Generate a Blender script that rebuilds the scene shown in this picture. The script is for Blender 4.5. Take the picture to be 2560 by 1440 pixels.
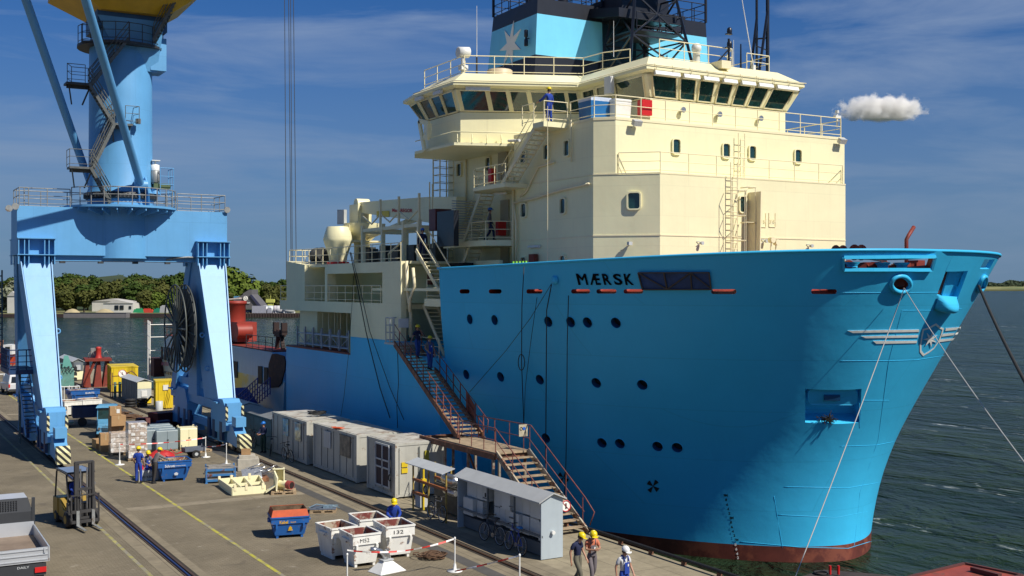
import bpy, bmesh, math, random
from mathutils import Vector, Matrix
from math import sin, cos, pi, radians, sqrt, atan2
R = radians
V = Vector
scene = bpy.context.scene
for o in list(bpy.data.objects): bpy.data.objects.remove(o)
COL = scene.collection
# ------------------------------------------------------------------ camera
FPX = 2850.0; CX = 1280.0; HY = 716.0; CH = 9.6; AZ = R(30.37)
cam_d = bpy.data.cameras.new('camera'); cam = bpy.data.objects.new('camera', cam_d); COL.objects.link(cam)
cam.location = (0, 0, CH); cam.rotation_euler = (R(90), 0, -AZ)
cam_d.sensor_width = 36; cam_d.lens = FPX / 2560 * 36; cam_d.shift_y = -(720 - HY) / 2560
cam_d.clip_start = 0.5; cam_d.clip_end = 20000
scene.camera = cam
# ------------------------------------------------------------------ world and sun
SUN_EL = R(46); SUN_AZ = R(25)      # azimuth from -Y towards +X
sdir = V((sin(SUN_AZ) * cos(SUN_EL), -cos(SUN_AZ) * cos(SUN_EL), sin(SUN_EL)))
world = bpy.data.worlds.new("World"); scene.world = world; world.use_nodes = True
nt = world.node_tree; nt.nodes.clear()
def wn(t, **k):
    n = nt.nodes.new(t)
    for a, b in k.items(): setattr(n, a, b)
    return n
sky = wn('ShaderNodeTexSky', sky_type='NISHITA', sun_disc=False, sun_elevation=SUN_EL, altitude=300, air_density=1.0, dust_density=0.35, ozone_density=3.5)
sky.sun_rotation = atan2(sdir.x, sdir.y)
tc = wn('ShaderNodeTexCoord'); mp = wn('ShaderNodeMapping'); mp.inputs['Scale'].default_value = (1.0, 1.6, 8.0)
mp.inputs['Rotation'].default_value = (0, R(5), 0)
nz = wn('ShaderNodeTexNoise'); nz.inputs['Scale'].default_value = 2.6; nz.inputs['Detail'].default_value = 7; nz.inputs['Roughness'].default_value = .58; nz.inputs['Distortion'].default_value = .5
cr = wn('ShaderNodeValToRGB'); cr.color_ramp.elements[0].position = .47; cr.color_ramp.elements[1].position = .72
cr.color_ramp.elements[0].color = (0, 0, 0, 1); cr.color_ramp.elements[1].color = (.5, .5, .5, 1)
mx = wn('ShaderNodeMixRGB', blend_type='MIX'); mx.inputs[2].default_value = (5.0, 6.2, 8.2, 1)
tint = wn('ShaderNodeMixRGB', blend_type='MULTIPLY'); tint.inputs[0].default_value = 1; tint.inputs[2].default_value = (.19, .54, 1.0, 1)
bg = wn('ShaderNodeBackground'); bg.inputs['Strength'].default_value = .062
wo = wn('ShaderNodeOutputWorld')
L = nt.links.new
L(tc.outputs['Generated'], mp.inputs['Vector']); L(mp.outputs[0], nz.inputs['Vector']); L(nz.outputs['Fac'], cr.inputs[0])
L(sky.outputs[0], tint.inputs[1]); L(tint.outputs[0], mx.inputs[1]); L(cr.outputs[0], mx.inputs[0]); sx_ = wn('ShaderNodeSeparateXYZ'); L(tc.outputs['Generated'], sx_.inputs[0]); hr_ = wn('ShaderNodeMapRange'); hr_.interpolation_type = 'SMOOTHSTEP'; hr_.inputs['From Min'].default_value = -.02; hr_.inputs['From Max'].default_value = .30; hr_.inputs['To Min'].default_value = .80; hr_.inputs['To Max'].default_value = 0; L(sx_.outputs[2], hr_.inputs[0])
mh = wn('ShaderNodeMixRGB', blend_type='MIX'); mh.inputs[2].default_value = (2.3, 3.35, 5.1, 1); L(hr_.outputs[0], mh.inputs[0]); L(mx.outputs[0], mh.inputs[1]); L(mh.outputs[0], bg.inputs[0]); L(bg.outputs[0], wo.inputs[0])
sun_d = bpy.data.lights.new('sun', 'SUN'); sun = bpy.data.objects.new('sun', sun_d); COL.objects.link(sun)
sun_d.energy = 4.7; sun_d.angle = R(.5); sun_d.color = (1, .94, .84)
sun.rotation_euler = sdir.to_track_quat('Z', 'Y').to_euler(); sun.location = (0, 0, 60)
scene.view_settings.view_transform = 'Standard'; scene.view_settings.look = 'None'; scene.view_settings.exposure = .22; scene.view_settings.gamma = 1
# ------------------------------------------------------------------ pixel <-> world (pixels of the 2560 photo)
FW = V((sin(AZ), cos(AZ), 0)); RT = V((cos(AZ), -sin(AZ), 0)); CAM = V((0, 0, CH))
def ray(px, py): return FW + RT * ((px - CX) / FPX) + V((0, 0, 1)) * ((HY - py) / FPX)
def P(px, py, x=None, y=None, z=None, d=None):
    r = ray(px, py)
    if x is not None: t = x / r.x
    elif y is not None: t = y / r.y
    elif z is not None: t = (z - CH) / r.z
    else: t = d
    return CAM + r * t
def G(px, py, z=0): return P(px, py, z=z)
# ------------------------------------------------------------------ materials
MC = {}
def mat(name, col, rough=.5, metal=0.0, var=.12, vs=1.2, streak=0.0, rust=0.0, bump=0.0, bs=8.0, spec=.5, rustc=(.16, .05, .02), stc=None, rs=2.5, coat=0.0, seams=None):
    if name in MC: return MC[name]
    m = bpy.data.materials.new(name); m.use_nodes = True; MC[name] = m
    t = m.node_tree; N = t.nodes; l = t.links.new; b = N['Principled BSDF']
    b.inputs['Roughness'].default_value = rough; b.inputs['Metallic'].default_value = metal; b.inputs['Specular IOR Level'].default_value = spec
    if coat: b.inputs['Coat Weight'].default_value = coat; b.inputs['Coat Roughness'].default_value = .12
    tc = N.new('ShaderNodeTexCoord')
    n = N.new('ShaderNodeTexNoise'); n.inputs['Scale'].default_value = vs; n.inputs['Detail'].default_value = 5; n.inputs['Roughness'].default_value = .6
    l(tc.outputs['Object'], n.inputs['Vector'])
    r = N.new('ShaderNodeMapRange'); r.inputs['From Min'].default_value = .3; r.inputs['From Max'].default_value = .7
    r.inputs['To Min'].default_value = 1 - var; r.inputs['To Max'].default_value = 1 + var * .6; l(n.outputs['Fac'], r.inputs['Value'])
    mm = N.new('ShaderNodeMixRGB'); mm.blend_type = 'MULTIPLY'; mm.inputs[0].default_value = 1; mm.inputs[1].default_value = (*col, 1); l(r.outputs[0], mm.inputs[2])
    out = mm.outputs[0]
    if streak:
        mp = N.new('ShaderNodeMapping'); mp.inputs['Scale'].default_value = (2.2, 2.2, .12); l(tc.outputs['Object'], mp.inputs['Vector'])
        n2 = N.new('ShaderNodeTexNoise'); n2.inputs['Scale'].default_value = 2.4; n2.inputs['Detail'].default_value = 6; l(mp.outputs[0], n2.inputs['Vector'])
        c2 = N.new('ShaderNodeValToRGB'); c2.color_ramp.elements[0].position = .5; c2.color_ramp.elements[1].position = .78; l(n2.outputs['Fac'], c2.inputs[0])
        s = N.new('ShaderNodeMath'); s.operation = 'MULTIPLY'; s.inputs[1].default_value = streak; l(c2.outputs[0], s.inputs[0])
        m2 = N.new('ShaderNodeMixRGB'); m2.inputs[2].default_value = (*(stc or tuple(c * .45 + .02 for c in col)), 1); l(s.outputs[0], m2.inputs[0]); l(out, m2.inputs[1]); out = m2.outputs[0]
    if rust:
        n3 = N.new('ShaderNodeTexNoise'); n3.inputs['Scale'].default_value = rs; n3.inputs['Detail'].default_value = 8; n3.inputs['Roughness'].default_value = .7; l(tc.outputs['Object'], n3.inputs['Vector'])
        c3 = N.new('ShaderNodeValToRGB'); c3.color_ramp.elements[0].position = .62 - rust * .3; c3.color_ramp.elements[1].position = .68 - rust * .25; l(n3.outputs['Fac'], c3.inputs[0])
        m3 = N.new('ShaderNodeMixRGB'); m3.inputs[2].default_value = (*rustc, 1); l(c3.outputs[0], m3.inputs[0]); l(out, m3.inputs[1]); out = m3.outputs[0]
    hs = None
    if seams:
        sp = N.new('ShaderNodeSeparateXYZ'); l(tc.outputs['Object'], sp.inputs[0]); a_ = N.new('ShaderNodeMath'); a_.operation = 'ADD'; l(sp.outputs[0], a_.inputs[0]); l(sp.outputs[1], a_.inputs[1]); cb_ = N.new('ShaderNodeCombineXYZ'); l(a_.outputs[0], cb_.inputs[0]); l(sp.outputs[2], cb_.inputs[1])
        bk = N.new('ShaderNodeTexBrick'); bk.inputs['Scale'].default_value = 1; bk.inputs['Brick Width'].default_value = seams[0]; bk.inputs['Row Height'].default_value = seams[1]; bk.inputs['Mortar Size'].default_value = .03; bk.inputs['Mortar Smooth'].default_value = .6
        for q_, k_ in (('Color1', 1.0), ('Color2', .965), ('Mortar', seams[2])): bk.inputs[q_].default_value = (k_, k_, k_, 1)
        l(cb_.outputs[0], bk.inputs[0]); ms = N.new('ShaderNodeMixRGB'); ms.blend_type = 'MULTIPLY'; ms.inputs[0].default_value = 1; l(out, ms.inputs[1]); l(bk.outputs[0], ms.inputs[2]); out = ms.outputs[0]
    l(out, b.inputs['Base Color'])
    if bump:
        n4 = N.new('ShaderNodeTexNoise'); n4.inputs['Scale'].default_value = bs; n4.inputs['Detail'].default_value = 4; l(tc.outputs['Object'], n4.inputs['Vector'])
        bp = N.new('ShaderNodeBump'); bp.inputs['Strength'].default_value = 1.0; bp.inputs['Distance'].default_value = bump; l(n4.outputs['Fac'], bp.inputs['Height']); l(bp.outputs[0], b.inputs['Normal'])
    return m
HULLB = mat('hull blue paint', (.05, .50, .82), .40, var=.06, vs=.25, streak=.25, stc=(.05, .56, .85), bump=.028, bs=.6, spec=.25, seams=(5.6, 2.3, .90))
HULLR = mat('red antifouling', (.13, .030, .020), .55, var=.3, vs=1.2, rust=.35, rustc=(.20, .055, .03), rs=.7)
CREAM = mat('cream paint', (.87, .815, .51), .42, var=.05, vs=.6, streak=.16, stc=(.72, .61, .37), bump=.016, bs=1.1, seams=(3.1, 1.42, .93))
CREAMD = mat('cream trim', (.84, .75, .48), .45, var=.06)
BLACKP = mat('black navy paint', (.010, .013, .022), .38, var=.3, streak=.3, stc=(.02, .022, .03))
FUNB = mat('funnel blue', (.18, .60, .84), .35, var=.05, streak=.18, stc=(.14, .45, .62))
STARW = mat('emblem white', (.90, .88, .80), .5, var=.06)
GLASS = mat('window glass', (.012, .045, .045), .06, var=.4, vs=3, spec=.9)
DKGL = mat('dark glass', (.012, .016, .02), .12, var=.3, spec=.6)
RED = mat('red box paint', (.55, .012, .012), .4, var=.1)
DRED = mat('rust red primer', (.22, .030, .016), .6, var=.25, vs=2, rust=.25, rustc=(.12, .03, .015))
CRB = mat('crane blue paint', (.12, .355, .64), .45, var=.07, vs=.7, streak=.25, stc=(.09, .28, .50), bump=.012, bs=.9, seams=(2.6, 3.4, .90))
GALV = mat('galvanised steel', (.30, .31, .30), .5, metal=.35, var=.25, vs=4, rust=.12, rustc=(.14, .09, .05))
DSTEEL = mat('dark steel', (.055, .058, .06), .55, metal=.3, var=.3, vs=5)
YEL = mat('yellow paint', (.72, .52, .02), .45, var=.12, streak=.2, stc=(.5, .32, .02))
CYEL = mat('crane yellow paint', (.62, .38, .02), .45, var=.12, streak=.25, stc=(.4, .2, .02))
WHITE = mat('white paint', (.74, .74, .70), .45, var=.08, vs=3)
DWHITE = mat('dirty white paint', (.78, .77, .71), .5, var=.10, vs=2, streak=.25, stc=(.42, .36, .26), rust=.10, rustc=(.22, .10, .05), rs=3)
CONT = mat('weathered container paint', (.46, .45, .39), .6, var=.12, streak=.45, stc=(.30, .29, .25), rust=.06, rustc=(.2, .12, .07), rs=2)
CONTR = mat('container roof', (.50, .48, .42), .7, var=.3, vs=1, rust=.3, rustc=(.26, .20, .15), rs=1.3)
GREYC = mat('grey cabinet paint', (.25, .31, .33), .4, var=.08)
LGREY = mat('light grey sheet', (.48, .50, .50), .5, var=.12, streak=.3, stc=(.30, .31, .31))
SHEDG = mat('shed grey', (.16, .18, .175), .65, var=.25, streak=.35, stc=(.09, .09, .085), rust=.08)
BLUES = mat('skip blue paint', (.012, .10, .34), .45, var=.15, vs=3, rust=.1, rustc=(.12, .10, .12), rs=6)
TRB = mat('tractor blue', (.10, .30, .48), .45, var=.15, vs=2, rust=.1, rustc=(.10, .08, .06), rs=5)
DBLUE = mat('dark blue paint', (.012, .045, .13), .5, var=.25, vs=3, rust=.1)
BROWNR = mat('rusty steel', (.15, .065, .035), .75, var=.4, vs=3, rust=.3, rustc=(.30, .13, .06), bump=.01, bs=20)
RUSTRAIL = mat('rusted red rail paint', (.20, .06, .045), .65, var=.4, vs=6, rust=.3, rustc=(.12, .06, .04))
WOOD = mat('weathered plank', (.36, .27, .17), .8, var=.35, vs=4, bump=.01, bs=14)
WOODP = mat('pallet wood', (.40, .29, .17), .8, var=.35, vs=6, bump=.006, bs=20)
CARD = mat('cardboard', (.40, .24, .11), .8, var=.12, vs=3)
RUBBER = mat('rubber', (.016, .016, .017), .7, var=.3, vs=6)
CHROME = mat('bright metal', (.55, .55, .55), .28, metal=.9, var=.1)
ROPEM = mat('brown rope', (.12, .065, .035), .9, var=.5, vs=20, bump=.01, bs=40)
ROPEW = mat('pale mooring line', (.42, .42, .40), .7, var=.2)
CONC = mat('concrete block', (.42, .39, .32), .85, var=.2, vs=3, bump=.01, bs=10)
ORANGE = mat('orange paint', (.62, .10, .02), .5, var=.15, streak=.2)
GREENM = mat('machine green', (.12, .28, .24), .5, var=.25, vs=2, rust=.15)
PINKT = mat('tape red', (.62, .05, .04), .5, var=.1)
HIVY = mat('lime marker', (.35, .75, .05), .5)
# ------------------------------------------------------------------ objects
INFO = {}
def tag(o, label=None, cat=None, group=None, kind=None):
    if label: o['label'] = label
    if cat: o['category'] = cat
    if group: o['group'] = group
    if kind: o['kind'] = kind
    return o
def thing(name, label, cat, loc=(0, 0, 0), rz=0, group=None):
    o = bpy.data.objects.new(name, None); COL.objects.link(o); o.empty_display_size = .3
    o.location = loc; o.rotation_euler = (0, 0, rz); tag(o, label, cat, group)
    INFO[o.name] = (V(loc), rz); return o
def root_of(o):
    while o.parent: o = o.parent
    return o
class MB:
    """collects geometry, then links it as ONE mesh object"""
    def __init__(s): s.v = []; s.f = []; s.m = []; s.mi = 0; s.sm = []; s.smooth = False; s.posts = set()
    def add(s, vs, fs, smooth=None):
        o = len(s.v); s.v += [V(a) for a in vs]
        for f in fs: s.f.append([i + o for i in f]); s.m.append(s.mi); s.sm.append(s.smooth if smooth is None else smooth)
        return s
    def box(s, c, d, rz=0, tp=(1, 1), rx=0, ry=0):
        """box centre c, size d; tp = taper of the top in x, y"""
        M = Matrix.Rotation(rz, 3, 'Z') @ Matrix.Rotation(ry, 3, 'Y') @ Matrix.Rotation(rx, 3, 'X'); c = V(c); vs = []
        for z in (-.5, .5):
            k = tp if z > 0 else (1, 1)
            for x, y in ((-.5, -.5), (.5, -.5), (.5, .5), (-.5, .5)): vs.append(c + M @ V((x * d[0] * k[0], y * d[1] * k[1], z * d[2])))
        return s.add(vs, [(3, 2, 1, 0), (4, 5, 6, 7), (0, 1, 5, 4), (1, 2, 6, 5), (2, 3, 7, 6), (3, 0, 4, 7)])
    def bx(s, x0, x1, y0, y1, z0, z1): return s.box(((x0 + x1) / 2, (y0 + y1) / 2, (z0 + z1) / 2), (abs(x1 - x0), abs(y1 - y0), abs(z1 - z0)))
    def beam(s, p, q, w, h=None, up=(0, 0, 1)):
        h = h or w; p = V(p); q = V(q); d = (q - p); 
        if d.length < 1e-6: return s
        d.normalize(); u = V(up)
        if abs(d.dot(u)) > .98: u = V((1, 0, 0))
        r = d.cross(u).normalized(); u = r.cross(d).normalized(); vs = []
        for b in (p, q):
            for a, c in ((-1, -1), (1, -1), (1, 1), (-1, 1)): vs.append(b + r * a * w / 2 + u * c * h / 2)
        return s.add(vs, [(0, 1, 2, 3), (7, 6, 5, 4), (0, 4, 5, 1), (1, 5, 6, 2), (2, 6, 7, 3), (3, 7, 4, 0)])
    def tube(s, p, q, r, r2=None, n=6, caps=True):
        p = V(p); q = V(q); d = q - p; r2 = r if r2 is None else r2
        if d.length < 1e-6: return s
        d.normalize(); u = V((0, 0, 1)) if abs(d.z) < .95 else V((1, 0, 0)); a = d.cross(u).normalized(); b = a.cross(d).normalized(); vs = []
        for c, rr in ((p, r), (q, r2)):
            for i in range(n): t = 2 * pi * i / n; vs.append(c + (a * cos(t) + b * sin(t)) * rr)
        fs = [(i, (i + 1) % n, n + (i + 1) % n, n + i) for i in range(n)]
        s.add(vs, fs, True)
        if caps: s.add(vs, [tuple(range(n - 1, -1, -1)), tuple(range(n, 2 * n))], False)
        return s
    def path(s, pts, r, n=6, closed=False):
        pts = [V(p) for p in pts]; k = len(pts); vs = []; pa = None
        for i, p in enumerate(pts):
            a = pts[i - 1] if (i or closed) else p; b = pts[(i + 1) % k] if (i < k - 1 or closed) else p
            d = (b - a); d = d.normalized() if d.length > 1e-9 else V((0, 0, 1))
            if pa is None: u = V((0, 0, 1)) if abs(d.z) < .9 else V((1, 0, 0)); x = d.cross(u).normalized()
            else: x = (pa - d * pa.dot(d)); x = x.normalized() if x.length > 1e-6 else d.cross(V((0, 1, 0))).normalized()
            pa = x; y = d.cross(x)
            for j in range(n): t = 2 * pi * j / n; vs.append(p + (x * cos(t) + y * sin(t)) * r)
        fs = []
        for i in range(k if closed else k - 1):
            a = i * n; b = ((i + 1) % k) * n
            for j in range(n): fs.append((a + j, a + (j + 1) % n, b + (j + 1) % n, b + j))
        if not closed: fs += [tuple(range(n - 1, -1, -1)), tuple(range((k - 1) * n, k * n))]
        return s.add(vs, fs, True)
    def prism(s, pts, vec, cap=True):
        pts = [V(p) for p in pts]; vec = V(vec); n = len(pts); nrm = V((0, 0, 0))
        for i in range(n): nrm += (pts[i] - pts[0]).cross(pts[(i + 1) % n] - pts[0])
        if nrm.dot(vec) > 0: pts = pts[::-1]
        fs = [tuple(range(n)), tuple(range(2 * n - 1, n - 1, -1))] if cap else []
        fs += [(i, n + i, n + (i + 1) % n, (i + 1) % n) for i in range(n)]
        return s.add(pts + [p + vec for p in pts], fs)
    def loft(s, A, B, caps=True):
        n = len(A); fs = [(i, (i + 1) % n, n + (i + 1) % n, n + i) for i in range(n)]
        if caps: fs += [tuple(range(n - 1, -1, -1)), tuple(range(n, 2 * n))]
        return s.add(list(A) + list(B), fs)
    def poly(s, pts): return s.add(pts, [tuple(range(len(pts)))])
    def lathe(s, c, prof, n=16, axis='Z', cap=True, arc=2 * pi):
        c = V(c); vs = []
        ax = {'Z': lambda x, y, z: V((x, y, z)), 'X': lambda x, y, z: V((z, x, y)), 'Y': lambda x, y, z: V((x, z, y))}[axis] if isinstance(axis, str) else axis
        for r, z in prof:
            for i in range(n): t = arc * i / n; vs.append(c + ax(r * cos(t), r * sin(t), z))
        fs = [];
        for k in range(len(prof) - 1):
            for i in range(n): fs.append((k * n + i, k * n + (i + 1) % n, (k + 1) * n + (i + 1) % n, (k + 1) * n + i))
        s.add(vs, fs, n > 7)
        if cap: s.add(vs, [tuple(range(n - 1, -1, -1)), tuple(range((len(prof) - 1) * n, len(prof) * n))], False)
        return s
    def cyl(s, c, r, h, n=12, axis='Z', r2=None): return s.lathe(c, [(r, -h / 2), (r if r2 is None else r2, h / 2)], n, axis)
    def ring(s, c, r, t, n=20, axis='Z', rx=1): 
        c = V(c); ax = {'Z': lambda x, y, z: V((x, y, z)), 'X': lambda x, y, z: V((z, x, y)), 'Y': lambda x, y, z: V((x, z, y))}[axis]
        return s.path([c + ax(r * rx * cos(2 * pi * i / n), r * sin(2 * pi * i / n), 0) for i in range(n)], t, 5, True)
    def rail(s, pts, h=1.05, r=.024, bars=2, step=1.5, closed=False, zup=None):
        pts = [V(p) for p in pts]; segs = list(zip(pts, pts[1:] + ([pts[0]] if closed else [])))
        if not closed: segs = segs[:len(pts) - 1]
        for p, q in segs:
            for k in range(bars + 1):
                hh = h * (1 - k / (bars + .35)); s.tube(p + V((0, 0, hh)), q + V((0, 0, hh)), r if k == 0 else r * .75, n=5)
            n = max(1, round((q - p).length / step))
            for i in range(n + 1):
                a = p.lerp(q, i / n); k_ = (round(a.x, 1), round(a.y, 1), round(a.z, 1))
                if k_ not in s.posts: s.posts.add(k_); s.tube(a, a + V((0, 0, h)), r, n=5)
        return s
    def ladder(s, p, q, w, side, r=.025, step=.3, cage=0):
        p = V(p); q = V(q); sd = V(side).normalized() * w / 2
        s.tube(p - sd, q - sd, r, n=5); s.tube(p + sd, q + sd, r, n=5); n = int((q - p).length / step)
        for i in range(1, n): a = p.lerp(q, i / n); s.tube(a - sd, a + sd, r * .8, n=5)
        return s
    def pieces(s):
        n = len(s.v); up = list(range(n))
        def fd(a):
            while up[a] != a: up[a] = up[up[a]]; a = up[a]
            return a
        for f in s.f:
            r = fd(f[0])
            for i in f[1:]: up[fd(i)] = r
        bb = {}
        for i, v in enumerate(s.v):
            r = fd(i); b = bb.get(r)
            if b is None: bb[r] = [list(v), list(v)]
            else:
                for k in range(3): b[0][k] = min(b[0][k], v[k]); b[1][k] = max(b[1][k], v[k])
        ks = list(bb); k = len(ks)
        if k < 2 or k > 500: return None
        sz = [max(bb[a][1][j] - bb[a][0][j] for j in range(3)) for a in ks]; u2 = list(range(k))
        def f2(a):
            while u2[a] != a: a = u2[a]
            return a
        for i in range(k):
            A = bb[ks[i]]
            for j in range(i + 1, k):
                B = bb[ks[j]]; g = sqrt(sum(max(0, A[0][c] - B[1][c], B[0][c] - A[1][c]) ** 2 for c in range(3)))
                if g <= max(.02, .5 * max(sz[i], sz[j])) * .97: u2[f2(i)] = f2(j)
        gr = {}
        for i in range(k): gr.setdefault(f2(i), set()).add(ks[i])
        if len(gr) < 2 or len(gr) > 30: return None
        out = []
        for g in gr.values():
            m = MB(); mp = {}
            for i, v in enumerate(s.v):
                if fd(i) in g: mp[i] = len(m.v); m.v.append(v)
            for f, a, b in zip(s.f, s.m, s.sm):
                if f[0] in mp: m.f.append([mp[i] for i in f]); m.m.append(a); m.sm.append(b)
            out.append(m)
        return out
    def build(s, name, mats, parent=None, label=None, bevel=0, loc=None, remesh=False, world=True, decimate=None):
        if not isinstance(mats, (list, tuple)): mats = [mats]
        if parent is not None:
            pc = s.pieces()
            if pc: return [m.build(name, mats, parent, label, bevel, loc, remesh, world) for m in pc][0]
        me = bpy.data.meshes.new(name)
        off = V((0, 0, 0)); M = Matrix.Identity(3); 
        if parent is not None and world:
            rt = root_of(parent); l0, rz = INFO.get(rt.name, (V((0, 0, 0)), 0)); off = l0; M = Matrix.Rotation(-rz, 3, 'Z')
            vs = [M @ (v - off) for v in s.v]
        elif parent is None and loc is not None:
            vs = [v - V(loc) for v in s.v] if world else s.v
        else: vs = s.v
        me.from_pydata([tuple(v) for v in vs], [], s.f); me.update()
        for m in mats: me.materials.append(m)
        if len(me.polygons) == len(s.m):
            me.polygons.foreach_set('material_index', s.m); me.polygons.foreach_set('use_smooth', s.sm)
        if bevel:
            bm = bmesh.new(); bm.from_mesh(me); bmesh.ops.remove_doubles(bm, verts=bm.verts, dist=1e-4)
            es = [e for e in bm.edges if len(e.link_faces) == 2 and e.calc_face_angle(0) > .6]
            bmesh.ops.bevel(bm, geom=es, offset=bevel, segments=2, affect='EDGES', profile=.5, clamp_overlap=True); bm.to_mesh(me); bm.free()
        o = bpy.data.objects.new(name, me); COL.objects.link(o)
        if parent is not None: o.parent = parent
        elif loc is not None: o.location = loc
        if label: o['label'] = label
        return o
def bare(o):          # geometry given in the thing's own frame
    return dict(parent=o, world=False)
def copy_tree(o, parent=None):
    c = o.copy(); COL.objects.link(c)
    if parent is not None: c.parent = parent
    for ch in list(o.children): copy_tree(ch, c)
    return c
def stairs(mb_t, mb_s, p, q, wid, n=None, tread=.26, th=.04, sh=.22, sw=.05):
    """treads in mb_t, stringers in mb_s, from foot p to head q; wid = width vector"""
    p = V(p); q = V(q); w = V(wid); n = n or max(2, round(abs(q.z - p.z) / .21)); h = V((q.x - p.x, q.y - p.y, 0)); h = h.normalized() if h.length else V((0, 1, 0))
    for i in range(1, n):
        a = p.lerp(q, i / n); c = [a - w / 2 - h * tread / 2, a + w / 2 - h * tread / 2, a + w / 2 + h * tread / 2, a - w / 2 + h * tread / 2]; mb_t.prism(c, (0, 0, -th))
    for k in (-.5, .5): mb_s.beam(p + w * k, q + w * k, sw, sh)
def text_pts(body, font_bold=.0, size=1.0):
    cu = bpy.data.curves.new('t', 'FONT'); cu.body = body; cu.size = size; cu.offset = font_bold; cu.resolution_u = 3; cu.fill_mode = 'FRONT'
    o = bpy.data.objects.new('t', cu); COL.objects.link(o); dg = bpy.context.evaluated_depsgraph_get(); dg.update()
    me = bpy.data.meshes.new_from_object(o.evaluated_get(dg)); vs = [v.co.copy() for v in me.vertices]; fs = [tuple(p.vertices) for p in me.polygons]
    bpy.data.objects.remove(o); bpy.data.curves.remove(cu); bpy.data.meshes.remove(me)
    if not vs: return [], [], 1, 1
    x0 = min(v.x for v in vs); x1 = max(v.x for v in vs); y0 = min(v.y for v in vs); y1 = max(v.y for v in vs)
    return [((v.x - x0) / (x1 - x0), (v.y - y0) / (y1 - y0)) for v in vs], fs, x1 - x0, y1 - y0
def text_on(mb, body, origin, xdir, ydir, w, h, bold=.02):
    t, fs, _, _ = text_pts(body, bold); o = V(origin); xd = V(xdir).normalized() * w; yd = V(ydir).normalized() * h
    mb.add([o + xd * a + yd * b for a, b in t], fs)
# =================================================================== SUPPLY SHIP
SX = 38.9; WL = -2.7
ship = thing('supply_ship', 'large bright blue and cream supply ship moored along the quay, its bow to the right', 'ship', (SX, 52, WL))
YS = [(-4, 36.5), (-2.7, 36.55), (-2, 36.64), (-1, 36.62), (0, 36.5), (1, 36.3), (2, 36.0), (3, 35.6), (4, 35.12), (5, 34.62), (6, 34.1), (7, 33.6), (8, 33.1), (9, 32.6), (10, 32.1), (10.87, 31.69), (12, 31.1)]
def ys(z):
    for (a, b), (c, d) in zip(YS, YS[1:]):
        if z <= c: return b + (d - b) * (z - a) / (c - a)
    return YS[-1][1]
def hb(t, z):
    f = (z + 2) / 12.9; Lh = 31 - 8 * f; n = 2 + .5 * f; p = .57 - .17 * f; t = max(t, 0)
    return 12.5 if t >= Lh else 12.5 * (1 - (1 - t / Lh) ** n) ** p
def ztop(t): return 10.5 + .55 * max(0, 1 - t / 21) ** 1.6
def inside(p): return abs(p.x - SX) < hb(p.y - ys(p.z), p.z) if p.y > ys(p.z) else False
def hit(px, py):
    r = ray(px, py); a = 30.0
    while a < 95 and not inside(CAM + r * a): a += .25
    lo, hi = a - .25, a
    for _ in range(24):
        m = (lo + hi) / 2
        if inside(CAM + r * m): hi = m
        else: lo = m
    return CAM + r * hi
def hnorm(p, e=.08):
    def F(q): return abs(q.x - SX) - hb(q.y - ys(q.z), q.z)
    g = V((F(p + V((e, 0, 0))) - F(p - V((e, 0, 0))), F(p + V((0, e, 0))) - F(p - V((0, e, 0))), F(p + V((0, 0, e))) - F(p - V((0, 0, e)))))
    return g.normalized()
def hoff(px, py, o=.02):
    p = hit(px, py); return p + hnorm(p) * o
YE = 52.5
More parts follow.
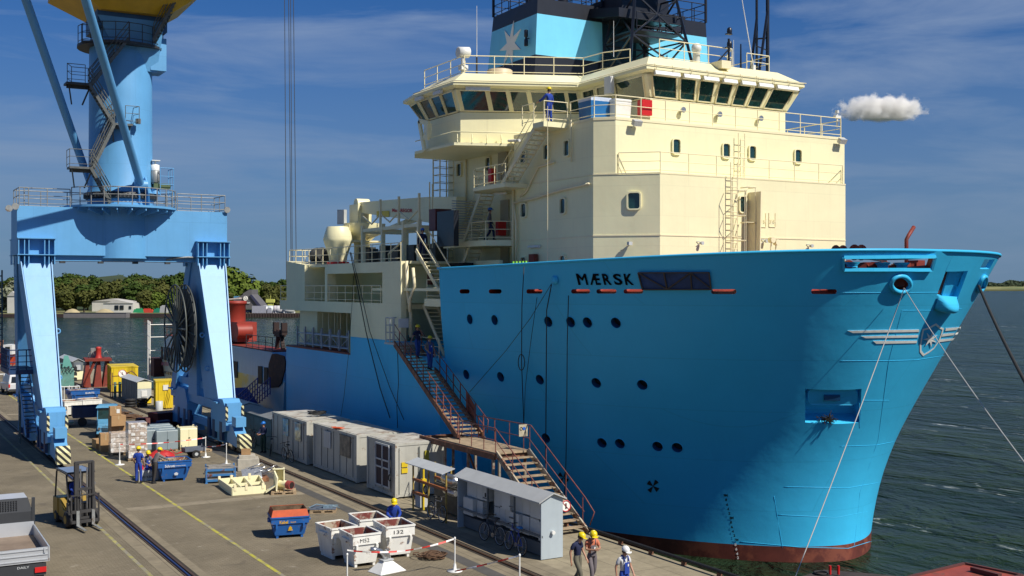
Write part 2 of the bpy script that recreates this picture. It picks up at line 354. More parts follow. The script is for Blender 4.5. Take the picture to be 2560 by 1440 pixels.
def hull_mesh():
    zs = [-3.6, -2.6, -2.0, -1.3, -.6, .1, .8, 1.5, 2.2, 2.9, 3.6, 4.3, 5, 5.7, 6.4, 7.1, 7.8, 8.5, 9.2, 9.8, 10.25, None]
    NS = 64; bm = bmesh.new(); rows = []
    def row(zf, off=0.0, dt=0.0):
        r = []
        for i in range(NS + 1):
            s = (i / NS) ** 2
            if zf is None:
                z = 11.0
                for _ in range(6): y0 = ys(z) + dt; t = s * (YE - y0); z = ztop(t + dt)
                z0 = z
            else: z0 = z = zf; y0 = ys(z) + dt; t = s * (YE - y0)
            b = max(0, hb(t + (dt * .6), z0) - off) if i else 0
            r.append((b, y0 + t, z))
        return r
    spec = [(z, 0, 0) for z in zs] + [(None, .22, .28)]
    for z, o, d in spec:
        r = row(z, o, d); L_ = []
        for i, (b, y, z_) in enumerate(r):
            if i == 0: v = bm.verts.new((SX, y, z_)); L_.append((v, v))
            else: L_.append((bm.verts.new((SX - b, y, z_)), bm.verts.new((SX + b, y, z_))))
        rows.append(L_)
    r = row(9.6, .3, .4); L_ = []          # inner foot of the bulwark
    for i, (b, y, z_) in enumerate(r):
        if i == 0: v = bm.verts.new((SX, y, 9.6)); L_.append((v, v))
        else: L_.append((bm.verts.new((SX - b, y, 9.6)), bm.verts.new((SX + b, y, 9.6))))
    rows.append(L_)
    for k in range(len(rows) - 1):
        A, B = rows[k], rows[k + 1]; mi = 1 if k < 2 else 0
        for i in range(NS):
            for s in (0, 1):
                q = [A[i][s], A[i + 1][s], B[i + 1][s], B[i][s]]
                if i == 0: q = [A[0][0], A[1][s], B[1][s], B[0][0]]
                if s == 0: q = q[::-1]
                f = bm.faces.new(q); f.material_index = mi; f.smooth = True
        f = bm.faces.new([A[NS][0], A[NS][1], B[NS][1], B[NS][0]][::-1] if k < len(rows) - 3 else [A[NS][0], B[NS][0], B[NS][1], A[NS][1]]) if k < len(rows) - 3 else None
    # transom of the bulwark part: closed by inner row
    A, B, C = rows[-3], rows[-2], rows[-1]
    for s in (0, 1): pass
    T = rows[-1]
    for i in range(NS):      # deck
        if i == 0: f = bm.faces.new([T[0][0], T[1][1], T[1][0]])
        else: f = bm.faces.new([T[i][0], T[i][1], T[i + 1][1], T[i + 1][0]])
        f.material_index = 4
    f = bm.faces.new([A[NS][0], B[NS][0], C[NS][0], C[NS][1], B[NS][1], A[NS][1]][::-1])
    for k in (0,): bm.faces.new([rows[0][i][0] for i in range(NS, 0, -1)] + [rows[0][0][0]] + [rows[0][i][1] for i in range(1, NS + 1)])
    bmesh.ops.recalc_face_normals(bm, faces=bm.faces)
    me = bpy.data.meshes.new('hull'); bm.to_mesh(me); bm.free(); return me
SLOTRED = mat('slot red', (.30, .03, .012), .7, var=.5, vs=1.5, rust=.3, rustc=(.05, .012, .01), rs=1.6); BLACKM = mat('matt black lettering', (.004, .004, .005), .9, spec=.1)
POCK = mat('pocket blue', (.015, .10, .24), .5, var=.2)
hm = hull_mesh()
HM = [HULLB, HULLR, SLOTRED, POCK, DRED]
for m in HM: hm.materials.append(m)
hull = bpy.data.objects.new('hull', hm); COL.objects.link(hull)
cut = MB()
def cutter(pts, depth, out=.4, mi=3):
    """pocket in the hull: outline pixels, straight in along the mean normal"""
    ps = [hit(*p) for p in pts]; c = sum(ps, V((0, 0, 0))) / len(ps); n = hnorm(c); cut.mi = mi
    fp = [p + n * out for p in ps]; cut.prism(fp, -n * (depth + out)); cut.mi = 0; return c, n
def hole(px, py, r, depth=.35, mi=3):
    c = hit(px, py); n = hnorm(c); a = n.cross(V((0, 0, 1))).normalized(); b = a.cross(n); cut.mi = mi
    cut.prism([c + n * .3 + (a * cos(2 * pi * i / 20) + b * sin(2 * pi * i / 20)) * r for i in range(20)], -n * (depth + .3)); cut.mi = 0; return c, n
def rr(x0, y0, x1, y1, rad, k=4, sh=0):
    pts = []
    for cx_, cy_, a0 in ((x1 - rad, y0 + rad, -90), (x1 - rad, y1 - rad, 0), (x0 + rad, y1 - rad, 90), (x0 + rad, y0 + rad, 180)):
        for i in range(k + 1): a = R(a0 + 90 * i / k); pts.append((cx_ + rad * cos(a) + sh * ((cy_ + rad * sin(a)) - y0), cy_ + rad * sin(a)))
    return pts
PORTS = [(1175, 798), (1237, 800), (1371, 804), (1427, 805), (1469, 806), (1540, 807), (1166, 936), (1252, 942), (1350, 949), (1491, 957), (1606, 962), (1365, 1095), (1505, 1107), (1550, 1109), (1644, 1116), (1693, 1119), (1101, 925)]
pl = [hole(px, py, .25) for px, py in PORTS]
for x0, x1 in ((1149, 1174), (1222, 1254), (1316, 1356), (1428, 1475), (1491, 1541), (1559, 1608), (1778, 1841), (2028, 2092)):
    cutter(rr(x0, 723, x1, 734 if x0 < 1700 else 735, 5), .8, mi=2)
cutter([(2110, 646), (2333, 644), (2325, 671), (2110, 671)], 1.3, mi=4)
cutter([(2013, 972), (2154, 972), (2150, 1056), (2013, 1056)], .7, mi=0)
c_f, n_f = cutter([(2251 + 20 * cos(2 * pi * i / 20), 708 + 16 * sin(2 * pi * i / 20)) for i in range(20)], 1.0, mi=4)
cutter([(2364, 679), (2420, 677), (2392, 752), (2342, 738)], 1.2, mi=0)
cutter([(2461, 648), (2487, 648), (2474, 672), (2450, 672)], .9, mi=0)
cu = cut.build('cut', HM)
md = hull.modifiers.new('b', 'BOOLEAN'); md.operation = 'DIFFERENCE'; md.solver = 'EXACT'; md.object = cu
try: md.material_mode = 'INDEX'
except Exception: pass
dg = bpy.context.evaluated_depsgraph_get(); dg.update()
me = bpy.data.meshes.new_from_object(hull.evaluated_get(dg)); hull.modifiers.clear(); hull.data = me; me.name = 'hull'
bpy.data.objects.remove(cu)
me.transform(Matrix.Translation(-V((SX, 52, WL)))); me.set_sharp_from_angle(angle=R(28)); hull.parent = ship
# porthole panes with bright rims
for c, n in pl:
    m = MB(); a = n.cross(V((0, 0, 1))).normalized(); b = a.cross(n)
    m.prism([c - n * .31 + (a * cos(2 * pi * i / 16) + b * sin(2 * pi * i / 16)) * .235 for i in range(16)], n * .03); m.build('porthole', DKGL, ship); m = MB(); m.path([c + n * .01 + (a * cos(2 * pi * i / 20) + b * sin(2 * pi * i / 20)) * .262 for i in range(20)], .018, 5, True); m.build('porthole_rim', HULLB, ship)
def strip(pts, o=.03, w=None): return [hoff(px, py, o) for px, py in pts]
def decal(pts, mt, name, o=.02, parent=None, th=.015):
    m = MB(); ps = [hoff(*p, o) for p in pts]; c = sum(ps, V((0, 0, 0))) / len(ps); m.prism(ps, -hnorm(c) * th); return m.build(name, mt, parent or ship)
# ship's name (letters welded and painted black)
for ch_, xa, xb, bo in (('M', 1440, 1464, .0), ('Æ', 1471, 1497.5, .02), ('R', 1504.5, 1524, .025), ('S', 1531, 1552, .025), ('K', 1559, 1580, .025)):
    m = MB(); t, fs, _, _ = text_pts(ch_, bo); sl = 7 if ch_ not in 'ÆK' else 6
    for sh_ in ((.8, 1.6, 2.4) if ch_ == 'M' else (.7,)): m.add([hoff(xa + a * (xb - xa - 1.5) + (1 - b) * sl + sh_, 684 + (1 - b) * 28, .026 + sh_ * .001) for a, b in t], fs)
    m.add([hoff(xa + a * (xb - xa) + (1 - b) * sl, 684 + (1 - b) * 28, .03) for a, b in t], fs); m.build('name_letter', BLACKM, ship)
# covered second name: dark tarpaulin in a batten frame
def lerp2(a, b, t): return (a[0] + (b[0] - a[0]) * t, a[1] + (b[1] - a[1]) * t)
q = [(1598, 680), (1774, 679), (1779, 721), (1609, 722)]; m = MB(); N_ = 12
for i in range(N_):
    a, b, c, d = lerp2(q[0], q[1], i / N_), lerp2(q[0], q[1], (i + 1) / N_), lerp2(q[3], q[2], (i + 1) / N_), lerp2(q[3], q[2], i / N_)
    m.poly([hoff(*a, .07), hoff(*d, .07), hoff(*c, .07), hoff(*b, .07)])
cover = m.build('name_cover', mat('tarpaulin blue', (.010, .05, .17), .6, var=.4, vs=1.5, bump=.03, bs=3), ship)
m = MB(); BAT = [(q[0], q[1]), (q[1], q[2]), (q[2], q[3]), (q[3], q[0]), (q[0], (1670, 721)), ((1662, 680), (1670, 721)), ((1670, 721), (1728, 680)), ((1728, 680), (1731, 721)), ((1728, 680), (1779, 719))]
for a, b in BAT:
    for i in range(6): m.beam(hoff(*lerp2(a, b, i / 6), .10), hoff(*lerp2(a, b, (i + 1) / 6), .10), .055, .055)
m.build('batten', mat('brown batten', (.075, .055, .04), .7), cover)
# thruster symbols
for (tx, ty, s) in ((1633, 1215, 17), (1409, 1193, 15)):
    m = MB()
    for k in range(4):
        a = R(38 + 90 * k); w = R(21); P_ = [(tx, ty)] + [(tx + s * cos(a + w * j) * .95, ty + s * sin(a + w * j)) for j in (-1, 0, 1)]
        m.prism([hoff(*p, .025) for p in P_], hnorm(hit(tx, ty)) * -.01)
    m.build('thruster_mark', BLACKP, ship)
# draught marks
dm = MB(); z0 = 0
rows_ = [('9M', 1238, 1814), ('8', 1249, 1815.5), ('6', 1261, 1818), ('4', 1272, 1820.5), ('2', 1283, 1823.5), ('8M', 1294.5, 1829), ('8', 1305.5, 1827.5), ('6', 1317, 1830), ('4', 1328, 1832), ('2', 1338.5, 1836), ('7M', 1349.5, 1841)]
rows2 = [('8', 1361, 1839), ('6', 1372.5, 1841), ('4', 1384, 1843), ('2', 1394, 1845), ('6M', 1406, 1849)]
for rw, mt, nm in ((rows_, BLACKP, 'draught_mark'), (rows2, STARW, 'draught_mark')):
    for s_, y_, x_ in rw:
        m = MB(); t, fs, w, h = text_pts(s_, .04); W = 5.0 * len(s_); m.add([hoff(x_ - W / 2 + a * W, y_ + 3.4 - b * 6.8, .02) for a, b in t], fs); m.build(nm, mt, ship)
# bow emblem: shield, star, wing stripes
def star7(cx_, cy_, r1, r2, rot=-90, sx=1, sk=0): return [(cx_ + sx * (r1 if i % 2 == 0 else r2) * cos(R(rot + i * 180 / 7)) + sk * (r1 if i % 2 == 0 else r2) * sin(R(rot + i * 180 / 7)), cy_ + (r1 if i % 2 == 0 else r2) * sin(R(rot + i * 180 / 7))) for i in range(14)]
sh_ = [(2340, 808), (2350, 817), (2359, 820), (2355, 834), (2348, 852), (2334, 872), (2321, 882), (2307, 890), (2299, 880), (2299, 862), (2303, 838), (2306, 822), (2322, 818), (2333, 811)]
cc = (2329, 848); inner = [lerp2(p, cc, .13) for p in sh_]
m = MB(); n_ = len(sh_)
for i in range(n_):
    j = (i + 1) % n_; m.prism([hoff(*sh_[i], .018), hoff(*sh_[j], .018), hoff(*inner[j], .018), hoff(*inner[i], .018)], V((.02, .02, 0)))
emb = m.build('bow_emblem', STARW, ship)
m = MB(); st = star7(2325, 847, 21, 7.5, -80, .88, -.15); c = hoff(2325, 847, .035)
for i in range(14): m.prism([c, hoff(*st[i], .035), hoff(*st[(i + 1) % 14], .035)], V((.02, .02, 0)))
m.build('star', STARW, emb)
m = MB()
for a, b, c, d in (((2118, 826), (2297, 823), (2297, 829), (2132, 832)), ((2152, 840), (2295, 837), (2294, 843), (2164, 845)), ((2182, 852), (2292, 851), (2291, 857), (2190, 859)), ((2364, 820), (2402, 817), (2400, 823), (2362, 827)), ((2356, 834), (2396, 831), (2393, 836), (2353, 841)), ((2349, 848), (2386, 845), (2383, 850), (2346, 855))):
    K = 8
    for i in range(K):
        m.prism([hoff(*lerp2(a, b, i / K), .022), hoff(*lerp2(a, b, (i + 1) / K), .022), hoff(*lerp2(d, c, (i + 1) / K), .022), hoff(*lerp2(d, c, i / K), .022)], V((.02, .02, 0)))
m.build('wing_stripe', STARW, emb)
# plate seams on the bow
def seam(pts, r=.013, K=14):
    m = MB(); ps = []
    for a, b in zip(pts, pts[1:]):
        for i in range(K): ps.append(hoff(*lerp2(a, b, i / K), .0))
    ps.append(hoff(*pts[-1], .0)); m.path(ps, r, 4); m.build('plate_seam', HULLB, ship)
for s_ in ([(2090, 731), (2240, 732), (2345, 731)], [(2254, 776), (2330, 776), (2405, 772)], [(2100, 902), (2222, 902), (2290, 900), (2360, 889)], [(2157, 1001), (2222, 1001)], [(2100, 1116), (2190, 1113), (2247, 1102)], [(1960, 1217), (2120, 1220), (2205, 1205)], [(1945, 1287), (2090, 1294), (2188, 1275)], [(1850, 1354), (2000, 1368), (2120, 1371), (2182, 1352)],
           [(2148, 1008), (2149, 1070)], [(2255, 776), (2222, 902), (2195, 1100), (2150, 1230), (2135, 1370)], [(1935, 1240), (1956, 1370)], [(2385, 632), (2364, 678)]): seam(s_)
# rubbing cap on the bulwark
m = MB(); pts = []
for i in range(60, 0, -1):
    t = (i / 60) ** 2 * 20.8; pts.append(V((SX - hb(t, ztop(t)), ys(ztop(t)) + t, ztop(t) + .02)))
pts.append(V((SX, ys(10.9), ztop(0) + .02)))
for i in range(1, 61): t = (i / 60) ** 2 * 20.8; pts.append(V((SX + hb(t, ztop(t)), ys(ztop(t)) + t, ztop(t) + .02)))
m.path(pts, .07, 6); m.build('bulwark_cap', HULLB, ship)
# mooring window frame + bollards
m = MB()
fr = [(2108, 642), (2336, 640), (2327, 673), (2108, 673)]
for i in range(4):
    for k in range(6): m.beam(hoff(*lerp2(fr[i], fr[(i + 1) % 4], k / 6), .05), hoff(*lerp2(fr[i], fr[(i + 1) % 4], (k + 1) / 6), .05), .10, .14)
m.build('mooring_window_frame', HULLB, ship)
for px in (2147, 2230, 2277):
    p = hit(px, 662); p = p - hnorm(p) * .62; m = MB(); m.lathe((p.x, p.y, 10.12), [(.32, 0), (.32, .12), (.22, .2), (.22, .34), (.31, .42), (.32, .46)], 14); m.build('fairlead_roller', HULLB, ship)
for (px, py, rr_) in ((2172, 655, .33), (2120, 654, .28)):
    p = hit(px, py); p = p - hnorm(p) * .9; m = MB(); m.lathe(p, [(rr_, -.2), (rr_ * .5, -.18), (rr_ * .5, .18), (rr_, .2)], 14, 'X'); m.build('winch_drum', DRED, ship)
m = MB()      # oval fairlead lip
for (ex, ey, a, b, sk) in ((2250, 709, 24, 20, 0), (2453, 708, 7, 18, -.35)):
    m.path([hoff(ex + a * cos(2 * pi * i / 24) + sk * b * sin(2 * pi * i / 24), ey + b * sin(2 * pi * i / 24), .06) for i in range(24)], .10, 6, True)
m.build('fairlead', HULLB, ship)
# anchor stowed in its pocket, with the fender tangle under it
pc = hit(2083, 1000); pn = hnorm(pc); m = MB()
def inn(px, py, dp): return hit(px, py) - pn * dp
ow = rr(2022, 976, 2147, 1016, 13); sh2 = [inn(*p, .10) for p in ow]; m.prism(sh2, -pn * .18); 
an = m.build('anchor', HULLB, ship)
m = MB(); m.prism([inn(*p, .06) for p in ((2063, 991), (2102, 991), (2102, 1004), (2063, 1004))], -pn * .12); m.build('anchor_shank', POCK, an)
m = MB(); random.seed(5)
for i in range(110):
    a = inn(random.gauss(2070, 9), random.gauss(1048, 3), .0); b = a + V((random.gauss(0, .09), random.gauss(0, .09), random.gauss(0, .09))); m.tube(a, b, .016, n=4)
m.build('pocket_growth', mat('dead rope tangle', (.02, .02, .015), .9), ship)
# red interior of the roller gap and the bulging lip
m = MB(); p0 = hit(2362, 712); n0 = hnorm(p0)
m.prism([hit(*p) - n0 * .30 for p in ((2360, 676), (2386, 676), (2364, 748), (2338, 742))], -n0 * .1); m.build('chain_stopper', DRED, ship); m = MB(); m.prism([hit(*p) - n0 * .22 for p in ((2386, 674), (2426, 674), (2398, 760), (2364, 748))], -n0 * .1); m.build('roller_gap_wall', HULLB, ship)
m = MB(); random.seed(9)
for px in range(2105, 2345, 14): p = hit(px, 660); p = p - hnorm(p) * random.uniform(1.15, 1.5); m.box((p.x, p.y, 9.6 + random.uniform(.42, .55)), (.5, .5, random.uniform(.9, 1.1)), rz=random.random())
for k in range(2): pa = hit(2115, 655 - 3 * k); pb = hit(2240, 668 - 4 * k); m.tube(pa - hnorm(pa) * .7, pb - hnorm(pb) * .6, .05)
m.build('forecastle_machinery', DRED, ship)
m = MB(); A = [hit(*p) for p in ((2345, 737), (2391, 740), (2386, 774), (2333, 774))]; n0 = hnorm(A[0])
B_ = [A[0] + n0 * .05, A[1] + n0 * .05, A[2] + n0 * .05, A[3] + n0 * .05]; c = sum(B_, V((0, 0, 0))) / 4
K = 8; vs = []; fsx = []
for i in range(K + 1):
    for j in range(K + 1):
        u, v = i / K, j / K; p = (B_[0] * (1 - u) + B_[1] * u) * (1 - v) + (B_[3] * (1 - u) + B_[2] * u) * v; vs.append(p + n0 * (.55 * (sin(pi * u) ** .5) * (sin(pi * min(1, v * 1.0)) ** .6)))
for i in range(K):
    for j in range(K): a = i * (K + 1) + j; fsx.append((a, a + 1, a + K + 2, a + K + 1))
m.add(vs, fsx, True); m.build('roller_lip', HULLB, ship)
m = MB(); p = hit(1389, 700); m.lathe(p - V((.02, 0, 0)), [(.21, 0), (.17, -.1), (.1, -.12)], 16, lambda x, y, z: V((z, x, y))); m.build('shell_fairlead', HULLB, ship)
# ---------------------------------------------------------------- after body: low blue side, cream casings
def sidey(px, x): return P(px, 700, x=x).y
AX = 26.42
m = MB(); m.bx(AX, 2 * SX - AX, 52.45, 57.2, -2, 5.9); m.bx(AX, 2 * SX - AX, 57.2, 64.4, -2, 6.57); m.bx(AX, 2 * SX - AX, 64.4, 76, -2, 5.45); m.build('after_hull', HULLB, ship)
m = MB(); m.bx(AX, 2 * SX - AX, 52.45, 76, -3.6, -2); m.build('after_hull_bottom', HULLR, ship)
C_ = MB()
C_.bx(AX + .01, AX + .35, 57.2, 64.4, 6.57, 7.98)                       # solid cream plate
C_.bx(AX + .01, AX + .35, 57.2, 77.4, 7.98, 8.64)
C_.bx(AX + .01, AX + .35, 57.2, 59.7, 8.64, 11.0)
C_.bx(AX + .01, AX + .35, 59.7, 68.3, 10.39, 11.0)
C_.bx(AX + .35, 37.0, 57.25, 77.4, 8.35, 8.6)                       # decks
C_.bx(AX + .36, 37.0, 57.25, 72.3, 10.86, 11.01)
C_.build('after_side', CREAM, ship)
m = MB(); m.bx(30.2, 47, 57.3, 76, 5.45, 10.9); m.bx(27.4, 30.2, 72.6, 76, 5.45, 10.9); m.build('after_casing', CREAM, ship)
m = MB(); m.bx(AX, 30.2, 64.4, 76, 5.45, 5.56); m.build('side_deck', DRED, ship)
m = MB()      # left block with slanted recess
m.prism([(AX + .02, 76, 8.64), (AX + .02, 72.4, 8.64), (AX + .02, 72.4, 11.02), (AX + .02, 76, 11.35)], (3.4, 0, 0)); m.bx(AX + .02, 27.0, 68.3, 68.7, 8.64, 10.9); m.build('after_deckhouse', CREAM, ship)
m = MB(); m.rail([(AX + .1, 57.4, 11.02), (AX + .1, 68, 11.02), (AX + .1, 75.6, 11.1), (30, 76, 11.1)], 1.0, .028, 2, 1.3); m.rail([(AX + .05, 60, 8.64), (AX + .05, 77.3, 8.64), (30, 77.3, 8.64)], 1.0, .028, 2, 1.35); m.build('after_railing', CREAMD, ship)
m = MB()
for k in range(9): y = 65.5 + k * 1.05; m.tube((27.5, y, 6.3), (27.5, y, 7.95), .03)
m.tube((27.5, 65.2, 6.35), (27.5, 74.5, 6.35), .04); m.tube((27.5, 65.2, 6.35), (27.5, 65.2, 7.9), .04)
for y in (66.5, 69.2, 72.0): m.bx(28.6, 28.75, y, y + .12, 5.5, 7.9)
m.build('guard_frame', CREAMD, ship)
m = MB(); m.bx(26.6, 26.8, 64.45, 64.62, 5.5, 7.0); m.bx(26.45, 27.1, 64.42, 64.7, 5.5, 6.7); m.build('side_locker', mat('olive locker', (.30, .29, .12), .6), ship)
# ---- folded gangway section stowed in the lower side opening
gw = MB(); y0, y1 = 65.4, 74.6
for z in (5.75, 6.45):
    gw.tube((26.75, y0, z), (26.75, y1, z), .05, n=6); gw.tube((27.25, y0, z), (27.25, y1, z), .05, n=6)
for k in range(7):
    y = y0 + (y1 - y0) * k / 6; gw.bx(26.68, 26.78, y - .05, y + .05, 5.58, 6.9); gw.bx(27.2, 27.3, y - .05, y + .05, 5.58, 6.7)
    if k < 6:
        yb = y0 + (y1 - y0) * (k + 1) / 6; gw.tube((26.75, y, 5.78 if k % 2 else 6.43), (26.75, yb, 6.43 if k % 2 else 5.78), .025)
        for j in range(1, 5): yy = y + (yb - y) * j / 5; gw.tube((27.25, yy, 5.75), (27.25, yy, 6.45), .018, n=4)
gw.build('stowed_ladder', mat('aluminium', (.38, .42, .47), .4, metal=.4), ship)
# ---------------------------------------------------------------- superstructure
def sym(pts): return pts + [(2 * SX - x, y) for x, y in pts[::-1]]
def block(pts, z0, z1, name, mt=CREAM, par=None):
    m = MB(); m.prism([(x, y, z0) for x, y in pts], (0, 0, z1 - z0)); return m.build(name, mt, par or ship)
LOW = sym([(31.6, 61.6), (31.6, 52.0), (30.6, 52.0), (30.6, 44.62), (32.85, 42.4)])
UPP = sym([(31.6, 61.6), (31.6, 52.0), (30.6, 52.0), (30.6, 44.60), (31.36, 43.87)])
block(LOW, 9.3, 14.86, 'lower_house'); block(UPP, 14.865, 17.6, 'upper_house')
m = MB()
def band(pts, z, h=.06, pr=.025):
    for (a, b), (c, d) in zip(pts, pts[1:]): m.beam((a, b, z), (c, d, z), .05, h)
for z in (14.9, 12.0): band([(30.6, 52), (30.6, 44.62), (32.85, 42.4), (44.95, 42.4)], z)
band([(30.6, 52), (30.6, 44.6), (31.36, 43.87), (46.45, 43.87)], 17.52, .12); m.build('deck_edge_strip', CREAMD, ship)
def window(c, rt, w, h, nm='window', up=V((0, 0, 1)), pr=.10, fw=.07, gl=GLASS, rad=.1):
    c = V(c); rt = V(rt).normalized(); up = V(up).normalized(); n = rt.cross(up).normalized()
    def rrp(W, H, rd):
        o = []
        for sx_, sz_, a0 in ((1, -1, -90), (1, 1, 0), (-1, 1, 90), (-1, -1, 180)):
            for i in range(4): a = R(a0 + 30 * i); o.append((sx_ * (W / 2 - rd) + rd * cos(a), sz_ * (H / 2 - rd) + rd * sin(a)))
        return o
    O = rrp(w + 2 * fw, h + 2 * fw, rad + fw); I = rrp(w, h, rad); m1 = MB(); k = len(O); vs = []
    for (a, b), dp in ((None, 0),) if False else (): pass
    Of = [c + rt * a + up * b + n * pr for a, b in O]; If = [c + rt * a + up * b + n * pr for a, b in I]; Ob = [p - n * pr for p in Of]; Ib = [p - n * (pr - .01) for p in If]
    for i in range(k):
        j = (i + 1) % k; m1.poly([Of[i], Of[j], If[j], If[i]]); m1.poly([Ob[i], Ob[j], Of[j], Of[i]]); m1.poly([If[i], If[j], Ib[j], Ib[i]])
    f = m1.build(nm, CREAM, ship); m2 = MB(); m2.poly([p + n * .004 for p in Ib]); m2.build('pane', gl, f); return f
def wpx(x0, y0, x1, y1, rt, **pl_):
    a = P((x0 + x1) / 2, (y0 + y1) / 2, **pl_); l_ = P(x0, (y0 + y1) / 2, **pl_); r_ = P(x1, (y0 + y1) / 2, **pl_); t_ = P((x0 + x1) / 2, y0, **pl_); b_ = P((x0 + x1) / 2, y1, **pl_)
    window(a, rt, (r_ - l_).length, (t_ - b_).length)
for q_ in ((1681, 349, 1698, 384), (1806, 360, 1822, 394), (1872, 366, 1887, 399), (1986, 375, 2001, 407)): wpx(*q_, (1, 0, 0), y=43.87)
wpx(1848, 492, 1862, 530, (1, 0, 0), y=42.4)
for q_ in ((1413, 352, 1425, 389), (1362, 363, 1374, 398), (1304, 378, 1316, 407), (1403, 497, 1415, 533), (1305, 510, 1317, 542), (1403, 640, 1415, 672), (1305, 644, 1317, 676)): wpx(*q_, (0, -1, 0), x=30.6)
for q_ in ((1145, 410, 1155, 440), (1217, 395, 1227, 427)): wpx(*q_, (0, -1, 0), x=31.6)
ca, cb = V((30.6, 44.62, 0)), V((32.85, 42.4, 0)); dr = (cb - ca).normalized()
def onch(px, py):       # point on the chamfer plane
    r = ray(px, py); n = V((-dr.y, dr.x, 0)); t = (ca - CAM).dot(n) / r.dot(n); return CAM + r * t
c = onch(1585, 502); window(c, dr, (onch(1600, 502) - onch(1571, 502)).length, (onch(1585, 483) - onch(1585, 522)).length)
# fin plate beside the ladder
m = MB(); a = P(1870, 478, y=42.3); b = P(1895, 478, y=42.3); m.prism([(a.x, 41.5, 9.9), (a.x, 42.38, 9.9), (a.x + .1, 42.38, 14.2), (a.x + .1, 41.5, 14.2)], (.06, 0, 0)); m.build('fin_plate', CREAMD, ship)
# vertical ladders on the front
m = MB(); a = P(1849, 320, y=43.8); m.ladder((a.x, 43.65, 15.0), (a.x, 43.65, 17.3), .42, (1, 0, 0)); a = P(1830, 540, y=42.3); m.ladder((a.x, 42.15, 9.9), (a.x, 42.15, 15.6), .42, (1, 0, 0))
for z in (10.6, 11.8, 13.0, 14.2): m.path([(a.x - .4, 42.3, z), (a.x - .45, 41.8, z), (a.x, 41.4, z), (a.x + .45, 41.8, z), (a.x + .4, 42.3, z)], .02, 5)
for dx in (-.45, 0, .45): m.tube((a.x + dx, 41.4 if dx == 0 else 41.8, 10.6), (a.x + dx, 41.4 if dx == 0 else 41.8, 14.2), .018, n=4)
b = a.x + .75
for z in (11.1, 12.7, 14.4): m.path([(b - .2, 42.3, z), (b - .2, 41.8, z), (b + .3, 41.8, z), (b + .3, 42.3, z)], .03, 5)
m.tube((b + .3, 41.8, 11.1), (b + .3, 41.8, 14.4), .02, n=4); m.build('front_ladder', CREAMD, ship)
# railings
m = MB(); m.rail([(30.75, 46.8, 17.6), (30.75, 44.75, 17.6), (31.46, 44.0, 17.6), (46.3, 44.0, 17.6), (46.9, 44.6, 17.6), (46.9, 50, 17.6)], 1.04, .026, 2, 1.45); m.build('deck_railing', CREAMD, ship)
m = MB(); m.rail([(31.5, 43.8, 14.9), (32.95, 42.5, 14.9), (44.85, 42.5, 14.9), (46.2, 43.8, 14.9)], 1.0, .024, 2, 1.7); m.build('deck_railing', CREAMD, ship)
for i in range(9): pass
# ---------------------------------------------------------------- wheelhouse
WB = sym([(34.4, 59.5), (28.8, 59.2), (28.45, 57.9), (28.45, 54.0), (34.5, 51.2), (34.4, 45.18)][1:])
WT = sym([(28.2, 59.9), (27.85, 58.1), (27.85, 53.45), (33.95, 50.75), (33.85, 44.72)])
EV = sym([(28.0, 60.3), (27.6, 58.2), (27.6, 53.2), (33.72, 50.5), (33.66, 44.5)])
RF = sym([(29.0, 59.5), (28.7, 57.7), (28.7, 54.2), (34.7, 51.6), (34.6, 45.55)])
def z3(p, z): return [V((x, y, z)) for x, y in p]
wh = MB(); wh.loft(z3(WB, 17.2), z3(WB, 18.92)); wh.loft(z3(WT, 20.08), z3(EV, 20.2)); wh.loft(z3(EV, 20.2), z3(EV, 20.36)); wh.loft(z3(EV, 20.36), z3(RF, 21.06)); whs = wh.build('wheelhouse', CREAM, ship)
m = MB(); WI = [(SX + (x - SX) * .965, y + .15) for x, y in WB]; m.loft(z3(WI, 18.9), z3([(SX + (x - SX) * .965, y + .15) for x, y in WT], 20.1), caps=False); m.build('wheelhouse_interior_screen', mat('wheelhouse dark interior', (.012, .014, .014), .8), whs)
m = MB(); GA = sym([(28.6, 60), (27.75, 58.2), (27.75, 53.4), (31.6, 51.9)]); m.prism(z3(GA, 17.05), (0, 0, .15)); m.path([V((27.7, 58, 17.75)), V((27.7, 53.35, 17.75)), V((31.6, 51.7, 17.75))], .03, 5)
for k in range(6): a = V((27.9, 53.3, 17.2)).lerp(V((31.5, 51.75, 17.2)), k / 5); m.prism([a, a + V((.25, .55, 0)), a + V((.25, .55, .5)), a + V((.2, .4, .5))], (.03, 0, 0))
m.build('wing_gallery', CREAM, ship)
m = MB(); q_ = [P(*p, x=27.6) for p in ((1048, 302), (1073, 309), (1072, 345), (1060, 343), (1062, 378))]
for a, b in ((0, 1), (1, 2), (2, 3), (0, 4)): m.beam(q_[a], q_[b], .12, .26)
m.build('wing_bracket', CREAM, ship)
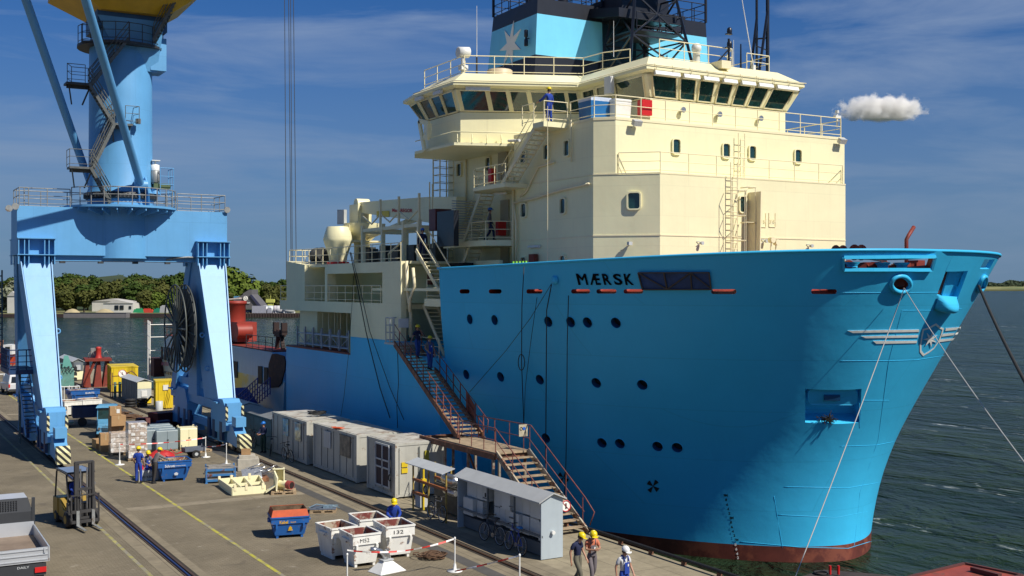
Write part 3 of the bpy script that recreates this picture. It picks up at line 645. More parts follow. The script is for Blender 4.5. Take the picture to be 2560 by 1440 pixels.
def wall_windows(a, b, A2, B2, cuts, z0=18.95, z1=20.06, mul=.07, nm='bridge_window'):
    """a,b foot corners, A2,B2 head corners (xy); cuts = list of (u0,u1)"""
    a, b, A2, B2 = V((*a, z0)), V((*b, z0)), V((*A2, z1)), V((*B2, z1)); n = (b - a).cross(A2 - a).normalized()
    if n.dot(CAM - a) < 0: n = -n
    prev = 0; fr_ = MB()
    def pt(u, v): return (a.lerp(b, u)).lerp(A2.lerp(B2, u), v)
    for (u0, u1, v0, v1) in [(c[0], c[1], .05, .93) for c in cuts]:
        g = MB(); g.prism([pt(u0, v0), pt(u1, v0), pt(u1, v1), pt(u0, v1)], -n * .02); f_ = MB()
        e = .045
        for (x0, y0_, x1, y1_) in ((u0, v0, u1, v0), (u1, v0, u1, v1), (u1, v1, u0, v1), (u0, v1, u0, v0)): f_.beam(pt(x0, y0_) + n * .01, pt(x1, y1_) + n * .01, .05, .09, up=n)
        fo = f_.build(nm, CREAMD, ship); g.build('pane', GLASS, fo)
    us = [0] + [x for c in cuts for x in c[:2]] + [1]
    for i in range(0, len(us), 2): 
        if us[i + 1] - us[i] > .002: fr_.prism([pt(us[i], 0), pt(us[i + 1], 0), pt(us[i + 1], 1), pt(us[i], 1)], -n * .10)
    fr_.prism([pt(0, 0), pt(1, 0), pt(1, .05), pt(0, .05)], -n * .098); fr_.prism([pt(0, .93), pt(1, .93), pt(1, 1), pt(0, 1)], -n * .098)
    fr_.build('window_mullion', CREAM, whs)
xs = [(1500 + a * .3195) for a in (395, 590, 620, 745, 775, 893, 930, 1037, 1073, 1180, 1207, 1318, 1350, 1515)]
fx = [P(px, 200, y=44.8).x for px in xs]; fx0, fx1 = 33.85, 43.95
wall_windows((34.4, 45.18), (43.4, 45.18), (33.85, 44.72), (43.95, 44.72), [((fx[i] - fx0) / (fx1 - fx0), (fx[i + 1] - fx0) / (fx1 - fx0)) for i in range(0, 14, 2)])
wall_windows((34.5, 51.2), (34.4, 45.18), (33.95, 50.75), (33.85, 44.72), [(.04, .22), (.26, .50), (.54, .94)])
wall_windows((28.45, 54.0), (34.5, 51.2), (27.85, 53.45), (33.95, 50.75), [(.03, .235), (.265, .40), (.43, .565), (.595, .725), (.755, .87), (.895, .97)])
wall_windows((28.45, 57.9), (28.45, 54.0), (27.85, 58.1), (27.85, 53.45), [(.05, .30), (.36, .60), (.64, .92)])
wall_windows((28.8, 59.2), (28.45, 57.9), (28.2, 59.9), (27.85, 58.1), [(.1, .9)])
wall_windows((43.4, 45.18), (43.3, 51.2), (43.95, 44.72), (43.85, 50.75), [(.06, .46), (.5, .74), (.78, .96)])
# blind boxes over the front windows
for i in range(7):
    a, b = fx[2 * i] + .12, fx[2 * i + 1] + .02; m = MB(); m.box(((a + b) / 2, 44.55, 20.05), (b - a + .1, .16, .2), rx=-.3); m.build('wiper_box', WHITE, ship)
m = MB(); a = V((28.3, 53.15, 20.05)); b = V((29.5, 52.62, 20.05)); m.beam(a, b, .16, .2); m.build('wiper_box', WHITE, ship)
for y_ in (54.6, 56.9): m = MB(); m.beam((27.62, y_, 20.05), (27.62, y_ + .9, 20.05), .16, .18); m.build('wiper_box', WHITE, ship)
# pipe along the eave
m = MB(); m.path([V((27.55, 58, 20.4)), V((27.55, 53.15, 20.4)), V((33.65, 50.45, 20.4)), V((33.6, 44.45, 20.4)), V((44.2, 44.45, 20.4))], .025, 5)
for k in range(9): x = 34.2 + k * 1.1; m.tube((x, 44.45, 20.4), (x, 44.6, 20.5), .02); m.tube((x, 44.4, 20.36), (x, 44.45, 20.2), .02)
m.build('eave_pipe', CREAMD, ship)
m = MB(); m.rail([(28.9, 59.3, 21.06), (28.9, 54.4, 21.06), (34.8, 51.7, 21.06), (34.9, 50.0, 21.06), (35.6, 48.5, 21.06)], 1.0, .028, 2, 1.5); m.build('roof_railing', CREAMD, ship)
m = MB(); m.rail([(35.6, 46.0, 21.06), (40.4, 46.0, 21.06), (41.2, 47.3, 21.06)], 1.05, .028, 2, 1.6); m.rail([(41.6, 46.2, 21.06), (43.2, 46.2, 21.06), (43.3, 52, 21.06)], 1.0, .026, 2, 1.3); m.build('roof_railing', CREAMD, ship)
# roof fittings
m = MB(); m.lathe(P(1158, 131, y=54.9) , [(.26, -.32), (.3, -.3), (.3, .3), (.24, .34)], 16, lambda x, y, z: V((z * .85 + x * .0, -z * .4 + x, y))); q_ = P(1158, 150, y=54.9); m.tube((q_.x, q_.y, 21.06), (q_.x, q_.y, 22.0), .12); m.box((q_.x, q_.y, 21.5), (.4, .4, .25)); m.build('searchlight', WHITE, ship)
m = MB(); q_ = P(1249, 168, y=55.2); m.lathe((q_.x, q_.y, 21.0), [(.72, 0), (.72, .62), (.66, .66)], 20); m.build('hatch_drum', mat('pale beige', (.62, .50, .33), .5), ship)
m = MB(); q_ = P(1192, 150, y=54.6); m.tube((q_.x, q_.y, 21), (q_.x, q_.y, 22.1), .05, n=6); m.build('aerial_base', DSTEEL, ship); m = MB(); m.tube((q_.x, q_.y, 22.1), (q_.x, q_.y, 24.9), .022, .012, n=5); m.build('whip_aerial', WHITE, ship)
m = MB(); q_ = P(1741, 160, y=46.6); m.lathe((q_.x, q_.y, 21.0), [(.20, 0), (.20, .9), (.26, .95), (.26, 1.15), (.16, 1.3), (.02, 1.34)], 14); m.build('radome', WHITE, ship)
m = MB(); a = P(1822, 150, y=45.7); m.tube((a.x, a.y, 20.9), (a.x, a.y, 22.55), .06, n=6); m.tube((a.x, a.y, 22.0), (a.x - .9, a.y + .2, 21.0), .04, n=5)
for z in (22.25, 22.95): m.box((a.x, a.y, z - .16), (.34, .2, .05)); m.lathe((a.x + .05, a.y, z), [(.12, -.14), (.14, 0), (.12, .14), (.05, .2)], 10)
m.build('signal_lamp_post', BLACKP, ship)
m = MB(); a = P(1812, 160, y=45.1); m.bx(a.x - .5, a.x + .12, 44.75, 45.7, 20.75, 21.15); m.build('roof_bracket', CREAMD, ship)
for (px, py0, py1, r_) in ((1834, 100, 165, .02), (1852, 110, 168, .06), (1534, 52, 120, .02)):
    m = MB(); a = P(px, py1, y=46.3); b = P(px, py0, y=46.3); m.tube((a.x, a.y, 21.0), b, r_, r_ * .6, n=5); m.build('whip_aerial', WHITE if r_ < .03 else BLACKP, ship)
m = MB(); a = P(1884, 170, y=46.2); b = P(1855, 0, y=46.2); c = a + (b - a) * 1.4; m.tube(a, c, .03, .018, n=5); m.box(a, (.16, .16, .3)); m.build('whip_aerial', WHITE, ship)
# horns, floodlights and brackets on the front walls
def flood(p, shade=True):
    p = V(p); m = MB(); m.box(p + V((0, -.3, 0)), (.46, .24, .26), rx=.5); m.tube(p + V((-.1, -.25, -.1)), p + V((-.1, .02, -.22)), .025); m.build('floodlight', LGREY, ship)
flood(P(1583, 309, y=43.87)); flood(P(2095, 354, y=43.87))
for px, py in ((1702, 276), (1793, 287), (1896, 297)): p = P(px, py, y=45.15); m = MB(); m.lathe(p + V((0, -.12, 0)), [(.05, .1), (.13, 0), (.15, -.12)], 12, 'Y'); m.tube(p + V((0, 0, 0)), p + V((-.05, -.05, -.25)), .03); m.build('bulkhead_lamp', CHROME, ship)
for px, py, y_ in ((1746, 608, 42.4), (2020, 615, 42.4), (1907, 603, 42.4)): p = P(px, py, y=y_); m = MB(); m.lathe(p + V((.06, -.16, 0)), [(.04, .1), (.08, 0), (.09, -.1)], 10, 'Y'); m.tube(p + V((-.12, -.02, .08)), p + V((.06, -.1, .06)), .02); m.tube(p + V((-.14, -.02, -.14)), p + V((.02, -.12, .04)), .02); m.build('bulkhead_lamp', LGREY, ship)
p = onch(1575, 610); m = MB(); m.box(p + V((-.12, -.14, .02)), (.2, .16, .16)); m.tube(p, p + V((-.12, -.12, 0)), .025); m.path([p + V((-.15, -.05, -.1)), p + V((-.25, .1, -.25)), p + V((-.35, .3, -.3))], .016, 4); m.build('bulkhead_lamp', LGREY, ship)
for px, py in ((1940, 606), (1928, 600)): p = P(px, py, y=41.6); m = MB(); m.lathe(p, [(.07, .14), (.14, .1), (.15, -.16)], 12, 'Y'); m.tube(p, (p.x, p.y + .1, 10.2), .03); m.build('floodlight', CREAMD, ship)
m = MB()
for k in range(2):
    a = P(1898 + k * 24, 532, y=42.4); m.beam((a.x, 42.38, a.z), (a.x, 42.38, a.z - .7), .03); m.beam((a.x, 42.38, a.z - .7), (a.x + .42, 42.38, a.z - .7), .03); m.beam((a.x + .42, 42.38, a.z), (a.x + .42, 42.38, a.z - .7), .02)
    for j in (.1, .32): m.ring((a.x + j, 42.35, a.z - .4), .07, .014, 10, 'Y', .6)
m.build('cleat_panel', CREAMD, ship)
# pipes on the port side wall
m = MB(); m.path([P(1285, 507, x=30.45), P(1330, 497, x=30.45), P(1400, 476, x=30.45), P(1472, 459, x=30.45)], .06, 6); m.path([P(1285, 507, x=30.45), P(1290, 560, x=30.45), P(1290, 655, x=30.45)], .06, 6); m.path([P(1283, 440, x=30.5), P(1283, 655, x=30.5)], .07, 6)
m.path([P(1300, 492, x=30.5), P(1315, 480, x=30.5), P(1345, 418, x=30.5), P(1385, 405, x=30.5)], .05, 6); m.tube(P(1369, 265, x=29.2), P(1369, 660, x=29.6), .02, n=4); m.path([P(1428, 300, x=30.5), P(1428, 405, x=30.5)], .035, 5)
m.path([P(1165, 388, x=31.5), P(1165, 505, x=31.5)], .06, 6); m.build('wall_pipe', CREAMD, ship)
m = MB()
for px, py, x_ in ((1335, 617, 30.5), (1210, 361, 30.4), (1285, 352, 30.3), (1250, 484, 30.3)): a = P(px - 14, py, x=x_); b = P(px + 14, py - 1, x=x_); m.tube(a, b, .07, n=8)
m.build('tube_lamp', WHITE, ship)
# companion platforms and stairs on the port side
plt = MB()
plt.prism([(29.16, 50.5, 14.7), (30.6, 50.5, 14.7), (31.6, 52, 14.7), (31.6, 55.0, 14.7), (29.9, 55.0, 14.7), (29.16, 53.9, 14.7)], (0, 0, .2)); plt.prism([(29.2, 46.8, 17.35), (30.62, 46.8, 17.35), (30.62, 49.2, 17.35), (29.2, 47.8, 17.35)], (0, 0, .25))
plt.prism([(29.2, 52.6, 11.75), (30.6, 52.0, 11.75), (31.6, 52.0, 11.75), (31.6, 57.5, 11.75), (29.2, 57.5, 11.75)], (0, 0, .3)); plt.bx(26.6, 31.6, 52.5, 61.6, 9.35, 9.5); plt.build('side_platform', CREAM, ship)
st1 = MB(); st2 = MB()
stairs(st1, st2, (29.85, 51.3, 14.9), (29.85, 47.9, 17.55), (.8, 0, 0)); stairs(st1, st2, (30.6, 57.0, 12.05), (30.6, 54.9, 14.8), (.8, 0, 0)); stairs(st1, st2, (30.3, 57.6, 9.5), (30.3, 55.6, 11.9), (.8, 0, 0))
stp = st2.build('companion_stair', CREAMD, ship); st1.build('tread', CREAMD, stp)
m = MB()
for o_ in (-.4, .4):
    m.path([V((29.85 + o_, 51.3, 15.85)), V((29.85 + o_, 47.9, 18.5))], .022, 5); m.path([V((29.85 + o_, 51.3, 15.4)), V((29.85 + o_, 47.9, 18.05))], .018, 5); m.path([V((30.6 + o_, 57.0, 13.0)), V((30.6 + o_, 54.9, 15.7))], .022, 5)
m.rail([(29.25, 48.9, 17.6), (29.25, 47.8, 17.6)], 1.0); m.rail([(29.25, 46.85, 17.6), (30.6, 46.85, 17.6)], 1.0); m.rail([(29.22, 50.55, 14.9), (29.22, 53.9, 14.9), (29.9, 54.9, 14.9), (31.5, 55, 14.9)], 1.0, step=1.1); m.rail([(30.5, 52.1, 12.05), (29.25, 52.65, 12.05), (29.25, 57.4, 12.05)], 1.0); m.build('platform_railing', CREAMD, ship)
for (px, py, x_, s_) in ((1252, 572, 31.0, (.5, .3, .75)), (1230, 440, 30.6, (.3, .35, .8))): p = P(px, py, x=x_); m = MB(); m.box(p, s_); m.build('fire_box', RED, ship)
p = P(1612, 270, y=44.6); m = MB(); m.box(p, (.6, .4, .75)); m.build('fire_box', RED, ship)
p = P(1333, 650, x=30.4); m = MB(); m.box(p, (.25, .5, .6)); m.build('fire_box', DRED, ship)
m = MB(); p = P(1257, 405, x=31.55); m.box(p, (.06, 1.0, 2.0)); p = P(1262, 545, x=31.55); m.box(p, (.06, .9, 2.0)); p = P(1262, 650, x=31.55); m.box(p, (.06, .9, 2)); m.build('side_door', mat('door shade cream', (.40, .35, .22), .5), ship)
# goods on the nav deck: blue box, white box, tarp
p = P(1487, 262, x=31.6); m = MB(); m.box((p.x, p.y, 18.1), (1.1, 1.0, .95), tp=(1.1, 1.1)); m.build('deck_bin', mat('bin blue', (.015, .14, .38), .4), ship); m = MB(); m.box((p.x, p.y, 18.66), (1.2, 1.1, .18)); m.build('bin_cover', mat('pale sheet', (.55, .62, .75), .4, bump=.03, bs=6), ship)
p = P(1545, 262, x=32.6); m = MB(); m.box((p.x, p.y, 18.1), (.9, .8, .9), tp=(1.12, 1.1)); m.box((p.x, p.y, 18.62), (1.02, .9, .14)); m.box(P(1523, 214, x=33.6), (.25, .6, .9)); m.build('deck_locker', WHITE, ship, bevel=.04)
m = MB(); p = P(2093, 305, y=44.2); m.tube((p.x, p.y, 18.2), (p.x, p.y, 18.9), .05); m.box((p.x, p.y, 18.75), (.4, .2, .12)); m.lathe((p.x, p.y, 18.95), [(.1, 0), (.1, .15)], 8); m.build('gyro_repeater', WHITE, ship)
# ---------------------------------------------------------------- funnels
def funnel(sgn):
    def mxx(x): return x if sgn > 0 else 2 * SX - x
    def F(z): k = (z - 21) * .055; return [V((mxx(32.7 + k), 53.35 + k * .3, z)), V((mxx(37.3 - k * .3), 53.35 + k * .3, z)), V((mxx(37.3), 58.9 - k, z)), V((mxx(32.7 + k * 1.6), 58.9 - k, z))]
    b = MB(); b.loft(F(20.9), F(22.35)); b.loft(F(24.62), F(25.5)); b.build('funnel_black_band', BLACKP, ship)
    f = MB(); f.loft(F(22.35), F(24.62)); f_ = f.build('funnel', FUNB, ship)
    if sgn > 0:
        L0, L1 = F(22.35), F(24.62)
        def on(u, v): a = L0[0].lerp(L0[3], u); b_ = L1[0].lerp(L1[3], u); return a.lerp(b_, v) + V((-.06, 0, 0))
        pts = [(.52 + (1.0 if i % 2 == 0 else .36) * .235 * cos(R(90 + 8 + i * 180 / 7)) , .46 + (1.0 if i % 2 == 0 else .36) * .60 * sin(R(90 + 8 + i * 180 / 7))) for i in range(14)]
        s_ = MB(); c = on(.52, .46)
        for i in range(14): s_.prism([c, on(*pts[i]), on(*pts[(i + 1) % 14])], V((.04, 0, 0)))
        s_.build('star', STARW, f_)
        m = MB(); q_ = on(.14, .45) + V((-.15, 0, 0)); m.lathe(q_, [(.09, -.45), (.11, -.42), (.11, -.08), (.06, -.04), (.06, .04), (.11, .08), (.11, .42), (.09, .45)], 10); m.tube(q_, q_ + V((.2, 0, 0)), .03); m.build('side_lamp', BLACKP, f_)
    t = MB(); top = F(25.5); t.rail([p + V((0, 0, 0)) for p in top], 1.1, .03, 2, 1.1, True)
    for q_ in top: t.beam(q_, q_ + V((0, 0, 4)), .12)
    t.build('funnel_top_frame', BLACKP, ship)
    for k in range(3): m = MB(); m.tube((mxx(34.2 + k * 1.1), 56.2, 25.4), (mxx(34.2 + k * 1.1), 56.2, 29), .32, n=12); m.build('exhaust_pipe', BLACKP, ship)
funnel(1); funnel(-1)
m = MB(); m.bx(37.3, 40.6, 54.6, 58.6, 21, 25.6)
for k in range(14): m.bx(37.32, 40.5, 54.5, 54.6, 21.3 + k * .14, 21.36 + k * .14)
m.build('funnel_casing', mat('casing dark blue', (.012, .05, .10), .4), ship)
m = MB(); m.bx(37.3, 40.6, 51.6, 56, 24.9, 25.9); m.prism([(36.4, 50.6, 24.3), (41.0, 50.6, 24.3), (41.0, 54, 24.9), (36.4, 54, 24.9)], (0, 0, .5)); m.build('mast_platform', BLACKP, ship)
# lattice mast between the funnels
m = MB(); base = [(36.3, 49.5), (40.9, 49.5), (40.3, 53.4), (36.9, 53.4)]; top = [(38.0, 51.0), (39.8, 51.0), (39.6, 52.6), (38.2, 52.6)]
lv = [0, .3, .62, 1]; zb, zt = 21.0, 28.5
def mp_(i, v): return V((base[i][0] + (top[i][0] - base[i][0]) * v, base[i][1] + (top[i][1] - base[i][1]) * v, zb + (zt - zb) * v))
for i in range(4):
    m.beam(mp_(i, 0), mp_(i, 1), .14)
    for a_, b_ in zip(lv, lv[1:]): m.beam(mp_(i, a_), mp_((i + 1) % 4, b_), .08); m.beam(mp_((i + 1) % 4, a_), mp_(i, b_), .08); m.beam(mp_(i, b_), mp_((i + 1) % 4, b_), .08)
m.bx(37.3, 40.4, 50.2, 53, 23.6, 23.7); m.bx(37.6, 40.0, 50.6, 52.8, 26.4, 26.5); m.rail([(37.3, 50.2, 23.7), (40.4, 50.2, 23.7), (40.4, 53, 23.7)], .9, .03)
m.build('lattice_mast', BLACKP, ship)
m = MB(); a = P(1919, 175, y=47.8)
m.beam((a.x, a.y, 20.9), (a.x, a.y, 29), .14); m.beam((a.x - .35, a.y + .5, 20.9), (a.x - .35, a.y + .5, 29), .10); m.beam((a.x, a.y, 25), (a.x - 1.6, a.y - 1, 21.0), .12); m.beam((a.x - .35, a.y + .5, 24.6), (a.x - 1.5, a.y - .2, 21.0), .12)
for z in (21.4, 22.1, 22.8): m.tube((a.x, a.y, z), (a.x - 1.4, a.y - .6, z), .03)
m.beam((a.x, a.y, 23.5), (a.x - .35, a.y + .5, 23.5), .08); m.build('signal_mast', BLACKP, ship)
# ---------------------------------------------------------------- forecastle things showing above the bulwark
for px, r_ in ((1890, .42), (1918, .38), (1965, .36), (2030, .3), (2077, .34), (2110, .3), (1726, .3)):
    a = P(px, 645, y=41.2 if px < 2000 else 40); m = MB(); m.lathe((a.x, a.y, 10.62 - (.42 - r_)), [(r_ + .1, -.35), (r_ + .1, -.3), (r_ * .6, -.28), (r_ * .6, .28), (r_ + .1, .3), (r_ + .1, .35)], 18, 'X'); m.tube((a.x, a.y, 9.6), (a.x, a.y, 10.5), .12); m.build('winch_drum', DRED, ship)
m = MB(); a = P(2266, 630, y=36); m.path([V((a.x, a.y, 9.6)), V((a.x, a.y, 11.75)), V((a.x + .15, a.y, 11.95)), V((a.x + .62, a.y + .1, 12.35))], .09, 8); m.build('davit_post', DRED, ship)
for i in range(5): m = MB(); a = P(1283 + i * 8, 658, x=27.3); m.tube((a.x, a.y, 10.2), (a.x, a.y, 10.78), .05, n=8); m.build('marker_stick', HIVY, ship)
m = MB()
for px, r_ in ((1560, .28), (1682, .16)): a = P(px, 648, y=43.6 if px < 1600 else 41.5); m.lathe((a.x, a.y - .8, 10.2), [(r_, 0), (r_, .55), (r_ * .8, .7), (.05, .78)], 14)
m.build('mushroom_vent', mat('olive vent', (.45, .40, .20), .5), ship)
# ---------------------------------------------------------------- after deck gear
m = MB(); a = P(845, 640, x=28.6); m.lathe((a.x, a.y, 11.0), [(.55, 0), (.62, .6), (.95, 1.6), (1.0, 1.75), (.78, 2.5), (.72, 2.6)], 20); m.build('ventilator_cowl', CREAM, ship); m = MB(); m.lathe((a.x, a.y, 11.02), [(.75, 0), (.75, .22)], 20); m.build('vent_foot', RED, ship)
m = MB(); a = P(905, 640, x=30.6); kx, ky = a.x, a.y
m.lathe((kx, ky, 11), [(.55, 0), (.55, 1.7), (.9, 2.0), (1.2, 2.3), (1.25, 2.9)], 18); m.bx(kx - .55, kx - .35, ky - .6, ky + .9, 13, 15.2); m.bx(kx + .25, kx + .45, ky - .6, ky + .9, 13, 15.2); m.lathe((kx - .45, ky, 15.2), [(.4, 0), (.4, .9)], 16, 'X'); m.build('deck_crane_house', CREAM, ship)
m = MB(); yb0, yb1 = ky + .4, ky - 14.5
m.prism([(kx - .3, yb0, 14.7), (kx - .3, yb0, 15.35), (kx - .3, yb1 + 4, 15.0), (kx - .3, yb1, 14.75), (kx - .3, yb1, 13.0), (kx - .3, yb1 + 1.5, 13.2)], (.6, 0, 0)); boom = m.build('crane_boom', CREAM, ship)
m = MB(); m.path([V((kx, ky - .9, 12.9)), V((kx, ky - 8, 13.8))], .16, 8); m.path([V((kx, ky - 6, 13.5)), V((kx, yb1 + 2, 13.9))], .09, 8); m.build('boom_cylinder', CREAMD, ship)
def ontext(s_, pa, pb, hpx, x_, mt, par, bold=.03):
    a = P(*pa, x=x_); b = P(*pb, x=x_); m = MB(); t, fs, _, _ = text_pts(s_, bold); h = hpx
    m.add([P(pa[0] + (pb[0] - pa[0]) * u, pa[1] + (pb[1] - pa[1]) * u - v * hpx, x=x_) for u, v in t], fs); m.build('lettering', mt, par)
ontext('MacGREGOR', (980, 530), (1031, 531), 9, kx - .33, mat('red lettering', (.5, .02, .02), .5), boom)
m = MB(); m.prism([P(942, 528, x=kx - .33), P(973, 527, x=kx - .33), P(973, 543, x=kx - .33), P(942, 543, x=kx - .33)], (-.02, 0, 0)); m.build('load_plate', YEL, boom)
m = MB(); m.prism([P(843, 524, x=29.4), P(860, 524, x=29.4), P(860, 561, x=29.4), P(843, 561, x=29.4)], (.2, 0, 0)); m.build('control_panel', LGREY, ship)
m = MB(); m.rail([(29.2, ky - 1.2, 12.7), (29.2, ky + 1.8, 12.7)], 1.0, .03); m.rail([(29.2, ky + 1.8, 12.7), (31.5, ky + 1.8, 12.7)], 1, .03); m.bx(29.2, 31.8, ky - 1.2, ky + 1.8, 12.6, 12.7); m.build('crane_platform', CREAMD, ship)
m = MB()     # gantry frame over the afterdeck
g0, g1 = P(908, 600, x=28.2).y, P(1048, 600, x=28.2).y
for y_ in (g0, (g0 + g1) / 2 + 1, (g0 + g1) / 2 - 2, g1):
    m.beam((28.2, y_, 11), (28.2, y_, 13.4), .22); m.beam((31.2, y_, 11), (31.2, y_, 13.2), .2); m.beam((28.2, y_, 13.0), (31.2, y_, 13.0), .16)
m.beam((28.2, g0, 13.1), (28.2, g1, 13.1), .16, .2); m.beam((31.2, g0, 13.1), (31.2, g1, 13.1), .14, .2)
for k in range(3): y_ = g0 + (g1 - g0) * (k + .5) / 3; d_ = (g1 - g0) / 6; m.path([V((28.2, y_ + d_, 14.0)), V((28.2, y_, 13.45)), V((28.2, y_ - d_, 14.0))], .05, 5)
for y_ in (g0 + (g1 - g0) * .33, g0 + (g1 - g0) * .66, g1): m.beam((28.2, y_, 13), (28.2, y_, 14.9), .12)
m.path([V((28.0, g0 + (g1 - g0) * .55, 11.1)), V((27.4, g0 + (g1 - g0) * .7, 11.5)), V((27.2, g1, 12.2))], .06, 5); m.build('rack_frame', CREAMD, ship)
m = MB(); random.seed(3)
for k in range(14):
    y_ = 59.5 + k * .95; z_ = 11.05; m.box((29.6 + random.random() * 1.2, y_, z_ + .5), (.5 + random.random() * .4, .5 + random.random() * .5, .6 + random.random() * .8))
m.build('deck_winch', mat('machinery dark', (.07, .07, .06), .6, var=.5, vs=3), ship)
m = MB(); a = P(799, 640, x=28.4); m.lathe((a.x, a.y, 11.7), [(.6, -.5), (.6, -.45), (.35, -.43), (.35, .43), (.6, .45), (.6, .5)], 16, 'Y'); m.build('hose_drum', DSTEEL, ship)
m = MB(); m.bx(28.2, 28.5, 54.3, 56.3, 11.78, 13.7); m.build('open_door_case', BLACKP, ship)
m = MB(); m.bx(28.2, 29.2, 56.5, 57.3, 12.7, 13.9); m.build('winch_hood', mat('maroon', (.10, .02, .02), .5), ship)
m = MB(); 
for k in range(16): m.bx(29.6, 31.58, 57.2, 57.25, 12.3 + k * .14, 12.36 + k * .14)
m.build('louvre', LGREY, ship)
# lattice ladder tower left of the wheelhouse
m = MB(); a = P(1100, 560, x=30.5)
for dx, dy in ((0, 0), (.9, 0), (0, .9), (.9, .9)): m.tube((a.x + dx, a.y + dy, 11), (a.x + dx, a.y + dy, 17.4), .045, n=5)
for k in range(14): z_ = 11.3 + k * .45; m.path([V((a.x, a.y, z_)), V((a.x + .9, a.y, z_)), V((a.x + .9, a.y + .9, z_)), V((a.x, a.y + .9, z_))], .025, 4, True)
m.build('ladder_tower', CREAMD, ship)
m = MB(); m.tube(P(1074, 455, x=29), P(1074, 620, x=29), .04, n=5); m.tube(P(1081, 460, x=29), P(1081, 620, x=29), .04, n=5); m.build('deck_pole', CREAMD, ship)
# stairs in the well between casing and forecastle
st1 = MB(); st2 = MB(); stairs(st1, st2, (27.6, 53.6, 9.0), (27.6, 56.9, 11.6), (.8, 0, 0)); stairs(st1, st2, (27.9, 54.0, 5.9), (27.9, 56.6, 8.6), (.8, 0, 0)); stp = st2.build('well_stair', CREAMD, ship); st1.build('tread', CREAMD, stp)
m = MB(); m.bx(26.6, 31, 52.5, 54.6, 8.55, 8.95); m.bx(30.0, 30.2, 52.5, 57.3, 5.9, 11.0); m.bx(29.3, 30.0, 52.5, 52.7, 5.9, 8.6); m.build('well_bulkhead', CREAM, ship)
m = MB(); m.rail([(26.7, 52.6, 8.95), (26.7, 54.5, 8.95)], 1); m.rail([(27.2, 53.5, 10.0), (27.2, 56.9, 12.6)], .1, .022); m.rail([(28.0, 53.6, 10), (28.0, 56.9, 12.6)], .1, .022); m.path([V((26.7, 57, 11)), V((26.7, 57, 9.6)), V((26.9, 56.9, 8.0)), V((26.9, 56.9, 6.8))], .10, 8); m.path([V((26.6, 56.0, 10.6)), V((26.6, 55.8, 9.6)), V((26.6, 56.4, 8.9)), V((26.6, 56.4, 8.2))], .09, 8); m.build('well_piping', CREAMD, ship)
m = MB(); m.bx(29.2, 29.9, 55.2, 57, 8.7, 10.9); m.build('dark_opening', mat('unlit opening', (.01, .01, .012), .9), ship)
for y_, z_ in ((60.8, 9.7), (66.5, 9.9)): m = MB(); m.bx(30.05, 30.2, y_, y_ + .5, z_, z_ + .6); m.build('fire_box', DRED, ship)
m = MB(); m.rail([(AX + .05, 52.6, 5.9), (AX + .05, 55.0, 5.9)], 1.0); m.build('well_railing', CREAMD, ship)
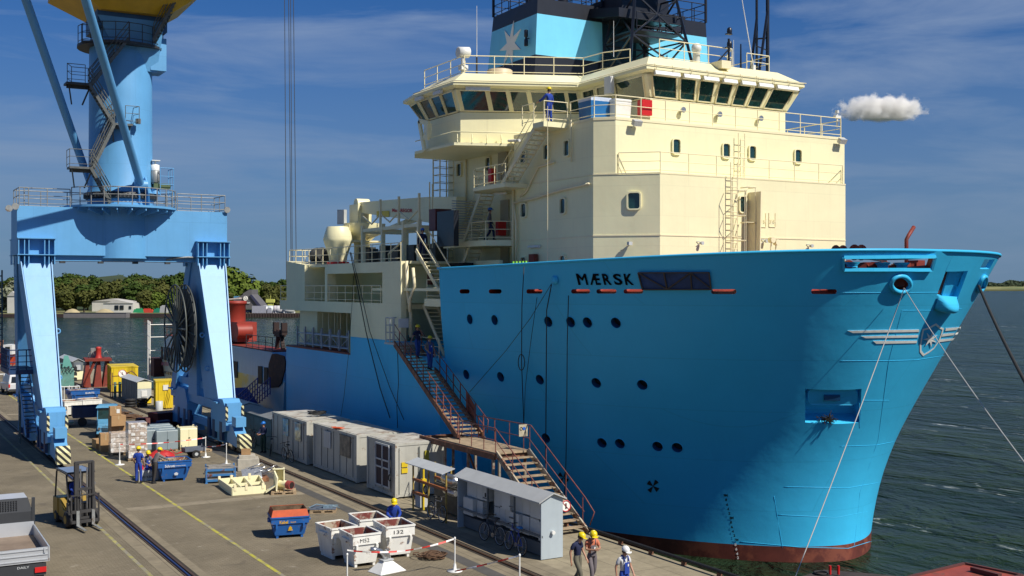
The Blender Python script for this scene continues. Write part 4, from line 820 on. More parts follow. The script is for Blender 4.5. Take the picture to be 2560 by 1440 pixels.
# =================================================================== SETTING: quay, water, far shores, sky cloud
def pavmat():
    m = bpy.data.materials.new('quay paving'); m.use_nodes = True; t = m.node_tree; N = t.nodes; l = t.links.new; b = N['Principled BSDF']; b.inputs['Roughness'].default_value = .85; b.inputs['Specular IOR Level'].default_value = .25
    tc = N.new('ShaderNodeTexCoord'); br = N.new('ShaderNodeTexBrick'); br.inputs['Scale'].default_value = 1; br.inputs['Brick Width'].default_value = .24; br.inputs['Row Height'].default_value = .12; br.inputs['Mortar Size'].default_value = .010; br.inputs['Bias'].default_value = -.1
    br.inputs['Color1'].default_value = (.225, .190, .130, 1); br.inputs['Color2'].default_value = (.20, .168, .114, 1); br.inputs['Mortar'].default_value = (.15, .125, .083, 1); l(tc.outputs['Object'], br.inputs[0])
    n = N.new('ShaderNodeTexNoise'); n.inputs['Scale'].default_value = .35; n.inputs['Detail'].default_value = 9; n.inputs['Roughness'].default_value = .68; l(tc.outputs['Object'], n.inputs[0])
    r = N.new('ShaderNodeMapRange'); r.inputs['From Min'].default_value = .3; r.inputs['From Max'].default_value = .72; r.inputs['To Min'].default_value = .68; r.inputs['To Max'].default_value = 1.22; l(n.outputs[0], r.inputs[0])
    mm = N.new('ShaderNodeMixRGB'); mm.blend_type = 'MULTIPLY'; mm.inputs[0].default_value = 1; l(br.outputs[0], mm.inputs[1]); l(r.outputs[0], mm.inputs[2])
    n2 = N.new('ShaderNodeTexNoise'); n2.inputs['Scale'].default_value = .9; n2.inputs['Detail'].default_value = 6; n2.inputs['Distortion'].default_value = .6; l(tc.outputs['Object'], n2.inputs[0])
    c2 = N.new('ShaderNodeValToRGB'); c2.color_ramp.elements[0].position = .60; c2.color_ramp.elements[1].position = .70; l(n2.outputs[0], c2.inputs[0])
    s = N.new('ShaderNodeMath'); s.operation = 'MULTIPLY'; s.inputs[1].default_value = .45; l(c2.outputs[0], s.inputs[0])
    m2 = N.new('ShaderNodeMixRGB'); m2.inputs[2].default_value = (.10, .085, .065, 1); l(s.outputs[0], m2.inputs[0]); l(mm.outputs[0], m2.inputs[1])
    n5 = N.new('ShaderNodeTexNoise'); n5.inputs['Scale'].default_value = 1.7; n5.inputs['Detail'].default_value = 8; l(tc.outputs['Object'], n5.inputs[0])
    c5 = N.new('ShaderNodeValToRGB'); c5.color_ramp.elements[0].position = .66; c5.color_ramp.elements[1].position = .74; l(n5.outputs[0], c5.inputs[0])
    m5 = N.new('ShaderNodeMixRGB'); m5.inputs[2].default_value = (.42, .38, .30, 1); s5 = N.new('ShaderNodeMath'); s5.operation = 'MULTIPLY'; s5.inputs[1].default_value = .5; l(c5.outputs[0], s5.inputs[0]); l(s5.outputs[0], m5.inputs[0]); l(m2.outputs[0], m5.inputs[1]); l(m5.outputs[0], b.inputs['Base Color'])
    bp = N.new('ShaderNodeBump'); bp.inputs['Distance'].default_value = .01; l(br.outputs['Fac'], bp.inputs['Height']); bp.invert = True; l(bp.outputs[0], b.inputs['Normal']); return m
def concmat(name, col, lo=.7, jw=1.2):
    m = bpy.data.materials.new(name); m.use_nodes = True; t = m.node_tree; N = t.nodes; l = t.links.new; b = N['Principled BSDF']; b.inputs['Roughness'].default_value = .85; b.inputs['Specular IOR Level'].default_value = .25
    tc = N.new('ShaderNodeTexCoord'); br = N.new('ShaderNodeTexBrick'); br.offset = 0; br.inputs['Scale'].default_value = 1; br.inputs['Brick Width'].default_value = jw; br.inputs['Row Height'].default_value = 3.1; br.inputs['Mortar Size'].default_value = .012
    for i, k in (('Color1', 1.0), ('Color2', .88), ('Mortar', .42)): br.inputs[i].default_value = (*(c * k for c in col), 1)
    l(tc.outputs['Object'], br.inputs[0])
    n = N.new('ShaderNodeTexNoise'); n.inputs['Scale'].default_value = 1.3; n.inputs['Detail'].default_value = 10; n.inputs['Roughness'].default_value = .7; l(tc.outputs['Object'], n.inputs[0])
    r = N.new('ShaderNodeMapRange'); r.inputs['From Min'].default_value = .3; r.inputs['From Max'].default_value = .7; r.inputs['To Min'].default_value = lo; r.inputs['To Max'].default_value = 1.15; l(n.outputs[0], r.inputs[0])
    mm = N.new('ShaderNodeMixRGB'); mm.blend_type = 'MULTIPLY'; mm.inputs[0].default_value = 1; l(br.outputs[0], mm.inputs[1]); l(r.outputs[0], mm.inputs[2]); l(mm.outputs[0], b.inputs['Base Color'])
    bp = N.new('ShaderNodeBump'); bp.inputs['Distance'].default_value = .006; l(n.outputs[0], bp.inputs['Height']); l(bp.outputs[0], b.inputs['Normal']); return m
PAV = pavmat(); CON1 = concmat('apron concrete', (.34, .29, .195)); CON2 = concmat('rail strip concrete', (.26, .22, .15)); CON3 = concmat('cross strip concrete', (.30, .255, .18), jw=2)
QX = 25.1; QY0, QY1 = -60, 175
def sheet(name, x0, x1, y0, y1, z, mt):
    m = MB(); m.poly([(x0, y0, z), (x1, y0, z), (x1, y1, z), (x0, y1, z)]); o = m.build(name, mt); o['kind'] = 'structure'; return o
m = MB(); m.bx(-260, QX, QY0, QY1, -6, 0); o = m.build('quay_ground', PAV); o['kind'] = 'structure'
sheet('quay_apron', 20.9, QX, QY0, QY1, .004, CON1); sheet('rail_strip', 18.95, 20.9, QY0, QY1, .005, CON2); sheet('cable_channel', 18.42, 18.95, QY0, QY1, .004, mat('channel cover', (.085, .08, .072), .8, var=.3))
sheet('rail_strip', 9.15, 10.45, QY0, QY1, .004, CON2); sheet('cross_strip', 10.5, 18.4, 50.25, 51.0, .004, CON3); sheet('cross_strip', 10.5, 18.4, 92.2, 93.0, .004, CON3)
def ymat():
    m = mat('yellow ground line', (.46, .42, .05), .8, var=.3, vs=3, rust=.42, rustc=(.25, .225, .17), rs=2.2); return m
sheet('yellow_line', 12.5, 12.63, QY0, QY1, .006, ymat()); sheet('yellow_line', 8.72, 8.85, QY0, QY1, .006, mat('faded yellow line', (.34, .31, .10), .8, var=.3, rust=.55, rustc=(.25, .225, .17), rs=2))
for x, lab in ((9.98, 'landward crane rail set in the paving with a blue cable beside it'), (19.72, 'seaward crane rail running past the containers')):
    m = MB(); m.poly([(x - .17, QY0, .008), (x + .17, QY0, .008), (x + .17, QY1, .008), (x - .17, QY1, .008)]); 
    t = thing('crane_rail', lab, 'rail', (x, 40, 0)); m.build('rail_groove', mat('rail groove', (.035, .028, .02), .9), t)
    m = MB(); m.bx(x - .04, x + .04, QY0, QY1, .009, .05); m.build('rail_head', mat('rail steel', (.13, .075, .045), .5, metal=.5, var=.3), t)
    m = MB(); m.bx(x + (.20 if x > 15 else -.24), x + (.24 if x > 15 else -.20), QY0, QY1, .006, .03); m.build('rail_edge', mat('rail edge steel', (.10, .07, .05), .7), t)
m = MB(); random.seed(2); m.path([V((9.82 + .02 * sin(i * .9), -5 + i * 2.0, .05)) for i in range(36)], .035, 6); tag(m.build('power_cable', mat('cable blue', (.02, .045, .16), .5)), 'long blue power cable lying beside the landward crane rail', 'cable')
# edge pipe rail and timber fender
t = thing('edge_guard_rail', 'low black pipe guard along the edge of the quay under the bow', 'guard rail', (24.95, 30, 0)); m = MB(); m.tube((24.93, -10, .2), (24.93, 39.5, .2), .07, n=8); m.build('pipe', RUBBER, t)
for i in range(26): y = -8 + i * 1.85; m = MB(); m.box((24.93, y, .08), (.16, .10, .16)); m.build('bracket', BROWNR, t)
m = MB(); m.bx(25.1, 25.3, QY0, QY1, -1.4, -.1); tag(m.build('quay_fender', mat('timber fender', (.03, .025, .02), .9)), 'dark timber fender beam bolted along the quay face', 'fender')
# ---- water
def watermat():
    m = bpy.data.materials.new('harbour water'); m.use_nodes = True; t = m.node_tree; N = t.nodes; l = t.links.new; b = N['Principled BSDF']
    b.inputs['Roughness'].default_value = .16; b.inputs['IOR'].default_value = 1.33; b.inputs['Specular IOR Level'].default_value = .085
    tc = N.new('ShaderNodeTexCoord'); hs = []
    def noise(sc, rot, scale, det, w):
        mp = N.new('ShaderNodeMapping'); mp.inputs['Rotation'].default_value = (0, 0, R(rot)); mp.inputs['Scale'].default_value = sc; l(tc.outputs['Object'], mp.inputs[0])
        n = N.new('ShaderNodeTexNoise'); n.inputs['Scale'].default_value = scale; n.inputs['Detail'].default_value = det; n.inputs['Roughness'].default_value = .6; n.inputs['Distortion'].default_value = .7; l(mp.outputs[0], n.inputs[0])
        k = N.new('ShaderNodeMath'); k.operation = 'MULTIPLY'; k.inputs[1].default_value = w; l(n.outputs[0], k.inputs[0]); return n, k
    n1, k1 = noise((1, .45, 1), 35, .14, 5, 1.5); n2, k2 = noise((1, .5, 1), 20, .6, 5, .42); n3, k3 = noise((1, .6, 1), 50, 2.4, 4, .10)
    a = N.new('ShaderNodeMath'); a.operation = 'ADD'; l(k1.outputs[0], a.inputs[0]); l(k2.outputs[0], a.inputs[1]); a2 = N.new('ShaderNodeMath'); a2.operation = 'ADD'; l(a.outputs[0], a2.inputs[0]); l(k3.outputs[0], a2.inputs[1])
    bp = N.new('ShaderNodeBump'); bp.inputs['Distance'].default_value = 2.8; bp.inputs['Strength'].default_value = 1; l(a2.outputs[0], bp.inputs['Height']); l(bp.outputs[0], b.inputs['Normal'])
    cr_ = N.new('ShaderNodeValToRGB'); cr_.color_ramp.elements[0].color = (.008, .021, .013, 1); cr_.color_ramp.elements[1].color = (.026, .045, .018, 1); cr_.color_ramp.elements[0].position = .35; cr_.color_ramp.elements[1].position = .7; l(n1.outputs[0], cr_.inputs[0])
    # sparse foam crests
    n6, k6 = noise((1, .35, 1), 30, .22, 3, 1); c6 = N.new('ShaderNodeValToRGB'); c6.color_ramp.elements[0].position = .57; c6.color_ramp.elements[1].position = .68; l(n6.outputs[0], c6.inputs[0])
    n7, k7 = noise((1, .3, 1), 25, 1.6, 8, 1); c7 = N.new('ShaderNodeValToRGB'); c7.color_ramp.elements[0].position = .57; c7.color_ramp.elements[1].position = .64; l(n7.outputs[0], c7.inputs[0])
    mu = N.new('ShaderNodeMath'); mu.operation = 'MULTIPLY'; l(c6.outputs[0], mu.inputs[0]); l(c7.outputs[0], mu.inputs[1]); mu2 = N.new('ShaderNodeMath'); mu2.operation = 'MULTIPLY'; mu2.inputs[1].default_value = .75; l(mu.outputs[0], mu2.inputs[0])
    mm = N.new('ShaderNodeMixRGB'); mm.inputs[2].default_value = (.6, .64, .62, 1); l(mu2.outputs[0], mm.inputs[0]); l(cr_.outputs[0], mm.inputs[1]); l(mm.outputs[0], b.inputs['Base Color']); return m
m = MB(); S_ = 9000; m.poly([(-S_, -S_, WL), (S_, -S_, WL), (S_, S_ * 1.0, WL), (-S_, S_, WL)]); o = m.build('water', watermat()); o['kind'] = 'structure'
# foam streaks by the bow (broken water)
# ---- far shores
def D(px, d, z=0.0):        # point at picture column px and forward distance d
    r = FW + RT * ((px - CX) / FPX); return V((r.x * d, r.y * d, z))
GRASS = mat('rough grass bank', (.14, .15, .05), .9, var=.4, vs=.05, streak=0, rust=.3, rustc=(.26, .22, .11), rs=.04); EARTH = mat('earth', (.2, .17, .11), .9, var=.3, vs=.05)
m = MB(); d0 = 456; pts = [D(-500, d0), D(1500, d0), D(2000, 1500), D(-1500, 1500)]; m.prism([V((p.x, p.y, -6)) for p in pts], (0, 0, 4.6)); o = m.build('far_shore_ground', GRASS); o['kind'] = 'structure'
m = MB(); N_ = 40; prof = []
for i in range(N_ + 1): px = -500 + i * 50; prof.append((px, 9 + 5 * sin(i * .5) + 3 * sin(i * 1.3)))
vs = [];
for px, h in prof: vs += [D(px, 530, -1.4), D(px, 640, h * .9 + 1), D(px, 900, h * .6)]
fs = []
for i in range(N_): a = i * 3; fs += [(a, a + 3, a + 4, a + 1), (a + 1, a + 4, a + 5, a + 2)]
m.add(vs, fs, True); o = m.build('far_shore_hill', mat('wooded slope', (.035, .055, .018), .9, var=.4, vs=.05)); o['kind'] = 'structure'
m = MB(); a, b = D(2300, 3200, -3), D(3100, 3000, -3); c, d = D(3100, 5200, -3), D(2300, 5200, -3); m.prism([a, b, c, d], (0, 0, 4)); o = m.build('distant_shore_ground', mat('distant field', (.26, .24, .085), .9, var=.35, vs=.004, rust=.5, rustc=(.08, .12, .035), rs=.006)); o['kind'] = 'structure'
m = MB(); vs = []; N_ = 60
for i in range(N_ + 1): px = 2300 + i * 14; vs += [D(px, 3500, 0), D(px, 3700, 8), D(px, 4600, 14)]
fs = []
for i in range(N_): a = i * 3; fs += [(a, a + 3, a + 4, a + 1), (a + 1, a + 4, a + 5, a + 2)]
m.add(vs, fs, True); o = m.build('distant_field_slope', MC['distant field']); o['kind'] = 'structure'
# quay walls of the far shore
PILE = mat('dark sheet piling', (.045, .028, .025), .8, var=.3)
t = thing('far_quay_wall', 'long dark piled quay wall at the foot of the far wood', 'quay wall', tuple(D(620, 452, WL))); m = MB(); a, b = D(560, 452), D(1200, 452); m.beam((a.x, a.y, -2.2), (b.x, b.y, -2.2), 1.2, 2.2); m.build('wall', PILE, t)
m = MB(); 
for i in range(90): p = D(562 + i * 4, 451); m.beam((p.x, p.y, -3), (p.x, p.y, -.9), .35)
m.build('pile_row', PILE, t)
t = thing('far_quay_wall', 'low dark jetty right of the grey barge on the far shore', 'quay wall', tuple(D(380, 452, WL))); m = MB(); a, b = D(320, 452), D(430, 452); m.beam((a.x, a.y, -2.1), (b.x, b.y, -2.1), 1.6, 1.9); m.build('wall', PILE, t)
m = MB(); a, b = D(-80, 453), D(175, 453); m.beam((a.x, a.y, -2.2), (b.x, b.y, -2.2), 1.2, 1.6); tag(m.build('far_quay_wall', PILE), 'dark quay wall on the far shore left of the moored grey barge', 'quay wall')
t = thing('far_barge', 'long low grey barge moored under the far wood', 'barge', tuple(D(245, 450, WL))); m = MB(); a, b = D(166, 450), D(322, 450); m.beam((a.x, a.y, -1.9), (b.x, b.y, -1.9), 6, 2.0); m.build('hull', mat('barge grey', (.17, .16, .16), .8), t); m = MB(); m.beam((a.x, a.y, -.86), (b.x, b.y, -.86), 6.2, .12); m.build('deck', DSTEEL, t)
def bld(name, label, pxa, pxb, d, h, z0=-1.4, mt=None, rmt=None, roof=1.2, dep=9):
    a, b = D(pxa, d, z0), D(pxb, d, z0); t = thing(name, label, 'building', tuple((a + b) / 2)); dv = FW * dep; m = MB(); m.prism([a, b, b + dv, a + dv], (0, 0, h)); m.build('wall', mt, t)
    m = MB(); u = V((0, 0, h + .02)); r_ = V((0, 0, h + roof)); c0 = (a + b) / 2
    m.prism([a + u - FW * .3, b + u - FW * .3, (a + b) / 2 + r_ - FW * .3], FW * (dep + .6)); m.build('roof', rmt, t); return t, a, b
WB_ = mat('far building white', (.62, .60, .54), .7, var=.1, vs=.3)
t, a, b = bld('shore_building', 'low white gabled shed on the far shore with small windows', 258, 333, 470, 4.0, mt=WB_, rmt=mat('far roof pale', (.5, .48, .44), .8), roof=1.4)
for u in (.45, .62, .90): m = MB(); c = a.lerp(b, u) - FW * .05; m.box((c.x, c.y, .9), (1.6 if u < .9 else 1.0, .3, 1.8 if u < .9 else 1.2), rz=-AZ); m.build('window', DKGL, t)
bld('shore_building', 'second pale shed half hidden by trees behind the white gabled shed', 230, 325, 500, 4.4, mt=WB_, rmt=MC['far roof pale'], roof=1.2)
bld('shore_building', 'white house at the far left edge of the opposite shore', 18, 44, 470, 7.0, mt=WB_, rmt=MC['far roof pale'], roof=2)
# pyramid hall with a round emblem
HALL = mat('hall slate cladding', (.12, .115, .12), .7, var=.15, vs=.4, streak=.3, stc=(.08, .08, .085)); d_ = 475
def Z(py, d): return CH + (HY - py) * d / FPX
t = thing('shore_hall', 'dark grey wedge shaped hall with a round white emblem on the far shore', 'building', tuple(D(625, d_, -1.4)))
poly = [(582, 772), (584, 748), (607, 737), (607, 734), (623, 724), (629, 724), (629, 736), (660, 772)]
m = MB(); m.prism([D(px, d_, Z(py, d_)) for px, py in poly], FW * 12); m.build('wall', HALL, t)
m = MB(); m.prism([D(624, d_ - .2, Z(738, d_)), D(630, d_ - .2, Z(737, d_)), D(652, d_ - .2, Z(764, d_)), D(645, d_ - .2, Z(766, d_))], FW * -.4); m.build('glazed_strip', mat('glazing violet', (.05, .05, .09), .2), t)
m = MB(); c = D(613.5, d_ - .4, Z(746, d_)); rr_ = 5.2 * d_ / FPX
def hp(u, v): return c + RT * u + V((0, 0, v))
m.path([hp(rr_ * cos(i * pi / 10), rr_ * sin(i * pi / 10)) for i in range(20)], .16, 4, True)
for o_ in (-.35, .05, .42): m.path([hp(rr_ * .9 * (u / 5 - 1), rr_ * (o_ + .16 * sin(u * 1.1))) for u in range(11)], .15, 4)
m.build('round_emblem', STARW, t)
m = MB(); random.seed(1)
for u in range(22):
    if u != 12: m.prism([D(600.5 + u * 1.1, d_ - .4, Z(758.2, d_)), D(601.3 + u * 1.1, d_ - .4, Z(758.2, d_)), D(601.3 + u * 1.1, d_ - .4, Z(756.2 - .4 * (u % 3 == 0), d_)), D(600.5 + u * 1.1, d_ - .4, Z(756.2, d_))], FW * .1)
m.build('sign_strip', STARW, t)
m = MB(); a, b = D(573, 470, Z(748, 470)), D(601, 470, Z(745.5, 470)); m.beam(a, b, 4, .5); m.build('flat_roof', mat('pale pink roof', (.6, .5, .45), .7), t)
m = MB(); a, b = D(588, 478, Z(744, 478)), D(607, 478, Z(744, 478)); m.beam(a, b, 5, 1.2); m.build('blue_roof', mat('roof blue', (.08, .25, .42), .6), t)
random.seed(8)
CARC = [(.5, .5, .5), (.35, .02, .05), (.02, .02, .03), (.03, .05, .12), (.5, .5, .52), (.05, .05, .06)]
for i, px in enumerate((601, 613, 620, 628, 636, 643)):
    p = D(px, 455.5, -1.1); t = thing('parked_car', ['silver car parked on the far quay before the dark hall, leftmost of the row', 'dark red car second in the row before the dark hall', 'black car third in the row before the dark hall', 'navy car fourth in the row before the dark hall', 'pale car fifth in the row before the dark hall', 'dark car at the right end of the row before the dark hall'][i], 'car', tuple(p), -AZ, 'cars parked before the dark hall on the far shore')
    m = MB(); m.prism([(-2.0, -.8, .3), (2.0, -.8, .3), (2.05, -.8, .8), (1.1, -.8, .95), (.5, -.8, 1.45), (-1.0, -.8, 1.45), (-1.8, -.8, .95), (-2.05, -.8, .85)], (0, 1.6, 0)); m.build('body', mat('car paint %d' % i, CARC[i], .3), **bare(t))
    m = MB(); m.bx(-1.3, .8, -.84, .84, .95, 1.3); m.build('window', DKGL, **bare(t))
    for s_ in (-1.25, 1.25): m = MB(); m.cyl((s_, -.72, .32), .32, .2, 10, 'Y'); m.build('wheel', RUBBER, **bare(t))
for i, (px, w, c_, lab) in enumerate(((665, 4, (.6, .6, .6), 'white round tank left of the others on the far quay'), (676, 4, (.55, .6, .6), 'white and green round tank in the middle of the far quay'), (689, 3, (.6, .55, .55), 'narrow white tank between the two large ones on the far quay'), (699, 5, (.62, .6, .6), 'white tank with a red mark on the far quay'), (722, 6, (.6, .6, .58), 'white tank at the right end near the ship stern'))):
    p = D(px, 456, .4); m = MB(); m.lathe(p, [(.4, -w / 2 * .8), (1.5, -w / 2 * .6), (1.6, 0), (1.5, w / 2 * .6), (.4, w / 2 * .8)], 14, 'X'); m.box((p.x, p.y, -.9), (w * .8, 1.6, .9)); tag(m.build('round_tank', mat('tank %d' % i, c_, .4)), lab, 'tank', 'round tanks on the far quay')
p = D(649, 455, -.9); m = MB(); m.box(p + V((0, 0, 1.2)), (5.6, 2.2, 3.0), rz=-AZ); m.box(p + V((3.6, -2, .9)), (1.8, 2.2, 2.2), rz=-AZ, tp=(.8, 1)); tag(m.build('boat_trailer', mat('pale violet grey', (.38, .38, .42), .5)), 'pale box truck parked right of the cars on the far quay', 'truck')
t = thing('yellow_tower', 'small yellow control tower on legs in front of the far trees', 'tower', tuple(D(676, 462, -1.4))); m = MB(); m.box(D(676, 462, Z(752, 462)), (3.2, 2.4, 1.4), rz=-AZ); m.box(D(676, 462, Z(764, 462)), (1.8, 1.8, 1.6), rz=-AZ); m.build('cabin', mat('tower yellow', (.55, .55, .12), .6), t); m = MB()
for k in (-1, 1): a = D(676, 462) + RT * k * 1.2; m.tube((a.x, a.y, -1.4), (a.x, a.y, Z(750, 462)), .12, n=5)
a = D(676, 462); m.tube((a.x, a.y, Z(750, 462)), (a.x, a.y, Z(738, 462)), .1, n=5); m.build('mast', MC['tower yellow'], t)
for px, w, h, c_, lab, nm, ct in ((368, 5.0, 1.3, (.55, .06, .03), 'red orange lifeboat standing ashore on the far quay', 'lifeboat', 'boat'), (398, 4.4, 1.5, (.02, .22, .12), 'green skip on the far quay', 'green_skip', 'skip'), (348, 4.5, 1.4, (.03, .32, .12), 'bright green machine left of the lifeboat on the far quay', 'green_machine', 'machine'), (410, 3.0, 2.6, (.42, .42, .40), 'grey cabin right of the green skip on the far quay', 'grey_cabin', 'cabin')):
    p = D(px, 456, -.9); m = MB(); m.box((p.x, p.y, -.9 + h / 2), (w, 2, h), rz=-AZ, tp=(.8, .85)); m.box((p.x, p.y, -.9 + h + .15), (w * .5, 1.2, .4), rz=-AZ); tag(m.build(nm, mat('shore ' + nm, c_, .5)), lab, ct)
for px, w, lab in ((181, 13, 'pale sand heap left of the white shed on the far shore'), (262, 16, 'pale sand heap right in front of the white shed')):
    p = D(px, 459, -1.5); m = MB(); random.seed(px); w *= .55; m.lathe(p, [(w / 2, 0), (w * .36, 1.0), (w * .2, 1.8), (.3, 2.1)], 14); tag(m.build('sand_heap', mat('sand heap', (.42, .35, .20), .95, var=.2, vs=.4)), lab, 'sand heap')
# ---- trees: leaf-clump crowns, shared meshes
def leafmat(name, a, b):
    m = bpy.data.materials.new(name); m.use_nodes = True; t = m.node_tree; N = t.nodes; l = t.links.new; p = N['Principled BSDF']; p.inputs['Roughness'].default_value = .7; p.inputs['Specular IOR Level'].default_value = .15
    tc = N.new('ShaderNodeTexCoord'); n = N.new('ShaderNodeTexNoise'); n.inputs['Scale'].default_value = .45; n.inputs['Detail'].default_value = 4; l(tc.outputs['Object'], n.inputs[0]); oi = N.new('ShaderNodeObjectInfo')
    ad = N.new('ShaderNodeMath'); ad.operation = 'ADD'; l(n.outputs[0], ad.inputs[0]); mu = N.new('ShaderNodeMath'); mu.operation = 'MULTIPLY'; mu.inputs[1].default_value = .35; l(oi.outputs['Random'], mu.inputs[0]); l(mu.outputs[0], ad.inputs[1])
    c = N.new('ShaderNodeValToRGB'); c.color_ramp.elements[0].position = .4; c.color_ramp.elements[1].position = .95; c.color_ramp.elements[0].color = (*a, 1); c.color_ramp.elements[1].color = (*b, 1); l(ad.outputs[0], c.inputs[0]); l(c.outputs[0], p.inputs['Base Color']); return m
LEAF = [leafmat('dark green leaves', (.030, .056, .010), (.056, .088, .015)), leafmat('olive leaves', (.050, .060, .012), (.09, .094, .022)), leafmat('bright leaves', (.055, .09, .011), (.11, .15, .022)), leafmat('silver willow leaves', (.13, .15, .10), (.24, .25, .16))]
BARK = mat('bark', (.05, .035, .025), .9)
def crown_mesh(seed, h, w, lm, n=2500, leaf=.78):
    rnd = random.Random(seed); m = MB(); lob = []
    for k in range(11):
        a = rnd.uniform(0, 2 * pi); r_ = rnd.uniform(0, .33) * w; z = rnd.uniform(.36, .84) * h; lob.append((V((r_ * cos(a), r_ * sin(a), z)), rnd.uniform(.16, .30) * w, rnd.uniform(.75, 1.05)))
    for k in range(n):
        c, s_, sq = rnd.choice(lob); d = V((rnd.gauss(0, 1), rnd.gauss(0, 1), rnd.gauss(0, 1))).normalized(); rad = s_ * (rnd.uniform(.25, 1) ** .4) * rnd.uniform(.9, 1.12); p = c + V((d.x * rad, d.y * rad, d.z * rad * sq))
        if p.z < .12 * h: continue
        nn = (d + V((rnd.gauss(0, .45), rnd.gauss(0, .45), rnd.gauss(0, .45) + .25))).normalized(); u = nn.cross(V((rnd.random(), rnd.random(), .3))).normalized(); v = nn.cross(u); q_ = leaf * rnd.uniform(.55, 1.25)
        m.add([p + u * q_ * cos(j * pi * .4 + .3) * rnd.uniform(.6, 1) + v * q_ * sin(j * pi * .4 + .3) * rnd.uniform(.6, 1) for j in range(5)], [(0, 1, 2, 3, 4)])
    return m
def tree_proto(seed, h, w, lm, label, grp):
    t = thing('broadleaf_tree', label, 'tree', (0, 0, 0), 0, grp); c = crown_mesh(seed, h, w, lm); c.build('crown', LEAF[lm], **bare(t)); m = MB(); m.tube((0, 0, -.5), (0, 0, h * .55), w * .035, w * .015, 7)
    for k in range(5): a = k * 1.3 + seed; m.tube((0, 0, h * (.2 + .06 * k)), (cos(a) * w * .28, sin(a) * w * .28, h * (.45 + .07 * k)), w * .014, w * .005, 5)
    m.build('trunk', BARK, **bare(t)); return t
TG = 'trees of the wood on the far shore'
LB = ['dark green tree in the dense wood on the far shore', 'olive brown tree in the dense wood on the far shore', 'bright green tree in the wood on the far shore']
prot = [tree_proto(i + 20, 12, 13, [0, 0, 1, 1, 2][i], LB[[0, 0, 1, 1, 2][i]], TG) for i in range(5)]
usedp = [False] * 5; random.seed(21)
def plant(k, px, d, s_, z, sz=1.0):
    o = prot[k] if not usedp[k] else copy_tree(prot[k]); usedp[k] = True; p = D(px, d, z); o.location = p; o.rotation_euler = (0, 0, random.uniform(0, 6.28)); o.scale = (s_, s_, s_ * sz); return o
def top(px):      # skyline of the wood, photo row
    T = [(-120, 715), (0, 706), (30, 696), (130, 696), (150, 693), (175, 688), (230, 693), (262, 700), (290, 688), (310, 697), (360, 690), (400, 697), (425, 690), (470, 688), (540, 690), (575, 692), (600, 693), (612, 707), (640, 706), (665, 703), (690, 707), (705, 701), (730, 700), (780, 704), (1200, 704)]
    for (a, b), (c, d) in zip(T, T[1:]):
        if px <= c: return b + (d - b) * (px - a) / (c - a)
    return 704
for row, (d, step, k_) in enumerate(((640, 26, (0, 1, 0)), (570, 27, (0, 1, 2)), (520, 31, (0, 2, 3)), (482, 40, (2, 3, 2)))):
    px = -60 + row * 9
    while px < 800:
        yt = top(px) + row * [0, 9, 22, 34][row] / max(row, 1) * 1.0 + random.uniform(-1.5, 4); zt = CH + (HY - yt) * d / FPX; zb = -1.4 + (0, 0, 0, 0)[row] + (max(0, (d - 530)) * .05)
        skip = row == 3 and (225 < px < 340 or px > 575) or row == 2 and (575 < px < 665)
        k = random.choice(k_); 
        if row >= 1 and 570 < px < 600: k = 4
        if row == 3 and 385 < px < 440: k = 4
        if not skip: plant(k, px, d, max(.55, (zt - zb) / 11.3), zb, 1)
        px += step * random.uniform(.8, 1.15)
plant(4, 590, 500, 1.55, -1.4); plant(4, 583, 490, .8, -1.4)
wt = tree_proto(77, 12, 13, 3, 'silvery willow at the far left of the opposite shore', None); wt.name = 'willow_tree'; wt.location = D(20, 476, -1.4); wt.scale = (.95, .95, 1.05)
# distant tree line on the right shore: one mass
m = MB(); random.seed(4)
for i in range(2600):
    px = 2380 + random.random() * 330; w_ = 5 + 4 * sin(px * .05) + 3 * sin(px * .13); z = random.random() * max(4, w_ + 6) + 7; p = D(px, 3900 + random.uniform(-60, 60), z + 4 + (px - 2440) * .02); s_ = random.uniform(3, 6); m.add([p + RT * s_ * cos(j * 1.57 + .4) + V((0, 0, 1)) * s_ * .8 * sin(j * 1.57 + .4) + FW * random.uniform(-3, 3) for j in range(4)], [(0, 1, 2, 3)])
tag(m.build('distant_wood', mat('distant foliage', (.035, .055, .025), .9)), 'distant line of trees above pale fields on the horizon', 'wood', None, 'stuff')
